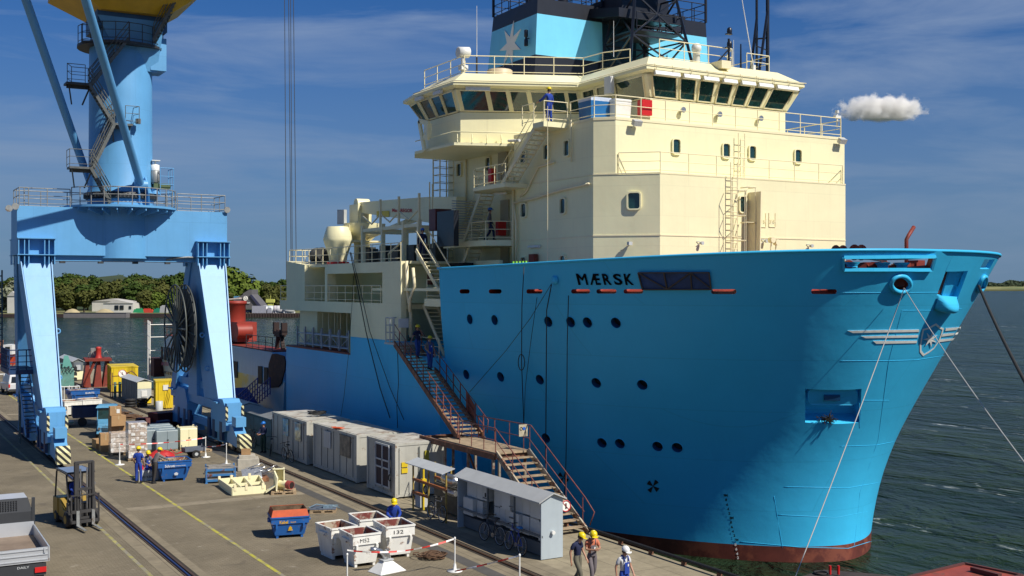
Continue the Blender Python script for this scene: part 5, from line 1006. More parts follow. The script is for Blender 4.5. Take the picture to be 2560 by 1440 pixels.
# ---- cumulus cloud
def cloud():
    c = P(2204, 276, d=5200); k = 5200 / FPX; Rx, Ry, Rz = 132 * k, 60 * k, 50 * k; me = bpy.data.meshes.new('cloud'); bm = bmesh.new(); bmesh.ops.create_icosphere(bm, subdivisions=3, radius=1, matrix=Matrix.Diagonal((Rx, Ry, Rz, 1))); bm.to_mesh(me); bm.free()
    o = bpy.data.objects.new('cumulus_cloud', me); COL.objects.link(o); o.location = c; o.rotation_euler = (0, 0, -AZ)
    mt = bpy.data.materials.new('cloud vapour'); mt.use_nodes = True; N = mt.node_tree.nodes; N.clear(); l = mt.node_tree.links.new
    def mth(op, a, b=None):
        n = N.new('ShaderNodeMath'); n.operation = op
        for i_, x in enumerate((a, b)):
            if x is None: continue
            if isinstance(x, (int, float)): n.inputs[i_].default_value = x
            else: l(x, n.inputs[i_])
        return n.outputs[0]
    out = N.new('ShaderNodeOutputMaterial'); v = N.new('ShaderNodeVolumePrincipled'); v.inputs['Color'].default_value = (1, .99, .97, 1); v.inputs['Anisotropy'].default_value = 0
    tc = N.new('ShaderNodeTexCoord'); mp_ = N.new('ShaderNodeMapping'); mp_.inputs['Scale'].default_value = (1 / Rx, 1 / Ry, 1 / Rz); l(tc.outputs['Object'], mp_.inputs[0]); ln = N.new('ShaderNodeVectorMath'); ln.operation = 'LENGTH'; l(mp_.outputs[0], ln.inputs[0])
    n = N.new('ShaderNodeTexNoise'); n.inputs['Scale'].default_value = .021; n.inputs['Detail'].default_value = 7; n.inputs['Roughness'].default_value = .6; l(tc.outputs['Object'], n.inputs[0])
    sp = N.new('ShaderNodeSeparateXYZ'); l(mp_.outputs[0], sp.inputs[0])
    base = mth('SUBTRACT', .78, ln.outputs['Value']); bot = mth('MULTIPLY', mth('MINIMUM', mth('ADD', sp.outputs[2], .42), 0), 2.2)
    tot = mth('ADD', mth('ADD', base, bot), mth('MULTIPLY', mth('SUBTRACT', n.outputs[0], .5), 1.7)); mr = N.new('ShaderNodeMapRange'); mr.inputs['From Min'].default_value = 0; mr.inputs['From Max'].default_value = .35; mr.inputs['To Max'].default_value = .07; l(tot, mr.inputs[0]); l(mr.outputs[0], v.inputs['Density']); l(v.outputs[0], out.inputs['Volume'])
    me.materials.append(mt); tag(o, 'small white cumulus cloud in the blue sky right of the ship', 'cloud')
cloud()
scene.cycles.volume_step_rate = 1.5; scene.cycles.volume_bounces = 12
# =================================================================== PORTAL CRANE
KX0, KX1 = 9.98, 19.72; KC = V((14.75, 72.95, 0))
kr = thing('portal_crane', 'tall light blue portal crane standing over the quay on two rails', 'crane', (KC.x, KC.y, 0))
m = MB(); m.bx(8.67, 21.0, 71.65, 74.3, 11.45, 14.3); m.build('portal_beam', CRB, kr)
m = MB(); m.lathe((KC.x, KC.y, 0), [(1.75, 11.3), (1.75, 14.4)], 32); m.bx(9.9, 19.7, 71.9, 74.0, 11.12, 11.44); m.build('beam_core', CRB, kr)
m = MB(); m.lathe((KC.x, KC.y, 0), [(3.3, 14.32), (3.3, 14.45)], 40)
for k in range(24): a = k * 2 * pi / 24; m.beam(KC + V((cos(a) * 1.9, sin(a) * 1.9, 14.0)), KC + V((cos(a) * 3.2, sin(a) * 3.2, 14.28)), .05, .3)
m.build('ring_platform', CRB, kr)
# roof walkway railings
m = MB(); zt = 14.32
m.rail([(9.1, 72.0, zt), (11.6, 71.75, zt)], 1.05, .03, 2, 1.2); m.rail([(8.8, 74.2, zt), (8.8, 71.75, zt), (9.3, 71.7, zt)], 1.05, .03, 2, 1.2)
m.rail([(KC.x + 3.25 * cos(a), KC.y + 3.25 * sin(a), 14.45) for a in [R(200 + 14 * i) for i in range(0, 20)]], 1.05, .03, 2, .9); m.rail([(17.9, 71.75, zt), (20.9, 71.75, zt), (20.9, 74.2, zt), (8.8, 74.2, zt)], 1.05, .03, 2, 1.5); m.build('walkway_railing', GALV, kr)
# slewing ring with gear teeth
m = MB(); m.lathe((KC.x, KC.y, 0), [(1.95, 14.45), (1.95, 14.95)], 36); m.build('slew_base', CRB, kr)
m = MB(); m.lathe((KC.x, KC.y, 0), [(2.0, 14.9), (2.12, 14.95), (2.12, 15.3), (2.0, 15.32)], 48)
for k in range(60): a = k * 2 * pi / 60; m.box(KC + V((cos(a) * 2.13, sin(a) * 2.13, 15.1)), (.08, .1, .26), rz=a)
m.build('slewing_ring', DSTEEL, kr)
m = MB(); m.lathe((KC.x, KC.y, 0), [(2.0, 15.3), (1.88, 15.6), (1.86, 19.5), (1.84, 24.0), (1.7, 24.9), (1.6, 25.4)], 40); col_ = m.build('column', CRB, kr)
# square transition block at the column head
m = MB(); m.loft([KC + V((x, y, 22.8)) for x, y in ((-.2, -1.6), (1.9, -1.2), (2.0, .8), (.4, 1.7))], [KC + V((x, y, 25.8)) for x, y in ((-1.7, -1.9), (2.2, -1.9), (2.2, 1.9), (-1.7, 1.9))]); m.bx(KC.x + 1.5, KC.x + 2.45, 71.6, 73.6, 22.9, 24.9); m.build('column_head', CRB, kr)
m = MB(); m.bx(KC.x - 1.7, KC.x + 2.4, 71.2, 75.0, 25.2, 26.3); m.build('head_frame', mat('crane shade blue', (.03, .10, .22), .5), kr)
# yellow machinery house floor
m = MB(); lo = [KC + V((x, y, 26.1)) for x, y in ((-1.6, -2.2), (2.3, -2.4), (2.5, 2.0), (-1.6, 2.2))]; hi = [KC + V((x, y, 27.4)) for x, y in ((-3.7, -3.6), (4.1, -3.8), (4.3, 3.4), (-3.7, 3.6))]; hi2 = [p + V((0, 0, 3)) for p in hi]
m.loft(lo, hi); m.loft(hi, hi2); m.build('machinery_house', CYEL, kr); m = MB(); m.prism([(8.5, 71, 28.0), (8.5, 63.6, 28.0), (15.5, 63.6, 28.0), (17.9, 67.4, 28.0), (18, 71, 28.0)], (0, 0, 1.6)); m.build('jib_shadow_slab', CYEL, kr)  # unseen slab above the crane, shaped to cast the column's diagonal shadow
m = MB(); m.prism([KC + V((2.6, -3.6, 27.2)), KC + V((5.2, -3.9, 27.3)), KC + V((5.6, -3.4, 27.55)), KC + V((4.9, -2.6, 27.5)), KC + V((2.8, -2.4, 27.4))], (0, 0, .12)); m.rail([KC + V((3.0, -3.7, 27.4)), KC + V((5.2, -3.9, 27.45)), KC + V((5.6, -3.4, 27.6))], 1, .03); m.build('yellow_walkway', CYEL, kr)
# luffing tie tubes
m = MB(); a = P(352, 462, y=70.9); b = P(212, -8, d=58); b2 = a + (b - a) * 1.35; m.tube(a, b2, .235, n=16); m.build('tie_tube', CRB, kr)
m = MB(); a2 = P(209, 415, y=73.6); b = P(62, -8, d=62); b2 = a2 + (b - a2) * 1.35; m.tube(a2, b2, .235, n=16); m.tube(a2, a2 + (a2 - b).normalized() * 2.4, .18, n=10); m.build('tie_tube', CRB, kr)
m = MB(); c = a
for dx in (-.28, .28): m.prism([c + V((dx, .15, .5)), c + V((dx, -.25, .1)), c + V((dx + .12, -.2, -.5)), c + V((dx + .25, .3, -1.3)), c + V((dx, .9, -1.2)), c + V((dx, .8, .4))], (.08, 0, 0))
m.cyl(c, .28, .75, 14, 'X'); m.prism([c + V((-.7, -.1, -1.5)), c + V((.9, -.1, -1.5)), c + V((.5, .9, -1.35)), c + V((-.5, .9, -1.35))], (0, 0, .06)); m.build('tube_bracket', CRB, kr)
# slewing motor at the right
m = MB(); c = P(388, 435, y=72.0); m.lathe((c.x, c.y, c.z), [(.24, -.55), (.28, -.5), (.28, .15), (.22, .22)], 14); m.build('motor', GALV, kr); m = MB(); m.lathe((c.x, c.y, c.z + .2), [(.26, 0), (.26, .35), (.1, .4)], 14); m.tube((c.x, c.y, c.z + .5), (c.x, c.y, c.z + .8), .05); m.box((c.x, c.y, c.z + .82), (.5, .5, .05)); m.build('motor_cap', WHITE, kr)
m = MB(); m.box((c.x + .35, c.y, c.z - .75), (1.0, .7, .3)); m.build('gearbox', mat('gearbox green', (.08, .12, .05), .6), kr); m = MB(); m.lathe((c.x, c.y, 0), [(.3, 15.3), (.22, c.z - .9)], 12); m.rail([(c.x + .2, c.y - .5, 15.2), (c.x + 1.0, c.y - .5, 15.2), (c.x + 1.0, c.y + .8, 15.2)], 1.7, .025, 3, .8); m.build('motor_stand', CRB, kr)
# zigzag stairs round the column
SST = mat('stair steel', (.12, .13, .125), .55, metal=.3, var=.3, vs=5)
def cst(pf, pt, w=.8):
    tr = MB(); sg = MB(); v = pt - pf; s_ = V((0, 0, 1)).cross(V((v.x, v.y, 0))).normalized() * w; stairs(tr, sg, pf, pt, s_, tread=.22, sh=.18, sw=.04)
    for k in (-.5, .5):
        for h_ in (.35, .68, 1.0): sg.tube(pf + s_ * k + V((0, 0, h_)), pt + s_ * k + V((0, 0, h_)), .025, n=5)
        n = max(2, int(v.length / 1.1))
        for i in range(n + 1): q_ = pf.lerp(pt, i / n) + s_ * k; sg.tube(q_, q_ + V((0, 0, 1)), .02, n=5)
    o = sg.build('column_stair', SST, kr); tr.build('tread', SST, o)
def land(c, w, d, name='stair_landing', mt=None):
    m = MB(); m.box(c, (w, d, .12)); m.box(c - V((0, 0, .12)), (w * .9, .1, .25)); [m.beam(c + V((k * w * .4, -d * .4, -.1)), c + V((k * w * .2, d * .5, -1.1)), .07) for k in (-1, 1)]; m.build(name, mt or SST, kr)
A0 = P(275, 508, y=70.6); A1 = P(226, 420, y=70.7); A2 = P(283, 312, y=70.7); A3 = P(222, 212, y=70.8); A4 = P(318, 98, y=70.9)
cst(A0, A1); cst(A1 + V((.1, 0, 0)), A2); cst(A2, A3); cst(A3 + V((.1, 0, 0)), A4); cst(P(385, 104, y=70.6), P(445, -5, y=70.2), .8)
land(P(202, 421, y=70.9), 1.4, 1.0); land(P(300, 313, y=70.9), 1.3, 1.0); land(P(196, 212, y=71.1), 1.5, 1.0, mt=DSTEEL); 
m = MB(); c = P(202, 418, y=70.9); m.rail([c + V((.7, -.5, 0)), c + V((-.7, -.5, 0)), c + V((-.7, .5, 0))], 1, .022); c = P(305, 310, y=70.9); m.rail([c + V((-.5, .5, 0)), c + V((.65, .5, 0)), c + V((.9, -.5, 0)), c + V((.1, -.5, 0))], 1.05, .022, 2, .7); m.box(c + V((-.3, 0, .7)), (.35, .2, .5)); m.box(c + V((.9, -.2, .2)), (.25, .3, .3)); m.rail([c + V((-.7, -.6, 0)), c + V((-.7, .5, 0)), c + V((.2, .6, 0))], 1.05, .022, 3, .5); c = P(196, 209, y=71.1); m.rail([c + V((.7, .5, 0)), c + V((-.3, .5, 0)), c + V((-.7, -.5, 0)), c + V((.3, -.5, 0))], 1.05, .022); m.build('landing_railing', SST, kr)
m = MB(); m.lathe((KC.x, KC.y, 0), [(2.55, 24.15), (2.55, 24.3)], 24); m.prism([P(203, 106, y=71.2), P(240, 106, y=71.2), P(240, 106, y=73.5), P(203, 106, y=73.5)], (0, 0, .12)); m.build('head_platform', DSTEEL, kr)
m = MB(); m.rail([(KC.x + 2.5 * cos(a), KC.y + 2.5 * sin(a), 24.3) for a in [R(180 + 18 * i) for i in range(11)]], 1.1, .025, 2, .8); m.rail([P(204, 106, y=73.0), P(204, 106, y=71.2), P(236, 106, y=71.0)], 1.05, .025, 2, .8); m.build('head_railing', DSTEEL, kr)
# legs: front pair leaning forward, rear pair leaning back
def leg(cx, s_):        # s_ = -1 front (towards camera), +1 rear
    wt, wb = 1.95, 1.08; yt = 71.75 if s_ < 0 else 74.2; yb = 67.4 if s_ < 0 else 78.6; dt = .9; ct = cx - .3 if cx < 15 else cx + .3; cb = cx
    T = [(ct - wt / 2, yt), (ct + wt / 2, yt), (ct + wt / 2, yt - s_ * -dt * 1.0), (ct - wt / 2, yt + s_ * dt)]
    def sec(c_, w, y, z, d_): return [V((c_ - w / 2, y, z)), V((c_ + w / 2, y, z)), V((c_ + w / 2, y + d_, z)), V((c_ - w / 2, y + d_, z))]
    dd = -s_ * .9 * -1 if s_ < 0 else -.9
    d_ = .95 if s_ < 0 else -.95
    m = MB(); top_ = sec(ct, wt * .8, yt + (-.02 if s_ < 0 else .02), 11.42, 2.5 if s_ < 0 else d_); bot = sec(cb, wb * .8, yb, 2.75, 3.3 if s_ < 0 else d_ * .8); m.loft(bot, top_)
    # flange plates standing proud at both edges
    for k in (-1, 1):
        a = V((ct + k * wt * .42, yt - s_ * 0, 11.42)); b = V((cb + k * wb * .42, yb, 2.75)); w_ = V((.06 * k, 0, 0)); o_ = V((0, s_ * .16, 0)); i_ = V((0, -s_ * 1.05, 0)); m.loft([b + o_, b + o_ + w_, b + i_ + w_, b + i_], [a + o_, a + o_ + w_, a + i_ + w_, a + i_])
    lo = m.build('leg', CRB, kr)
    # ribbed joint at the top
    m = MB()
    for z in (11.45, 12.4): m.box((ct, yt + s_ * .34, z), (wt + .15, .68, .05))
    m.box((ct, yt + s_ * .12, 10.95), (wt * .92, .25, .05)); m.box((ct, yt + s_ * .1, 10.2), (wt * .86, .2, .05)); m.box((ct, yt + s_ * .1, 9.95), (wt * .84, .2, .05))
    for u in (-.5, -.34, -.22, .22, .34, .5): m.box((ct + u * wt, yt + s_ * .3, 11.65), (.05, .6, 1.5))
    m.build('leg_joint', CRB, lo)
    m = MB(); m.box((cb, yb - s_ * .35, 2.7), (wb + .3, 1.2, .08)); m.build('leg_flange', CRB, lo); return lo
LG = [leg(KX0, -1), leg(KX0, 1), leg(KX1, -1), leg(KX1, 1)]
for i, k in ((0, 0), (2, 0)):
    for z in ((9.0, 6.4) if i == 0 else (6.6, 8.6)):
        u = (z - 2.75) / 8.67; y = 67.4 + 4.35 * u - .1; x = (KX0 + .45 + .4 * u) if i == 0 else KX1 - .55 - .2 * u; m = MB(); m.ring((x, y, z - 2), .13, .045, 12, 'Y'); m.build('lifting_eye', CRB, LG[i])
STR = bpy.data.materials.new('hazard stripes'); STR.use_nodes = True
def _st():
    t = STR.node_tree; N = t.nodes; l = t.links.new; tc = N.new('ShaderNodeTexCoord'); mp_ = N.new('ShaderNodeMapping'); mp_.inputs['Rotation'].default_value = (0, R(45), 0); w = N.new('ShaderNodeTexWave'); w.wave_profile = 'SIN'; w.bands_direction = 'X'; w.inputs['Scale'].default_value = 1.25; c = N.new('ShaderNodeValToRGB'); c.color_ramp.interpolation = 'CONSTANT'; c.color_ramp.elements[0].color = (.02, .02, .02, 1); c.color_ramp.elements[1].color = (.66, .62, .35, 1); c.color_ramp.elements[1].position = .5
    l(tc.outputs['Object'], mp_.inputs[0]); l(mp_.outputs[0], w.inputs[0]); l(w.outputs['Fac'], c.inputs[0]); l(c.outputs[0], N['Principled BSDF'].inputs['Base Color']); N['Principled BSDF'].inputs['Roughness'].default_value = .5
_st()
def bogie(cx):
    m = MB(); m.bx(cx - .35, cx + .35, 66.6, 79.4, 2.15, 2.7); m.bx(cx - .28, cx + .28, 68.2, 77.8, .9, 1.3); b_ = m.build('sill_beam', CRB, kr)
    for y0, s_ in ((63.6, 1), (79.9, -1)):
        m = MB(); Y = lambda a: y0 + s_ * a
        def pr(pts, x0, x1, mm): mm.prism([(x0, Y(a), z) for a, z in pts], (x1 - x0, 0, 0))
        pr([(2.2, 1.15), (2.2, 2.4), (2.9, 2.95), (4.8, 2.9), (5.4, 2.0), (5.2, .95), (3.6, .9)], cx - .5, cx + .5, m)
        pr([(.55, .35), (.7, .95), (1.5, 1.5), (2.4, 1.6), (2.6, .5)], cx - .33, cx + .33, m); pr([(3.2, .35), (3.2, .95), (6.4, .95), (6.4, .35)], cx - .36, cx + .36, m); m.bx(cx - .3, cx + .3, min(Y(.9), Y(1.7)), max(Y(.9), Y(1.7)), 1.5, 2.05); m.bx(cx - .44, cx + .44, min(Y(2.15), Y(2.9)), max(Y(2.15), Y(2.9)), 1.7, 2.75)
        bo = m.build('bogie', CRB, kr)
        for a in (1.0, 2.1, 3.9, 5.2): m = MB(); m.cyl((cx, Y(a), .34), .31, .16, 16, 'X'); m.build('wheel', DSTEEL, bo)
        if s_ > 0:
            m = MB(); pr([(0, .25), (0, .85), (.35, 1.15), (.6, 1.15), (.6, .25)], cx - .34, cx + .34, m); m.build('bumper', STR, bo)
            for k in (-1, 1): m = MB(); m.box((cx + k * .47, Y(2.12), 2.2), (.14, .04, .8)); m.build('hazard_plate', STR, bo)
        m = MB()
        for a in (3.0, 4.5, 5.6): m.bx(cx - .52, cx - .36, min(Y(a), Y(a + .5)), max(Y(a), Y(a + .5)), .5, 1.6)
        m.build('drive_motor', DBLUE, bo)
bogie(KX0); bogie(KX1)
# lower bracing between front and rear legs
m = MB()
for cx in (KX0, KX1):
    m.beam((cx, 68.0, 2.9), (cx, 73, 5.4), .35, .35); m.beam((cx, 78.0, 2.9), (cx, 73, 5.4), .35, .35); m.beam((cx - .1, 68.2, 3.4), (cx - .1, 78, 3.4), .35, .45)
m.bx(KX1 - .5, KX1 + .4, 72.2, 74.2, 2.7, 11.4); m.build('side_bracing', CRB, kr)
# service stairs, cabin platform and ladders on the landward side
m = MB(); m.bx(8.1, 9.6, 70.6, 74.6, 4.55, 4.8); m.build('side_platform', DBLUE, kr)
m = MB(); m.rail([(9.5, 70.65, 4.8), (8.15, 70.65, 4.8), (8.15, 74.5, 4.8)], 1.15, .035, 3, .45); m.build('side_railing', DBLUE, kr)
m = MB(); m.ladder((7.9, 76.0, 4.8), (7.9, 76, 10.6), .9, (1, 0, 0), .05, .35); m.ladder((8.9, 72.3, 0.4), (8.9, 72.3, 4.6), .5, (0, 1, 0), .04); m.build('access_ladder', mat('ladder teal', (.04, .09, .11), .6), kr)
tr = MB(); sg = MB(); stairs(tr, sg, (9.1, 69.0, 1.2), (9.1, 72.4, 4.7), (.6, 0, 0)); sgo = sg.build('access_stair', CRB, kr); tr.build('tread', DSTEEL, sgo)
# cable reel
m = MB(); rc = V((18.35, 72.9, 6.95)); rnd = random.Random(3)
for k in range(44): a = k * 2 * pi / 44; m.tube(rc + V((.16 if k % 2 else -.16, 0, 0)), rc + V((.30 if k % 2 else -.30, 2.72 * cos(a), 2.72 * sin(a))), .075, .05, 5)
for x in (-.3, .3): m.path([rc + V((x, 2.75 * cos(i * pi / 24), 2.75 * sin(i * pi / 24))) for i in range(48)], .05, 5, True)
m.cyl(rc, .45, .7, 18, 'X'); m.build('cable_reel', mat('reel grey', (.10, .11, .10), .5, metal=.3), kr)
m = MB(); m.cyl(rc, 1.2, .34, 30, 'X'); m.cyl(rc + V((.3, 0, 0)), 2.5, .08, 40, 'X'); m.build('reel_cable', mat('wound cable', (.03, .035, .035), .7, bump=.02, bs=12), kr)
m = MB(); m.beam(rc, rc + V((1.2, .3, 0)), .4, .5); m.build('reel_bracket', CRB, kr)
m = MB()
for px in (145, 220, 290, 357): p = P(px, 655, y=72.5); m.box((9.9 + (px - 100) * .029, 72.0, 11.05), (.3, .3, .14))
m.build('under_beam_lamp', DSTEEL, kr)
m = MB(); m.path([P(415, 650, y=71.9), P(440, 645, y=71.8), P(470, 643, y=71.6), P(490, 644, y=71.6)], .06, 5); m.build('cable_festoon', GALV, kr)
for px, py in ((22, 521), (38, 516), (567, 525)): m = MB(); c = P(px, py, y=71.6); m.lathe(c, [(.1, .12), (.2, 0), (.2, -.12)], 10, 'Y'); m.build('floodlight', GALV, kr)
# =================================================================== THINGS ON THE QUAY
def skip(name, label, loc, rz, w, d, h, outer, inner, grp=None, cat='skip', fill=None, lugs=True, base=.78, kind='skip'):
    """open tipping skip: flared lip band, tapered tub, feet; frame x = width, y = depth (front = -y)"""
    t = thing(name, label, cat, loc, rz, grp); b = MB(); hb_ = .12; hl = h * .68
    def rc(W, D_, z, oy=0): return [V((-W / 2, -D_ / 2 + oy, z)), V((W / 2, -D_ / 2 + oy, z)), V((W / 2, D_ / 2 + oy, z)), V((-W / 2, D_ / 2 + oy, z))]
    A = rc(w * base, d * base, hb_); B = rc(w * .93, d * .92, hl); C = rc(w, d, hl + .02); D_ = rc(w, d, h); n = 4
    for P0, P1 in ((A, B), (B, C), (C, D_)): b.add(P0 + P1, [(i, (i + 1) % 4, 4 + (i + 1) % 4, 4 + i) for i in range(4)])
    b.poly(A[::-1]); b.mi = 1
    D2 = rc(w - .08, d - .08, h); B2 = rc(w * .93, d * .92, hl); A2 = rc(w * base - .05, d * base - .05, hb_ + .05)
    b.add(A2 + B2, [(i, 4 + i, 4 + (i + 1) % 4, (i + 1) % 4) for i in range(4)]); b.add(B2 + D2, [(i, 4 + i, 4 + (i + 1) % 4, (i + 1) % 4) for i in range(4)]); b.poly(A2); b.mi = 0
    b.add(D_ + D2, [(i, (i + 1) % 4, 4 + (i + 1) % 4, 4 + i) for i in range(4)]); b.build('tub', [outer, inner], **bare(t))
    m = MB()
    for i in range(4): m.beam(D_[i], D_[(i + 1) % 4], .06, .06)
    for x in (-w * .36, w * .36): m.box((x, -d / 2 - .02, hl - .06), (.07, .06, .16))
    for s_ in (-1, 1):
        m.box((s_ * (w / 2 + .03), 0, hl + (h - hl) * .4), (.07, d * .5, .08)); m.cyl((s_ * (w / 2 + .05), -d * .2, hl + .1), .035, .12, 8, 'X')
    m.build('rim', outer, **bare(t)); m = MB()
    for x in (-w * base * .42, w * base * .42): m.box((x, 0, .06), (.09, d * base * .95, .12))
    m.build('skid', outer, **bare(t))
    if fill: fill(t, w, d, h)
    return t
WIN = mat('skip inside red oxide', (.20, .045, .035), .6, var=.4, vs=2, rust=.5, rustc=(.42, .38, .30), rs=1.5)
WIN2 = mat('skip inside chalky', (.45, .38, .28), .7, var=.3, vs=2, rust=.45, rustc=(.2, .05, .03), rs=1.8)
GW = 'white tipping skips by the seaward rail'
def scrawl(t, txt, w, z, hh, y, x0=-.25, b=.01):
    m = MB(); text_on(m, txt, (x0, y, z), (1, 0, 0), (0, 0, 1), w, hh, b); m.build('painted_number', mat('scrawl black', (.05, .05, .05), .8), **bare(t))
k = skip('waste_skip', 'front left white skip of four with a red oxide inside', (15.42, 36.75, 0), 0, 1.02, 1.25, 1.12, DWHITE, WIN, GW); scrawl(k, 'M52', .34, .86, .13, -.635, b=0)
k = skip('waste_skip', 'front right white skip of four, nearest to the coiled rope', (16.98, 37.35, 0), R(-4), 1.08, 1.35, 1.14, DWHITE, WIN, GW); scrawl(k, '132', .36, .88, .13, -.685)
k = skip('waste_skip', 'rear left white skip of four with a pale scratched inside', (15.15, 38.25, 0), R(4), 1.0, 1.3, 1.1, DWHITE, WIN2, GW)
k = skip('waste_skip', 'rear right white skip of four where a worker in blue stands', (16.7, 39.0, 0), R(-6), 1.08, 1.4, 1.12, DWHITE, WIN, GW)
ORB = mat('orange skip board', (.55, .085, .015), .5, var=.2, vs=4)
p = G(732, 1345)
t = skip('cable_skip', 'blue skip with an orange rim board and yellow Kabel lettering', (p.x, p.y + .5, 0), R(-12), 1.42, 1.1, .80, BLUES, WIN2)
m = MB(); w, d, h = 1.42, 1.1, .8
for a, b in (((-w / 2, -d / 2), (w / 2, -d / 2)), ((w / 2, -d / 2), (w / 2, d / 2)), ((w / 2, d / 2), (-w / 2, d / 2)), ((-w / 2, d / 2), (-w / 2, -d / 2))):
    a = V((*a, h + .02)); b = V((*b, h + .02)); k = .9; a2 = V((a.x * k, a.y * k + .03, h + .28)); b2 = V((b.x * k, b.y * k + .03, h + .28)); m.prism([a, b, b2, a2], V((.0, .02, 0)))
m.build('rim_board', ORB, **bare(t)); m = MB(); q_ = [(-w / 2 + .04, -d / 2 + .04), (w / 2 - .04, -d / 2 + .04), (w / 2 - .04, d / 2 - .04), (-w / 2 + .04, d / 2 - .04)]; [m.poly([V((*q_[i], h + .01)), V((*q_[(i + 1) % 4], h + .01)), V((q_[(i + 1) % 4][0] * .92, q_[(i + 1) % 4][1] * .84 + .0, h + .285)), V((q_[i][0] * .92, q_[i][1] * .84, h + .285))]) for i in range(4)]; m.build('rim_lining', mat('rusty lining', (.26, .17, .10), .8, var=.5, vs=5), **bare(t)); YT = mat('yellow lettering', (.65, .38, .02), .5)
m = MB(); text_on(m, 'Kabel', (-.40, -.555, .575), (1, 0, 0), (0, 0, 1), .32, .12, .03); m.build('lettering', YT, **bare(t)); m = MB(); text_on(m, 'bunt', (.02, -.555, .60), (1, 0, 0), (0, 0, 1), .2, .05, .02); m.build('lettering', YT, **bare(t))
m = MB(); m.prism([(-.08, -.505, .30), (.1, -.505, .30), (.1, -.505, .33), (-.08, -.505, .33)], (0, -.01, 0)); m.prism([(-.06, -.51, .34), (.07, -.51, .34), (.07, -.525, .42), (.0, -.53, .48), (-.05, -.52, .41)], (0, -.01, 0)); m.build('emblem', YT, **bare(t))
def scrap(t, w, d, h):
    m = MB(); r_ = random.Random(4)
    for i in range(60): a = V((r_.uniform(-w * .42, w * .42), r_.uniform(-d * .4, d * .4), h - .12)); b = a + V((r_.gauss(0, .16), r_.gauss(0, .16), r_.uniform(0, .16))); m.beam(a, b, .02 + .05 * r_.random(), .02)
    m.box((0, 0, h - .22), (w * .85, d * .82, .12)); m.build('load', mat('mixed scrap', (.30, .24, .15), .8, var=.6, vs=8), **bare(t))
p = G(427, 1205); t = skip('scrap_skip', 'blue skip full of scrap with white Schrott lettering, worker leaning on it', (p.x + .25, p.y + .7, 0), R(-4), 1.6, 1.4, 1.0, BLUES, WIN2, fill=scrap, base=.72)
LW = mat('white lettering', (.65, .67, .7), .5); m = MB(); text_on(m, 'Schrott', (-.48, -.715, .72), (1, 0, 0), (0, 0, 1), .48, .13, .03); text_on(m, 'entsorgung', (.02, -.715, .74), (1, 0, 0), (0, 0, 1), .5, .06, .02); m.build('lettering', LW, **bare(t)); m = MB(); m.prism([(.0, -.63, .30), (.14, -.63, .30), (.17, -.65, .40), (.07, -.66, .46), (-.03, -.65, .40)], (0, -.01, 0)); m.build('emblem', LW, **bare(t))
p = G(200, 1040); skip('waste_skip', 'pair of dirty white skips beyond the crane leg, left one', (p.x - .55, p.y + .8, 0), R(10), 1.35, 1.5, 1.1, DWHITE, WIN2, 'two white skips behind the crane leg')
skip('waste_skip', 'pair of dirty white skips beyond the crane leg, right one', (p.x + .85, p.y + .9, 0), R(4), 1.4, 1.5, 1.15, DWHITE, WIN2, 'two white skips behind the crane leg')
p = G(212, 1012); t = skip('long_skip', 'large open blue skip with white writing behind the white skips', (p.x, p.y + 1.0, 0), R(6), 2.3, 1.6, 1.15, BLUES, WIN2, fill=scrap); m = MB(); text_on(m, 'BURITS', (.0, -.82, .86), (1, 0, 0), (0, 0, 1), .7, .13, .02); m.build('lettering', LW, **bare(t))
# ---- white sheet hood with a bent metal duct
p = G(968, 1428); t = thing('exhaust_hood', 'white flared hood with a curved silver duct beside the white skips', 'duct hood', (p.x, p.y, 0), R(12))
m = MB(); m.loft([V((-.52, -.35, .02)), V((.52, -.35, .02)), V((.52, .38, .02)), V((-.52, .38, .02))], [V((-.16, -.04, .36)), V((.16, -.04, .36)), V((.16, .18, .36)), V((-.16, .18, .36))]); m.box((0, .015, .012), (1.05, .75, .02)); m.build('hood', WHITE, **bare(t))
m = MB(); m.box((0, .07, .385), (.42, .32, .04)); m.build('collar', LGREY, **bare(t)); m = MB(); m.path([V((-.02, .07, .38)), V((-.06, .07, .56)), V((-.2, .08, .68)), V((-.42, .1, .78)), V((-.58, .12, .80))], .085, 12); m.tube((.1, .08, .38), (.06, .1, .72), .075, n=12); m.build('duct', CHROME, **bare(t))
# ---- rope coils
def coil(name, label, loc, r, n, rr_, mt, cat='rope', seed=1):
    m = MB(); rnd = random.Random(seed)
    for k in range(n):
        c = V((rnd.gauss(0, r * .22), rnd.gauss(0, r * .2), 0)); rad = r * rnd.uniform(.35, .9); a0 = rnd.random() * 6
        m.path([c + V((rad * cos(a0 + i * .5) * (1 + .15 * sin(i * 1.7)), rad * .75 * sin(a0 + i * .5), rr_ + .01 + rnd.uniform(0, .07) + .05 * (k % 3))) for i in range(12)], rr_, 5)
    return tag(m.build(name, mt, None, loc=loc, world=False), label, cat)
coil('rope_coil', 'tangled heap of brown rope on the paving in front of the tape', G(1082, 1396), .52, 18, .022, ROPEM)
coil('hose_coil', 'red and black hose coil lying on the first container roof', V((22.6, 60.2, 2.46)), .55, 7, .03, RUBBER, 'hose', 4)
coil('rope_coil', 'brown rope heap behind the blue cart tractor', G(328, 1046), .9, 12, .05, ROPEM, seed=9); coil('rope_coil', 'small brown rope heap nearest the seaward rail beyond the tractor', G(308, 1037), .5, 8, .05, ROPEM, seed=3)
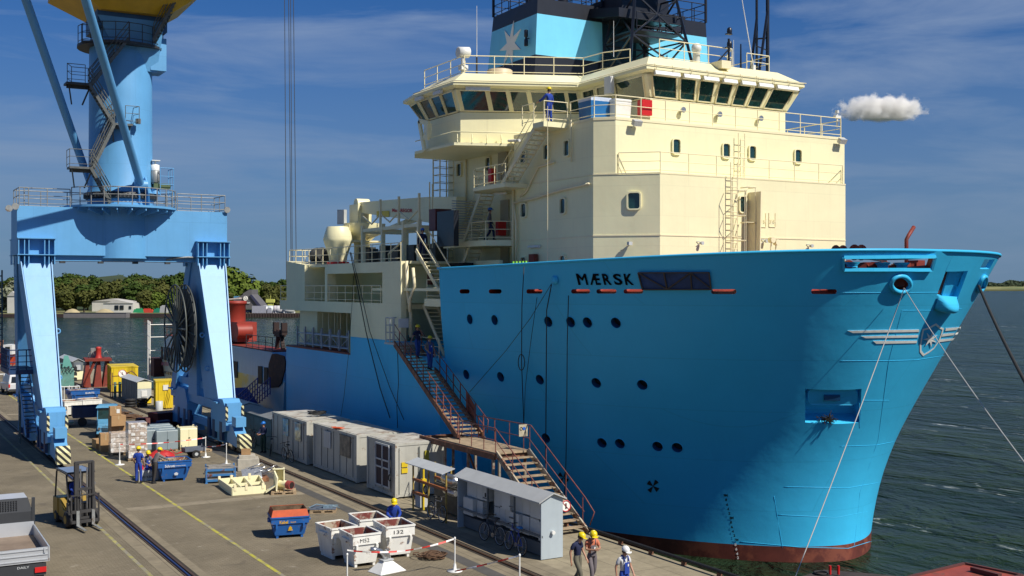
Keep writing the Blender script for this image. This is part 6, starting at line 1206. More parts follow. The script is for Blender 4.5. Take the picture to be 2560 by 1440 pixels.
# ---- barrier posts and tape
POSTS = [(299, 1162), (514, 1143), (566, 1161), (1137, 1428), (868, 1474), (1299, 1476), (596, 1112)]
LBP = ['white barrier post left of the workers beside the yellow line', 'white barrier post in front of the cream cabinet', 'white barrier post near the striped crane buffer', 'white barrier post with tape beside the brown rope heap', 'white barrier post cut by the lower frame edge beside the metal duct', 'white barrier post at the lower edge near the cabinet shelter', '']
pp = []
for (px, py), lb in list(zip(POSTS, LBP))[:6]:
    p = G(px, py); t = thing('barrier_post', lb, 'post', (p.x, p.y, 0), 0, 'white barrier posts'); m = MB(); m.tube((0, 0, .02), (0, 0, 1.12), .025, n=8); m.lathe((0, 0, 1.12), [(.035, -.03), (.035, .02), (.01, .04)], 8); m.build('pole', WHITE, **bare(t)); m = MB(); m.lathe((0, 0, 0), [(.26, .005), (.26, .03), (.06, .05), (.045, .25)], 18); m.build('foot', WHITE, **bare(t)); pp.append(V((p.x, p.y, 1.1)))
TAPE = bpy.data.materials.new('barrier tape'); TAPE.use_nodes = True
def _tp():
    t = TAPE.node_tree; N = t.nodes; l = t.links.new; tc = N.new('ShaderNodeTexCoord'); mp_ = N.new('ShaderNodeMapping'); mp_.inputs['Rotation'].default_value = (0, 0, R(20)); w = N.new('ShaderNodeTexWave'); w.inputs['Scale'].default_value = .55; c = N.new('ShaderNodeValToRGB'); c.color_ramp.interpolation = 'CONSTANT'; c.color_ramp.elements[0].color = (.62, .03, .02, 1); c.color_ramp.elements[1].color = (.75, .73, .7, 1); c.color_ramp.elements[1].position = .5
    l(tc.outputs['Object'], mp_.inputs[0]); l(mp_.outputs[0], w.inputs[0]); l(w.outputs['Fac'], c.inputs[0]); l(c.outputs[0], N['Principled BSDF'].inputs['Base Color'])
_tp()
def tape(a, b, sag, label, w=.05):
    m = MB(); n = 14; a, b = V(a), V(b); ps = [a.lerp(b, i / n) - V((0, 0, sag * 4 * (i / n) * (1 - i / n))) for i in range(n + 1)]; s_ = (b - a).cross(V((0, 0, 1))).normalized() * .006; vs = []; fs = []
    for i, p in enumerate(ps): tw = .5 * sin(i * .9); u = V((0, 0, w / 2)) + s_ * 5 * tw; vs += [p - u, p + u]
    for i in range(n): fs.append((2 * i, 2 * i + 2, 2 * i + 3, 2 * i + 1))
    m.add(vs, fs); m.add([v + s_ for v in vs], [f[::-1] for f in fs]); tag(m.build('barrier_tape', TAPE), label, 'tape')
tape(G(1137, 1428, .12) + V((0, 0, .0)), pp[5], .02, 'red and white tape sloping up from the post foot to the lower edge post')
tape(pp[3], pp[4] + V((.0, 0, .15)), .22, 'red and white tape hanging in front of the white skips'); tape(pp[1], pp[0], .1, 'tape running left past the grey cabinets and the wrapped boxes'); tape(pp[1] - V((0, 0, .5)), pp[2], .05, 'short tape between the two posts before the crane leg')
# ---- pallets, boxes, cabinets
def pallet(t, w=1.2, d=.8, z=0, c=(0, 0)):
    m = MB()
    for k in range(6): m.box((c[0] - w / 2 + w * (k + .5) / 6, c[1], z + .13), (w / 6 - .03, d, .022))
    for y in (-d / 2 + .05, 0, d / 2 - .05): m.box((c[0], c[1] + y, z + .105), (w, .1, .022)); m.box((c[0], c[1] + y, z + .012), (w, .1, .022)); [m.box((c[0] + x, c[1] + y, z + .06), (.14, .1, .075)) for x in (-w / 2 + .07, 0, w / 2 - .07)]
    return m.build('pallet', WOODP, **bare(t))
WRAP = mat('wrapped parcels', (.55, .48, .42), .25, var=.5, vs=5, rust=.3, rustc=(.75, .74, .72), rs=4, bump=.02, bs=9, coat=.6)
WRAPT = mat('silver wrapped parcels', (.44, .36, .29), .3, var=.45, vs=3, rust=.28, rustc=(.68, .66, .64), rs=3.5, bump=.02, bs=7, coat=.5)
def stack(name, label, px, py, w, d, h, mt, rz=0, rows_=3, cat='pallet load', labels=True):
    p = G(px, py); t = thing(name, label, cat, (p.x, p.y + d / 2, 0), rz); pallet(t, w * 1.05, d * 1.05); rnd = random.Random(px)
    for k in range(rows_):
        m = MB(); m.box((rnd.uniform(-.015, .015), rnd.uniform(-.015, .015), .15 + h * (k + .5) / rows_), (w, d, h / rows_ - .012)); m.build('box_layer', mt, bevel=.02, **bare(t))
        if labels: m = MB(); [m.box((x * w, -d / 2 - .012, .15 + h * (k + .5) / rows_ + rnd.uniform(-.05, .05)), (w * .2, .008, h / rows_ * .35)) for x in (-.25, .22)]; m.build('label_sheet', WHITE, **bare(t))
    return t
stack('wrapped_pallet', 'low pallet of film-wrapped pale cartons beside the cardboard boxes', 300, 1138, .95, .95, 1.12, WRAP, R(-4), 4, labels=False)
stack('wrapped_pallet', 'tall film-wrapped stack of cartons behind the three workers', 346, 1152, 1.0, 1.0, 1.95, WRAPT, R(-3), 5); 
p = G(346, 1152)
def carton(px, py, w, d, h, z, lab, rz=0, lb=False):
    p = G(px, py); t = thing('carton', lab, 'box', (p.x, p.y + d / 2, z), rz); m = MB(); m.box((0, 0, h / 2), (w, d, h)); m.build('box', CARD, bevel=.01, **bare(t)); m = MB(); m.box((0, 0, h + .002), (.06, d, .004)); m.box((0, -d / 2 - .002, h * .8), (.06, .004, h * .3)); m.build('parcel_tape', mat('parcel tape', (.5, .38, .22), .4), **bare(t))
    if lb: m = MB(); m.box((w * .22, -d / 2 - .006, h * .5), (.18, .006, .24)); m.build('label_sheet', WHITE, **bare(t))
carton(266, 1130, .6, .8, 1.05, .0, 'large cardboard box standing left of the low wrapped pallet', R(-4)); carton(300, 1116, 1.0, 1.0, 1.25, 0, 'large plain cardboard box right behind the low wrapped pallet')
carton(296, 1118, .85, .8, .62, 1.26, 'medium cardboard box on top of the large plain box', R(3)); carton(290, 1118, .65, .6, .52, 1.89, 'topmost small cardboard box carrying a white label', R(-4), True); carton(258, 1122, .9, .9, .55, 0.0, 'low dark cardboard tray box at the left end of the stack', R(5))
def cabinet(name, lab, px, py, w, d, h, mt, grp=None, n=1, rz=0):
    p = G(px, py); t = thing(name, lab, 'cabinet', (p.x, p.y + d / 2, 0), rz, grp); m = MB(); m.box((0, 0, .12 + h / 2), (w, d, h)); m.build('body', mt, bevel=.03, **bare(t))
    for s_ in (-1, 1): m = MB(); m.box((s_ * w * .247, -d / 2 - .012, .12 + h / 2), (w * .48, .03, h * .95)); m.build('door', mt, bevel=.01, **bare(t))
    m = MB(); m.box((.03, -d / 2 - .04, .12 + h * .52), (.1, .03, .05)); m.build('handle', RUBBER, **bare(t)); pallet(t, w, d)
    m = MB(); m.box((0, 0, .13 + h), (w * .96, d * .96, .04)); m.build('top', mt, **bare(t)); return t
GC = 'grey switch cabinets standing in a row on pallets'
for i, (px, py) in enumerate(((418, 1130), (412, 1124), (406, 1118), (400, 1113))): cabinet('grey_cabinet', ['front grey cabinet of the row, its two doors facing the workers', 'second grey cabinet of the row behind the front one', 'third grey cabinet of the row from the front', 'rearmost grey cabinet of the row'][i], px, py, 1.25, .34, 1.12, GREYC, GC)
for i, (px, py) in enumerate(((382, 1130), (377, 1121))): cabinet('grey_cabinet', ['grey cabinet directly right of the tall wrapped stack', 'grey cabinet partly hidden behind the tall wrapped stack'][i], px, py, .75, .4, 1.15, GREYC)
t = cabinet('cream_cabinet', 'cream painted steel cabinet with lifting eyes near the crane leg', 473, 1124, 1.0, 1.0, 1.12, CREAM, rz=R(-3)); m = MB()
for x in (-.45, .45):
    for y in (-.45, .45): m.ring((x, y, 1.3), .05, .015, 8, 'Y')
m.build('lifting_eye', CREAMD, **bare(t))
m = MB(); rnd = random.Random(2); p = G(405, 1146)
vs = []; fs = []
for i in range(9):
    for j in range(7): u, v = i / 8 - .5, j / 6 - .5; vs.append((u * 1.5, v * 1.0, max(.01, .42 * (1 - 2.2 * (u * u + v * v) * 1.2) + rnd.uniform(-.06, .07))))
for i in range(8):
    for j in range(6): a = i * 7 + j; fs.append((a, a + 7, a + 8, a + 1))
m.add(vs, fs, True); tag(m.build('red_tarpaulin', mat('red tarp', (.42, .02, .02), .5, bump=.03, bs=6), None, loc=(p.x, p.y + .4, 0), world=False), 'crumpled red tarpaulin heap between the grey cabinets and the scrap skip', 'tarpaulin')
# hand cart
p = G(476, 1146); t = thing('hand_trailer', 'small grey blue two wheeled trailer with red drawbar beside the cabinets', 'trailer', (p.x + .3, p.y + .45, 0), R(4)); t.scale = (.78, .7, .72); TG_ = mat('trailer grey blue', (.12, .14, .18), .6, var=.3); m = MB()
m.box((0, 0, .52), (1.5, .95, .05)); [m.box((0, y, .66), (1.5, .03, .24)) for y in (-.47, .47)]; [m.box((x, 0, .66), (.03, .95, .24)) for x in (-.74, .74)]; [m.box((x, y, .74), (.05, .05, .42)) for x in (-.74, .74) for y in (-.47, .47)]; m.build('bed', TG_, **bare(t))
for s_ in (-1, 1): m = MB(); m.cyl((.0, s_ * .6, .3), .3, .16, 20, 'Y'); w_ = m.build('wheel', RUBBER, **bare(t)); m = MB(); m.cyl((0, s_ * .685, .3), .13, .02, 12, 'Y'); m.build('hub', LGREY, parent=w_, world=False)
m = MB(); m.path([V((-.7, .2, .5)), V((-1.3, 0, .35)), V((-1.7, 0, .8))], .03, 6); m.path([V((-.7, -.2, .5)), V((-1.3, 0, .35))], .03, 6); m.build('drawbar', RED, **bare(t)); m = MB(); m.box((-.1, 0, .6), (1.2, .8, .12)); m.build('load_cloth', mat('grey cloth', (.2, .19, .2), .9, bump=.03), **bare(t))
p = G(520, 1133); t = thing('loose_pallet', 'flat pallet with planks behind the barrier post near the cream cabinet', 'pallet', (p.x - .4, p.y + .9, 0), R(15)); pallet(t, 1.4, 1.0)
# paper sacks / red sign box by the workers
p = G(372, 1202); t = thing('seat_box', 'grey box with dark lettering used as a seat by a worker', 'box', (p.x, p.y + .25, 0), 0); m = MB(); m.box((0, 0, .25), (.95, .5, .5)); m.build('box', LGREY, bevel=.015, **bare(t)); m = MB(); text_on(m, 'RECKEND', (-.38, -.256, .14), (1, 0, 0), (0, 0, 1), .7, .11, .02); m.build('lettering', RUBBER, **bare(t))
p = G(357, 1200); t = thing('red_board', 'tilted red and white sign board leaning by the standing worker', 'sign', (p.x, p.y + .1, 0), R(20)); m = MB(); m.box((0, 0, .36), (.34, .04, .72), rx=R(-14)); m.build('board', RED, **bare(t)); m = MB(); m.box((.12, -.035, .36), (.06, .03, .7), rx=R(-14)); m.build('edge', WHITE, **bare(t))
# ---- blue racks, chequer plates, cream frames, concrete
p = G(556, 1208); t = thing('stacking_rack', 'blue slatted steel rack loaded with planks on the open paving', 'rack', (p.x + .1, p.y + .7, 0), R(-14)); RB = mat('rack blue', (.05, .19, .42), .5, var=.2, rust=.12); m = MB(); w, d = 1.35, 1.3
for x in (-w / 2, w / 2):
    for y in (-d / 2, d / 2): m.box((x, y, .38), (.08, .08, .76)); m.box((x, y, .02), (.13, .13, .04))
for z in (.14, .40, .64):
    for s_ in (-1, 1): m.box((0, s_ * d / 2, z), (w, .03, .11)); m.box((s_ * w / 2, 0, z), (.03, d, .11))
m.build('frame', RB, **bare(t)); rnd = random.Random(5)
for z in (.2, .46, .70):
    m = MB()
    for k in range(6): m.box((rnd.uniform(-.05, .1), -d / 2 + d * (k + .5) / 6, z + rnd.uniform(-.02, .02)), (w * rnd.uniform(.9, 1.2), .14, .035), rz=rnd.uniform(-.08, .08))
    m.build('plank_layer', mat('grey plank', (.28, .26, .23), .8, var=.4, vs=5), **bare(t))
p = G(612, 1180); t = thing('concrete_weight', 'stepped concrete ballast blocks with a carton on top beside the seaward rail', 'concrete blocks', (p.x + .35, p.y + .6, 0), R(-14)); m = MB(); m.box((0, 0, .32), (1.1, .95, .64)); m.box((-.05, .0, .72), (.85, .7, .18)); m.build('block', CONC, bevel=.03, **bare(t)); 
t = thing('carton', 'open sand coloured carton standing on the concrete ballast block', 'box', (p.x + .25, p.y + .6, .82), R(-20)); m = MB(); [m.box((x, 0, .14), (.02, .36, .28)) for x in (-.22, .22)]; [m.box((0, y, .14), (.46, .02, .28)) for y in (-.18, .18)]; m.box((0, 0, .02), (.44, .36, .02)); m.build('box', CARD, **bare(t))
p = G(640, 1207); t = thing('chequer_plates', 'heap of silver chequer plate and bent tubes on the paving', 'metal heap', (p.x, p.y + .6, 0), R(-10)); CHK = mat('chequer plate', (.42, .44, .47), .35, metal=.6, var=.35, vs=16, bump=.01, bs=30); m = MB(); m.box((-.05, -.15, .42), (.95, .55, .03), rx=R(35)); m.box((-.05, -.42, .17), (.95, .25, .03), rx=R(70)); m.box((.25, .2, .5), (.7, .5, .03), rx=R(20), rz=.4); m.build('plate', CHK, **bare(t)); m = MB(); rnd = random.Random(8)
for k in range(9): a = V((rnd.uniform(-.1, .7), rnd.uniform(-.3, .6), rnd.uniform(.3, .7))); m.path([a, a + V((.5, .2, .15)), a + V((.7, .35, .0)), a + V((.45, .4, -.1)), a + V((0, .25, -.1))], .022, 6)
m.path([V((-.6, -.4, .05)), V((-.5, -.2, .3)), V((-.3, .2, .6)), V((.2, .3, .7))], .025, 6); m.build('bent_tube', CHROME, **bare(t)); m = MB(); m.box((.1, 0, .1), (1.3, .9, .2)); m.build('base_frame', BROWNR, **bare(t))
a, b, c, d = G(581, 1240), G(663, 1233), G(648, 1206), G(548, 1216)
t = thing('ribbed_beam', 'long cream painted steel frame with cross ribs lying on the ground', 'steel frame', tuple((a + b + c + d) / 4)); m = MB(); 
for q0, q1 in ((a, b), (b, c), (c, d), (d, a)): m.beam(q0 + V((0, 0, .19)), q1 + V((0, 0, .19)), .05, .36)
for u in (.3, .62): m.beam(a.lerp(b, u) + V((0, 0, .2)), d.lerp(c, u) + V((0, 0, .2)), .04, .28)
m.beam(a.lerp(d, .5) + V((0, 0, .24)), b.lerp(c, .5) + V((0, 0, .24)), .04, .14); m.build('frame', CREAM, t); m = MB()
for q in (a.lerp(b, .08), a.lerp(b, .42), a.lerp(b, .93), d.lerp(c, .3), d.lerp(c, .75), d): m.box(q + V((0, .0, .36)), (.12, .1, .26))
m.build('lug', CREAMD, t)
p = G(716, 1236); t = thing('pipe_bracket', 'cream steel bracket with a red ringed pipe stub on a wooden pallet', 'steel bracket', (p.x, p.y + .4, 0), R(-18)); pallet(t, 1.15, .95)
m = MB(); m.prism([(-.35, .3, .16), (-.35, -.35, .16), (-.3, -.3, .75), (-.45, -.1, 1.1), (-.45, .35, 1.15)], (.06, 0, 0)); m.prism([(.0, .3, .16), (.0, -.25, .16), (.0, -.1, 1.1), (.0, .35, 1.15)], (.05, 0, 0)); m.box((-.2, .3, .62), (.5, .04, .95)); m.box((-.22, .1, 1.12), (.55, .5, .04), rx=-.1); m.box((-.6, -.1, .25), (.5, .5, .04), ry=-.6); m.tube((-.15, .1, .45), (.32, -.35, .42), .17, n=18); m.build('bracket', CREAM, **bare(t)); m = MB(); m.tube((.18, -.22, .425), (.36, -.39, .415), .195, n=18); m.build('pipe_flange', mat('flange red', (.33, .06, .05), .5), **bare(t)); m = MB(); m.tube((.362, -.392, .415), (.372, -.402, .414), .15, n=16); m.build('pipe_bore', mat('bore black', (.02, .01, .008), .9), **bare(t))  # bore is a flat near-black disc closing the pipe end
p = G(815, 1282); t = thing('fitting_tray', 'low tray of pipes and blue fittings on a pallet right of the Kabel skip', 'tray', (p.x, p.y + .3, 0), R(-25)); pallet(t, 1.1, .8); m = MB(); m.box((0, 0, .17), (1.1, .8, .03)); m.build('tray', TG_, **bare(t)); m = MB(); m.path([V((-.6, -.2, .2)), V((-.3, .1, .3)), V((.1, 0, .26)), V((.6, .2, .22))], .03, 6); m.box((.2, -.1, .24), (.4, .3, .1)); m.path([V((-.3, -.3, .2)), V((.2, -.1, .3)), V((.7, -.2, .2))], .02, 5); m.build('pipes', mat('fitting blue grey', (.18, .26, .32), .5, var=.5, vs=8), **bare(t))
# ---- containers and huts along the rail apron
def container(lab, x, y0, y1, w=2.44, h=2.36, mt=CONT, panels=(), name='site_container'):
    t = thing(name, lab, 'container', (x + w / 2, (y0 + y1) / 2, 0), 0, 'white containers along the quay apron'); m = MB(); m.bx(x + .02, x + w - .02, y0 + .02, y1 - .02, .14, h - .04); b_ = m.build('body', mt, t)
    m = MB()
    for xx in (x + .06, x + w - .06):
        for yy in (y0 + .06, y1 - .06): m.bx(xx - .08, xx + .08, yy - .08, yy + .08, .06, h)
        m.bx(xx - .07, xx + .07, y0, y1, h - .12, h - .005); m.bx(xx - .07, xx + .07, y0, y1, .08, .24)
    for yy in (y0 + .05, y1 - .05): m.bx(x, x + w, yy - .055, yy + .055, h - .12, h - .006); m.bx(x, x + w, yy - .055, yy + .055, .08, .24)
    m.build('frame', mt, t); m = MB(); m.bx(x + .1, x + w - .1, y0 + .1, y1 - .1, h - .02, h + .012); m.build('roof', CONTR, t)
    n = int((y1 - y0) / .85); m = MB()
    for k in range(n): yy = y0 + .5 + k * .85; m.bx(x - .005, x + .03, yy, yy + .035, .26, h - .14)
    m.build('side_rib', SHEDG, t); return t
c1 = container('first white site container from the crane, two reflecting windows in its side', 21.36, 58.15, 63.8)
c2 = container('middle white site container with boarded windows, orange cloth on its roof edge', 21.5, 51.6, 57.5)
c3 = container('nearest white container with an open door and a coiled cable, yellow stickers on its end', 21.45, 47.0, 50.2, h=2.5)
def pan(par, x, ya, yb, za, zb, mt, nm='window_panel'): m = MB(); m.bx(x - .05, x - .01, min(ya, yb), max(ya, yb), za, zb); m.bx(x - .06, x - .015, min(ya, yb) - .05, max(ya, yb) + .05, zb, zb + .05); return m.build(nm, mt, par)
REFL = mat('reflecting film window', (.30, .36, .40), .12, var=.8, vs=2.5, rust=.3, rustc=(.5, .42, .14), rs=2.5, spec=.9)
pan(c1, 21.36, 61.0, 61.9, 1.25, 2.15, REFL); pan(c1, 21.36, 59.0, 59.9, 1.2, 2.12, REFL); pan(c2, 21.5, 55.0, 55.9, 1.3, 2.1, LGREY); pan(c2, 21.5, 52.4, 53.7, 1.15, 2.15, mat('weathered board', (.26, .22, .16), .85, var=.5, vs=3))
m = MB(); m.bx(21.37, 21.43, 47.55, 48.95, .45, 2.3); m.build('doorway', mat('dark doorway', (.05, .03, .03), .8), c3); m = MB(); m.bx(21.33, 21.38, 47.5, 49.0, 2.3, 2.38); [m.bx(21.33, 21.39, 47.5, 49.0, z, z + .07) for z in (.4, 1.25, 1.6)]; [m.bx(21.33, 21.39, y, y + .08, .4, 2.3) for y in (47.45, 48.2, 48.98)]; m.build('door_frame', LGREY, c3)
m = MB(); [m.ring((21.28, 47.25, .95), .12 + .015 * k, .018, 14, 'X', 1) for k in range(3)]; m.path([V((21.3, 47.15, 1.2)), V((21.28, 47.2, 1.75))], .02, 5); m.build('cable_loop', RUBBER, c3)
for z in (1.15, 1.42): m = MB(); m.bx(21.75, 22.05, 46.97, 46.995, z, z + .22); m.build('sticker', YEL, c3)
m = MB(); [m.bx(x, x + .02, 46.96, 46.99, .2, 2.3) for x in (21.62, 22.6, 22.64)]; m.build('door_seam', SHEDG, c3); m = MB(); m.bx(22.9, 23.1, 46.94, 46.99, 1.5, 2.1); m.build('sticker', mat('dull yellow', (.35, .3, .03), .5), c3)
m = MB(); rnd = random.Random(3); p = V((21.6, 54.4, 2.38)); [m.box(p + V((rnd.uniform(-.1, .2), rnd.uniform(-.3, .3), .03 + k * .012)), (.25, .3, .03), rz=k) for k in range(5)]; tag(m.build('orange_cloth', mat('orange cloth', (.6, .1, .03), .8), loc=tuple(p)), 'orange cloth lying on the edge of the middle container roof', 'cloth')
def hut(lab, x0, x1, y0, y1, h, mt, roof=LGREY, name='service_hut', rise=.22, cat='hut', doors=4, over=.12):
    t = thing(name, lab, cat, ((x0 + x1) / 2, (y0 + y1) / 2, 0)); m = MB(); xm = (x0 + x1) / 2; m.prism([(x0, y0, 0.05), (x1, y0, .05), (x1, y0, h), (xm, y0, h + rise), (x0, y0, h)], (0, y1 - y0, 0)); m.build('wall', mt, t)
    m = MB()
    for s_ in (0, 1):
        xa = x0 - over if s_ == 0 else x1 + over; za = h - rise * over / (xm - x0)
        m.prism([(xa, y0 - over, za + .01), (xm, y0 - over, h + rise + .01), (xm, y0 - over, h + rise + .06), (xa, y0 - over, za + .06)], (0, y1 - y0 + 2 * over, 0))
    m.build('roof', roof, t); L_ = (y1 - y0) / max(1, doors)
    for k in range(doors): m = MB(); m.bx(x0 - .03, x0 - .005, y0 + L_ * k + .05, y0 + L_ * (k + 1) - .05, .35, h - .12); m.build('panel', mt, t)
    return t
h1 = hut('long dark grey cabinet hut with a pitched roof next to the crane leg', 21.5, 23.1, 64.3, 71.0, 1.85, SHEDG, mat('hut roof', (.20, .21, .21), .6, var=.2)); m = MB(); m.bx(21.9, 22.9, 64.26, 64.29, .1, 1.8); m.build('doorway', MC['unlit opening'], h1)
hut('second grey hut with a pale roof behind the crane bogie', 21.6, 23.2, 71.6, 76.5, 1.9, SHEDG, LGREY)
# nearest cabinet shelter (open front with breaker boxes)
t = thing('switch_shelter', 'long grey roofed shelter full of white electrical boxes with bicycles in front', 'shelter', (21.5, 37, 0)); x0, x1, y0, y1 = 21.05, 21.95, 33.9, 40.2; m = MB(); SGR = mat('shelter sheet grey', (.40, .46, .49), .45, var=.08, streak=.3, stc=(.28, .33, .36)); xm = 21.5
for y in (y0, y1 - .04): m.prism([(x0, y, .03), (x1, y, .03), (x1, y, 2.1), (xm, y, 2.3), (x0, y, 2.05)], (0, .05, 0))
m.bx(x1 - .04, x1, y0 + .05, y1 - .04, .5, 2.08); m.build('end_panel', SGR, t)
m = MB(); [m.prism([(xa, y0 - .12, za), (xm, y0 - .12, 2.31), (xm, y0 - .12, 2.36), (xa, y0 - .12, za + .05)], (0, y1 - y0 + .24, 0)) for xa, za in ((x0 - .15, 2.01), (x1 + .1, 2.08))]; m.build('roof', mat('shelter roof', (.42, .43, .42), .55, var=.1), t)
m = MB(); m.bx(x0 + .25, x1 - .04, y0 + .05, y1 - .05, .05, .5); [m.bx(x0 + .02, x0 + .08, y, y + .06, .05, 2.03) for y in (y0 + 1.9, y0 + 3.9)]; m.bx(x0 + .02, x0 + .07, y0, y1, .78, .86); [m.bx(x0 + .03, x0 + .07, y0 + 1.9 + q_, y0 + 2.3 + q_, z, z + .04) for q_ in (0, 2.0) for z in (1.1, 1.5)]; m.build('post_frame', mat('shelter dark grey', (.11, .13, .14), .6), t)
rnd = random.Random(12); SWB = mat('breaker box white', (.55, .56, .53), .5, var=.08); y = y0 + .12
while y < y1 - .6:
    w_ = rnd.choice((.5, .62, .8, .44)); 
    for z0_, z1_ in ((.62, 1.30), (1.33, 1.96)):
        if rnd.random() < .08: continue
        dp = rnd.choice((.03, .03, .06, .2)); o_ = rnd.uniform(-.04, .04); m = MB(); m.bx(x0 + .28 - dp, x0 + .5, y, y + w_ - .02, z0_ + o_, z1_ + o_ - .02); b_ = m.build('breaker_box', SWB, t)
        if rnd.random() < .25: m = MB(); m.bx(x0 + .25 - dp, x0 + .28 - dp, y + w_ * .4, y + w_ * .55, z0_ + .15 + o_, z0_ + .3 + o_); m.build('switch', DSTEEL, b_)
    y += w_
m = MB(); m.lathe((21.5, 33.88, .95), [(.07, 0), (.07, -.1)], 10, 'Y'); m.build('socket', WHITE, t)
# gas rack
t = thing('pipe_rack_shelter', 'small open rack with rusty shelves and steel vessels under a tilted pale roof', 'rack', (21.5, 42.8, 0)); m = MB()
for y in (41.2, 42.8, 44.3): m.tube((21.05, y, 0), (21.05, y, 2.05), .04, n=6); m.tube((22.1, y, 0), (22.1, y, 2.0), .04, n=6)
m.build('post', mat('mustard post', (.36, .26, .06), .6, rust=.25), t); m = MB(); m.prism([(20.75, 41.0, 2.02), (21.35, 41.0, 2.2), (21.35, 44.5, 2.2), (20.75, 44.5, 2.02)], (0, 0, .03)); m.build('roof', LGREY, t)
for z, (ya, yb) in ((1.3, (41.2, 44.3)), (.75, (42.8, 44.3))): m = MB(); m.bx(21.0, 21.1, ya, yb, z, z + .1); m.bx(22.05, 22.15, ya, yb, z, z + .1); m.build('shelf_bar', mat('orange rust bar', (.32, .10, .03), .6, var=.3), t)
m = MB(); m.lathe((21.6, 41.9, 1.62), [(.05, -.62), (.2, -.55), (.24, -.5), (.24, .4), (.2, .5), (.05, .58)], 16, 'Y'); m.build('pressure_vessel', CHROME, t); m = MB(); m.lathe((21.6, 41.9, 1.1), [(.1, -.5), (.14, -.4), (.14, .4), (.1, .5)], 14, 'Y'); m.build('pressure_vessel', CHROME, t); m = MB(); m.tube((21.25, 43.7, .1), (21.25, 43.7, 1.9), .045, n=6); m.box((21.25, 43.7, 1.35), (.2, .2, .15)); m.build('yellow_pipe', YEL, t); m = MB(); [m.ring((21.1, 43.2, 1.05), .14 + .02 * k, .02, 14, 'X') for k in range(3)]; m.build('hose_loop', RUBBER, t); m = MB(); m.box((21.3, 44.0, .45), (.35, .5, .5)); m.build('grey_box', LGREY, t); m = MB(); m.bx(21.9, 22.2, 40.8, 44, .1, 1.2); m.build('machine_block', mat('machinery dark', (.07, .07, .06), .6), t)
# ---- bicycles
def bicycle(lab, loc, rz, col, lean=.12, seat=(.02, .02, .02)):
    t = thing('bicycle', lab, 'bicycle', loc, rz, 'bicycles leaning along the quay apron'); M = Matrix.Rotation(lean, 3, 'X'); 
    def T(x, z, y=0): return M @ V((x, y, z))
    r_ = .34
    for x in (-.52, .52):
        m = MB(); m.path([T(x + r_ * cos(i * pi / 12), r_ + .01 + r_ * sin(i * pi / 12)) for i in range(24)], .022, 6, True); w_ = m.build('wheel', RUBBER, **bare(t)); m = MB(); m.path([T(x + (r_ - .03) * cos(i * pi / 12), r_ + .01 + (r_ - .03) * sin(i * pi / 12)) for i in range(24)], .012, 4, True); [m.tube(T(x, r_ + .01), T(x + (r_ - .03) * cos(i * pi / 8), r_ + .01 + (r_ - .03) * sin(i * pi / 8)), .003, n=3) for i in range(16)]; m.build('rim', CHROME, parent=w_, world=False)
    m = MB(); bb, st, hd, fk = T(-.05, .30), T(-.18, .80), T(.36, .82), T(.40, .70)
    for a, b in ((bb, st), (st, hd), (bb, fk), (T(-.52, .35), bb), (T(-.52, .35), T(-.16, .74)), (fk, T(.52, .35)), (hd, T(.33, .98)), (st, T(-.2, .92))): m.tube(a, b, .02, n=6)
    m.build('frame', mat('bike paint ' + str(col), col, .4), **bare(t)); m = MB(); m.path([T(.22, 1.0, -.28), T(.30, 1.02, -.12), T(.33, 1.0), T(.30, 1.02, .12), T(.22, 1.0, .28)], .016, 5); m.build('handlebar', RUBBER, **bare(t)); m = MB(); m.box(T(-.22, .95), (.26, .15, .06), tp=(.8, .8)); m.build('saddle', mat('saddle ' + str(seat), seat, .6), **bare(t)); m = MB(); m.cyl(T(-.05, .3), .09, .03, 12, 'Y'); m.tube(T(-.05, .3, -.08), T(.05, .18, -.1), .012, n=5); m.build('crank', CHROME, **bare(t)); return t
p = G(1116, 1302); bicycle('grey bicycle with pale rims in front of the pipe rack shelter', (20.95, p.y + .3, 0), R(90 + 180), (.14, .14, .15), -.1)
p = G(1235, 1345); bicycle('dark bicycle in the shade in front of the white breaker boxes', (20.9, 37.2, 0), R(95), (.02, .02, .025), .1); bicycle('bright blue bicycle with blue saddle before the breaker boxes', (20.85, 35.4, 0), R(87), (.02, .05, .30), .1, (.03, .2, .5))
bicycle('dark bicycle leaning on the first container nearest the corner', (21.05, 60.2, 0), R(92), (.03, .03, .03), -.12); bicycle('silver bicycle standing askew left of the leaning one by the first container', (20.95, 63.0, 0), R(70), (.3, .3, .3), .1); bicycle('old dark red bicycle in deep shade beside the long grey hut', (21.0, 66.5, 0), R(85), (.10, .02, .02), .1)
# ---- gangway tower and upper gangway
t = thing('gangway_tower', 'rusty steel stair tower with wooden landing between the quay and the gangway', 'stair tower', (24.1, 43, 0)); tr = MB(); sg = MB(); stairs(tr, sg, (24.1, 36.6, .05), (24.1, 41.1, 2.68), (1.55, 0, 0), n=13, tread=.3, th=.05, sh=.26, sw=.07); s_ = sg.build('stringer', mat('flaked cream stringer', (.42, .36, .26), .7, rust=.5, rustc=(.2, .08, .04)), t)
for k in range(1, 13):
    a = V((24.1, 36.6, .05)).lerp(V((24.1, 41.1, 2.68)), k / 13); m = MB(); m.box(a, (1.5, .3, .045)); m.build('tread', WOOD, t)
m = MB(); m.bx(23.3, 24.95, 41.1, 46.4, 2.62, 2.70); m.build('deck', WOOD, t); m = MB(); [m.bx(x, x + .1, 41.1, 48.2, 2.4, 2.64) for x in (23.22, 24.92)]; [m.bx(23.3, 24.95, y, y + .1, 2.42, 2.60) for y in (41.2, 43.5, 46.0, 48.1)]; m.build('deck_beam', BROWNR, t)
for x in (23.35, 24.9):
    for y in (41.4, 43.6, 45.8, 48.0): m = MB(); m.beam((x, y, 0), (x, y, 2.42), .1); m.build('leg', mat('tower leg', (.24, .21, .17), .7, rust=.4), t)
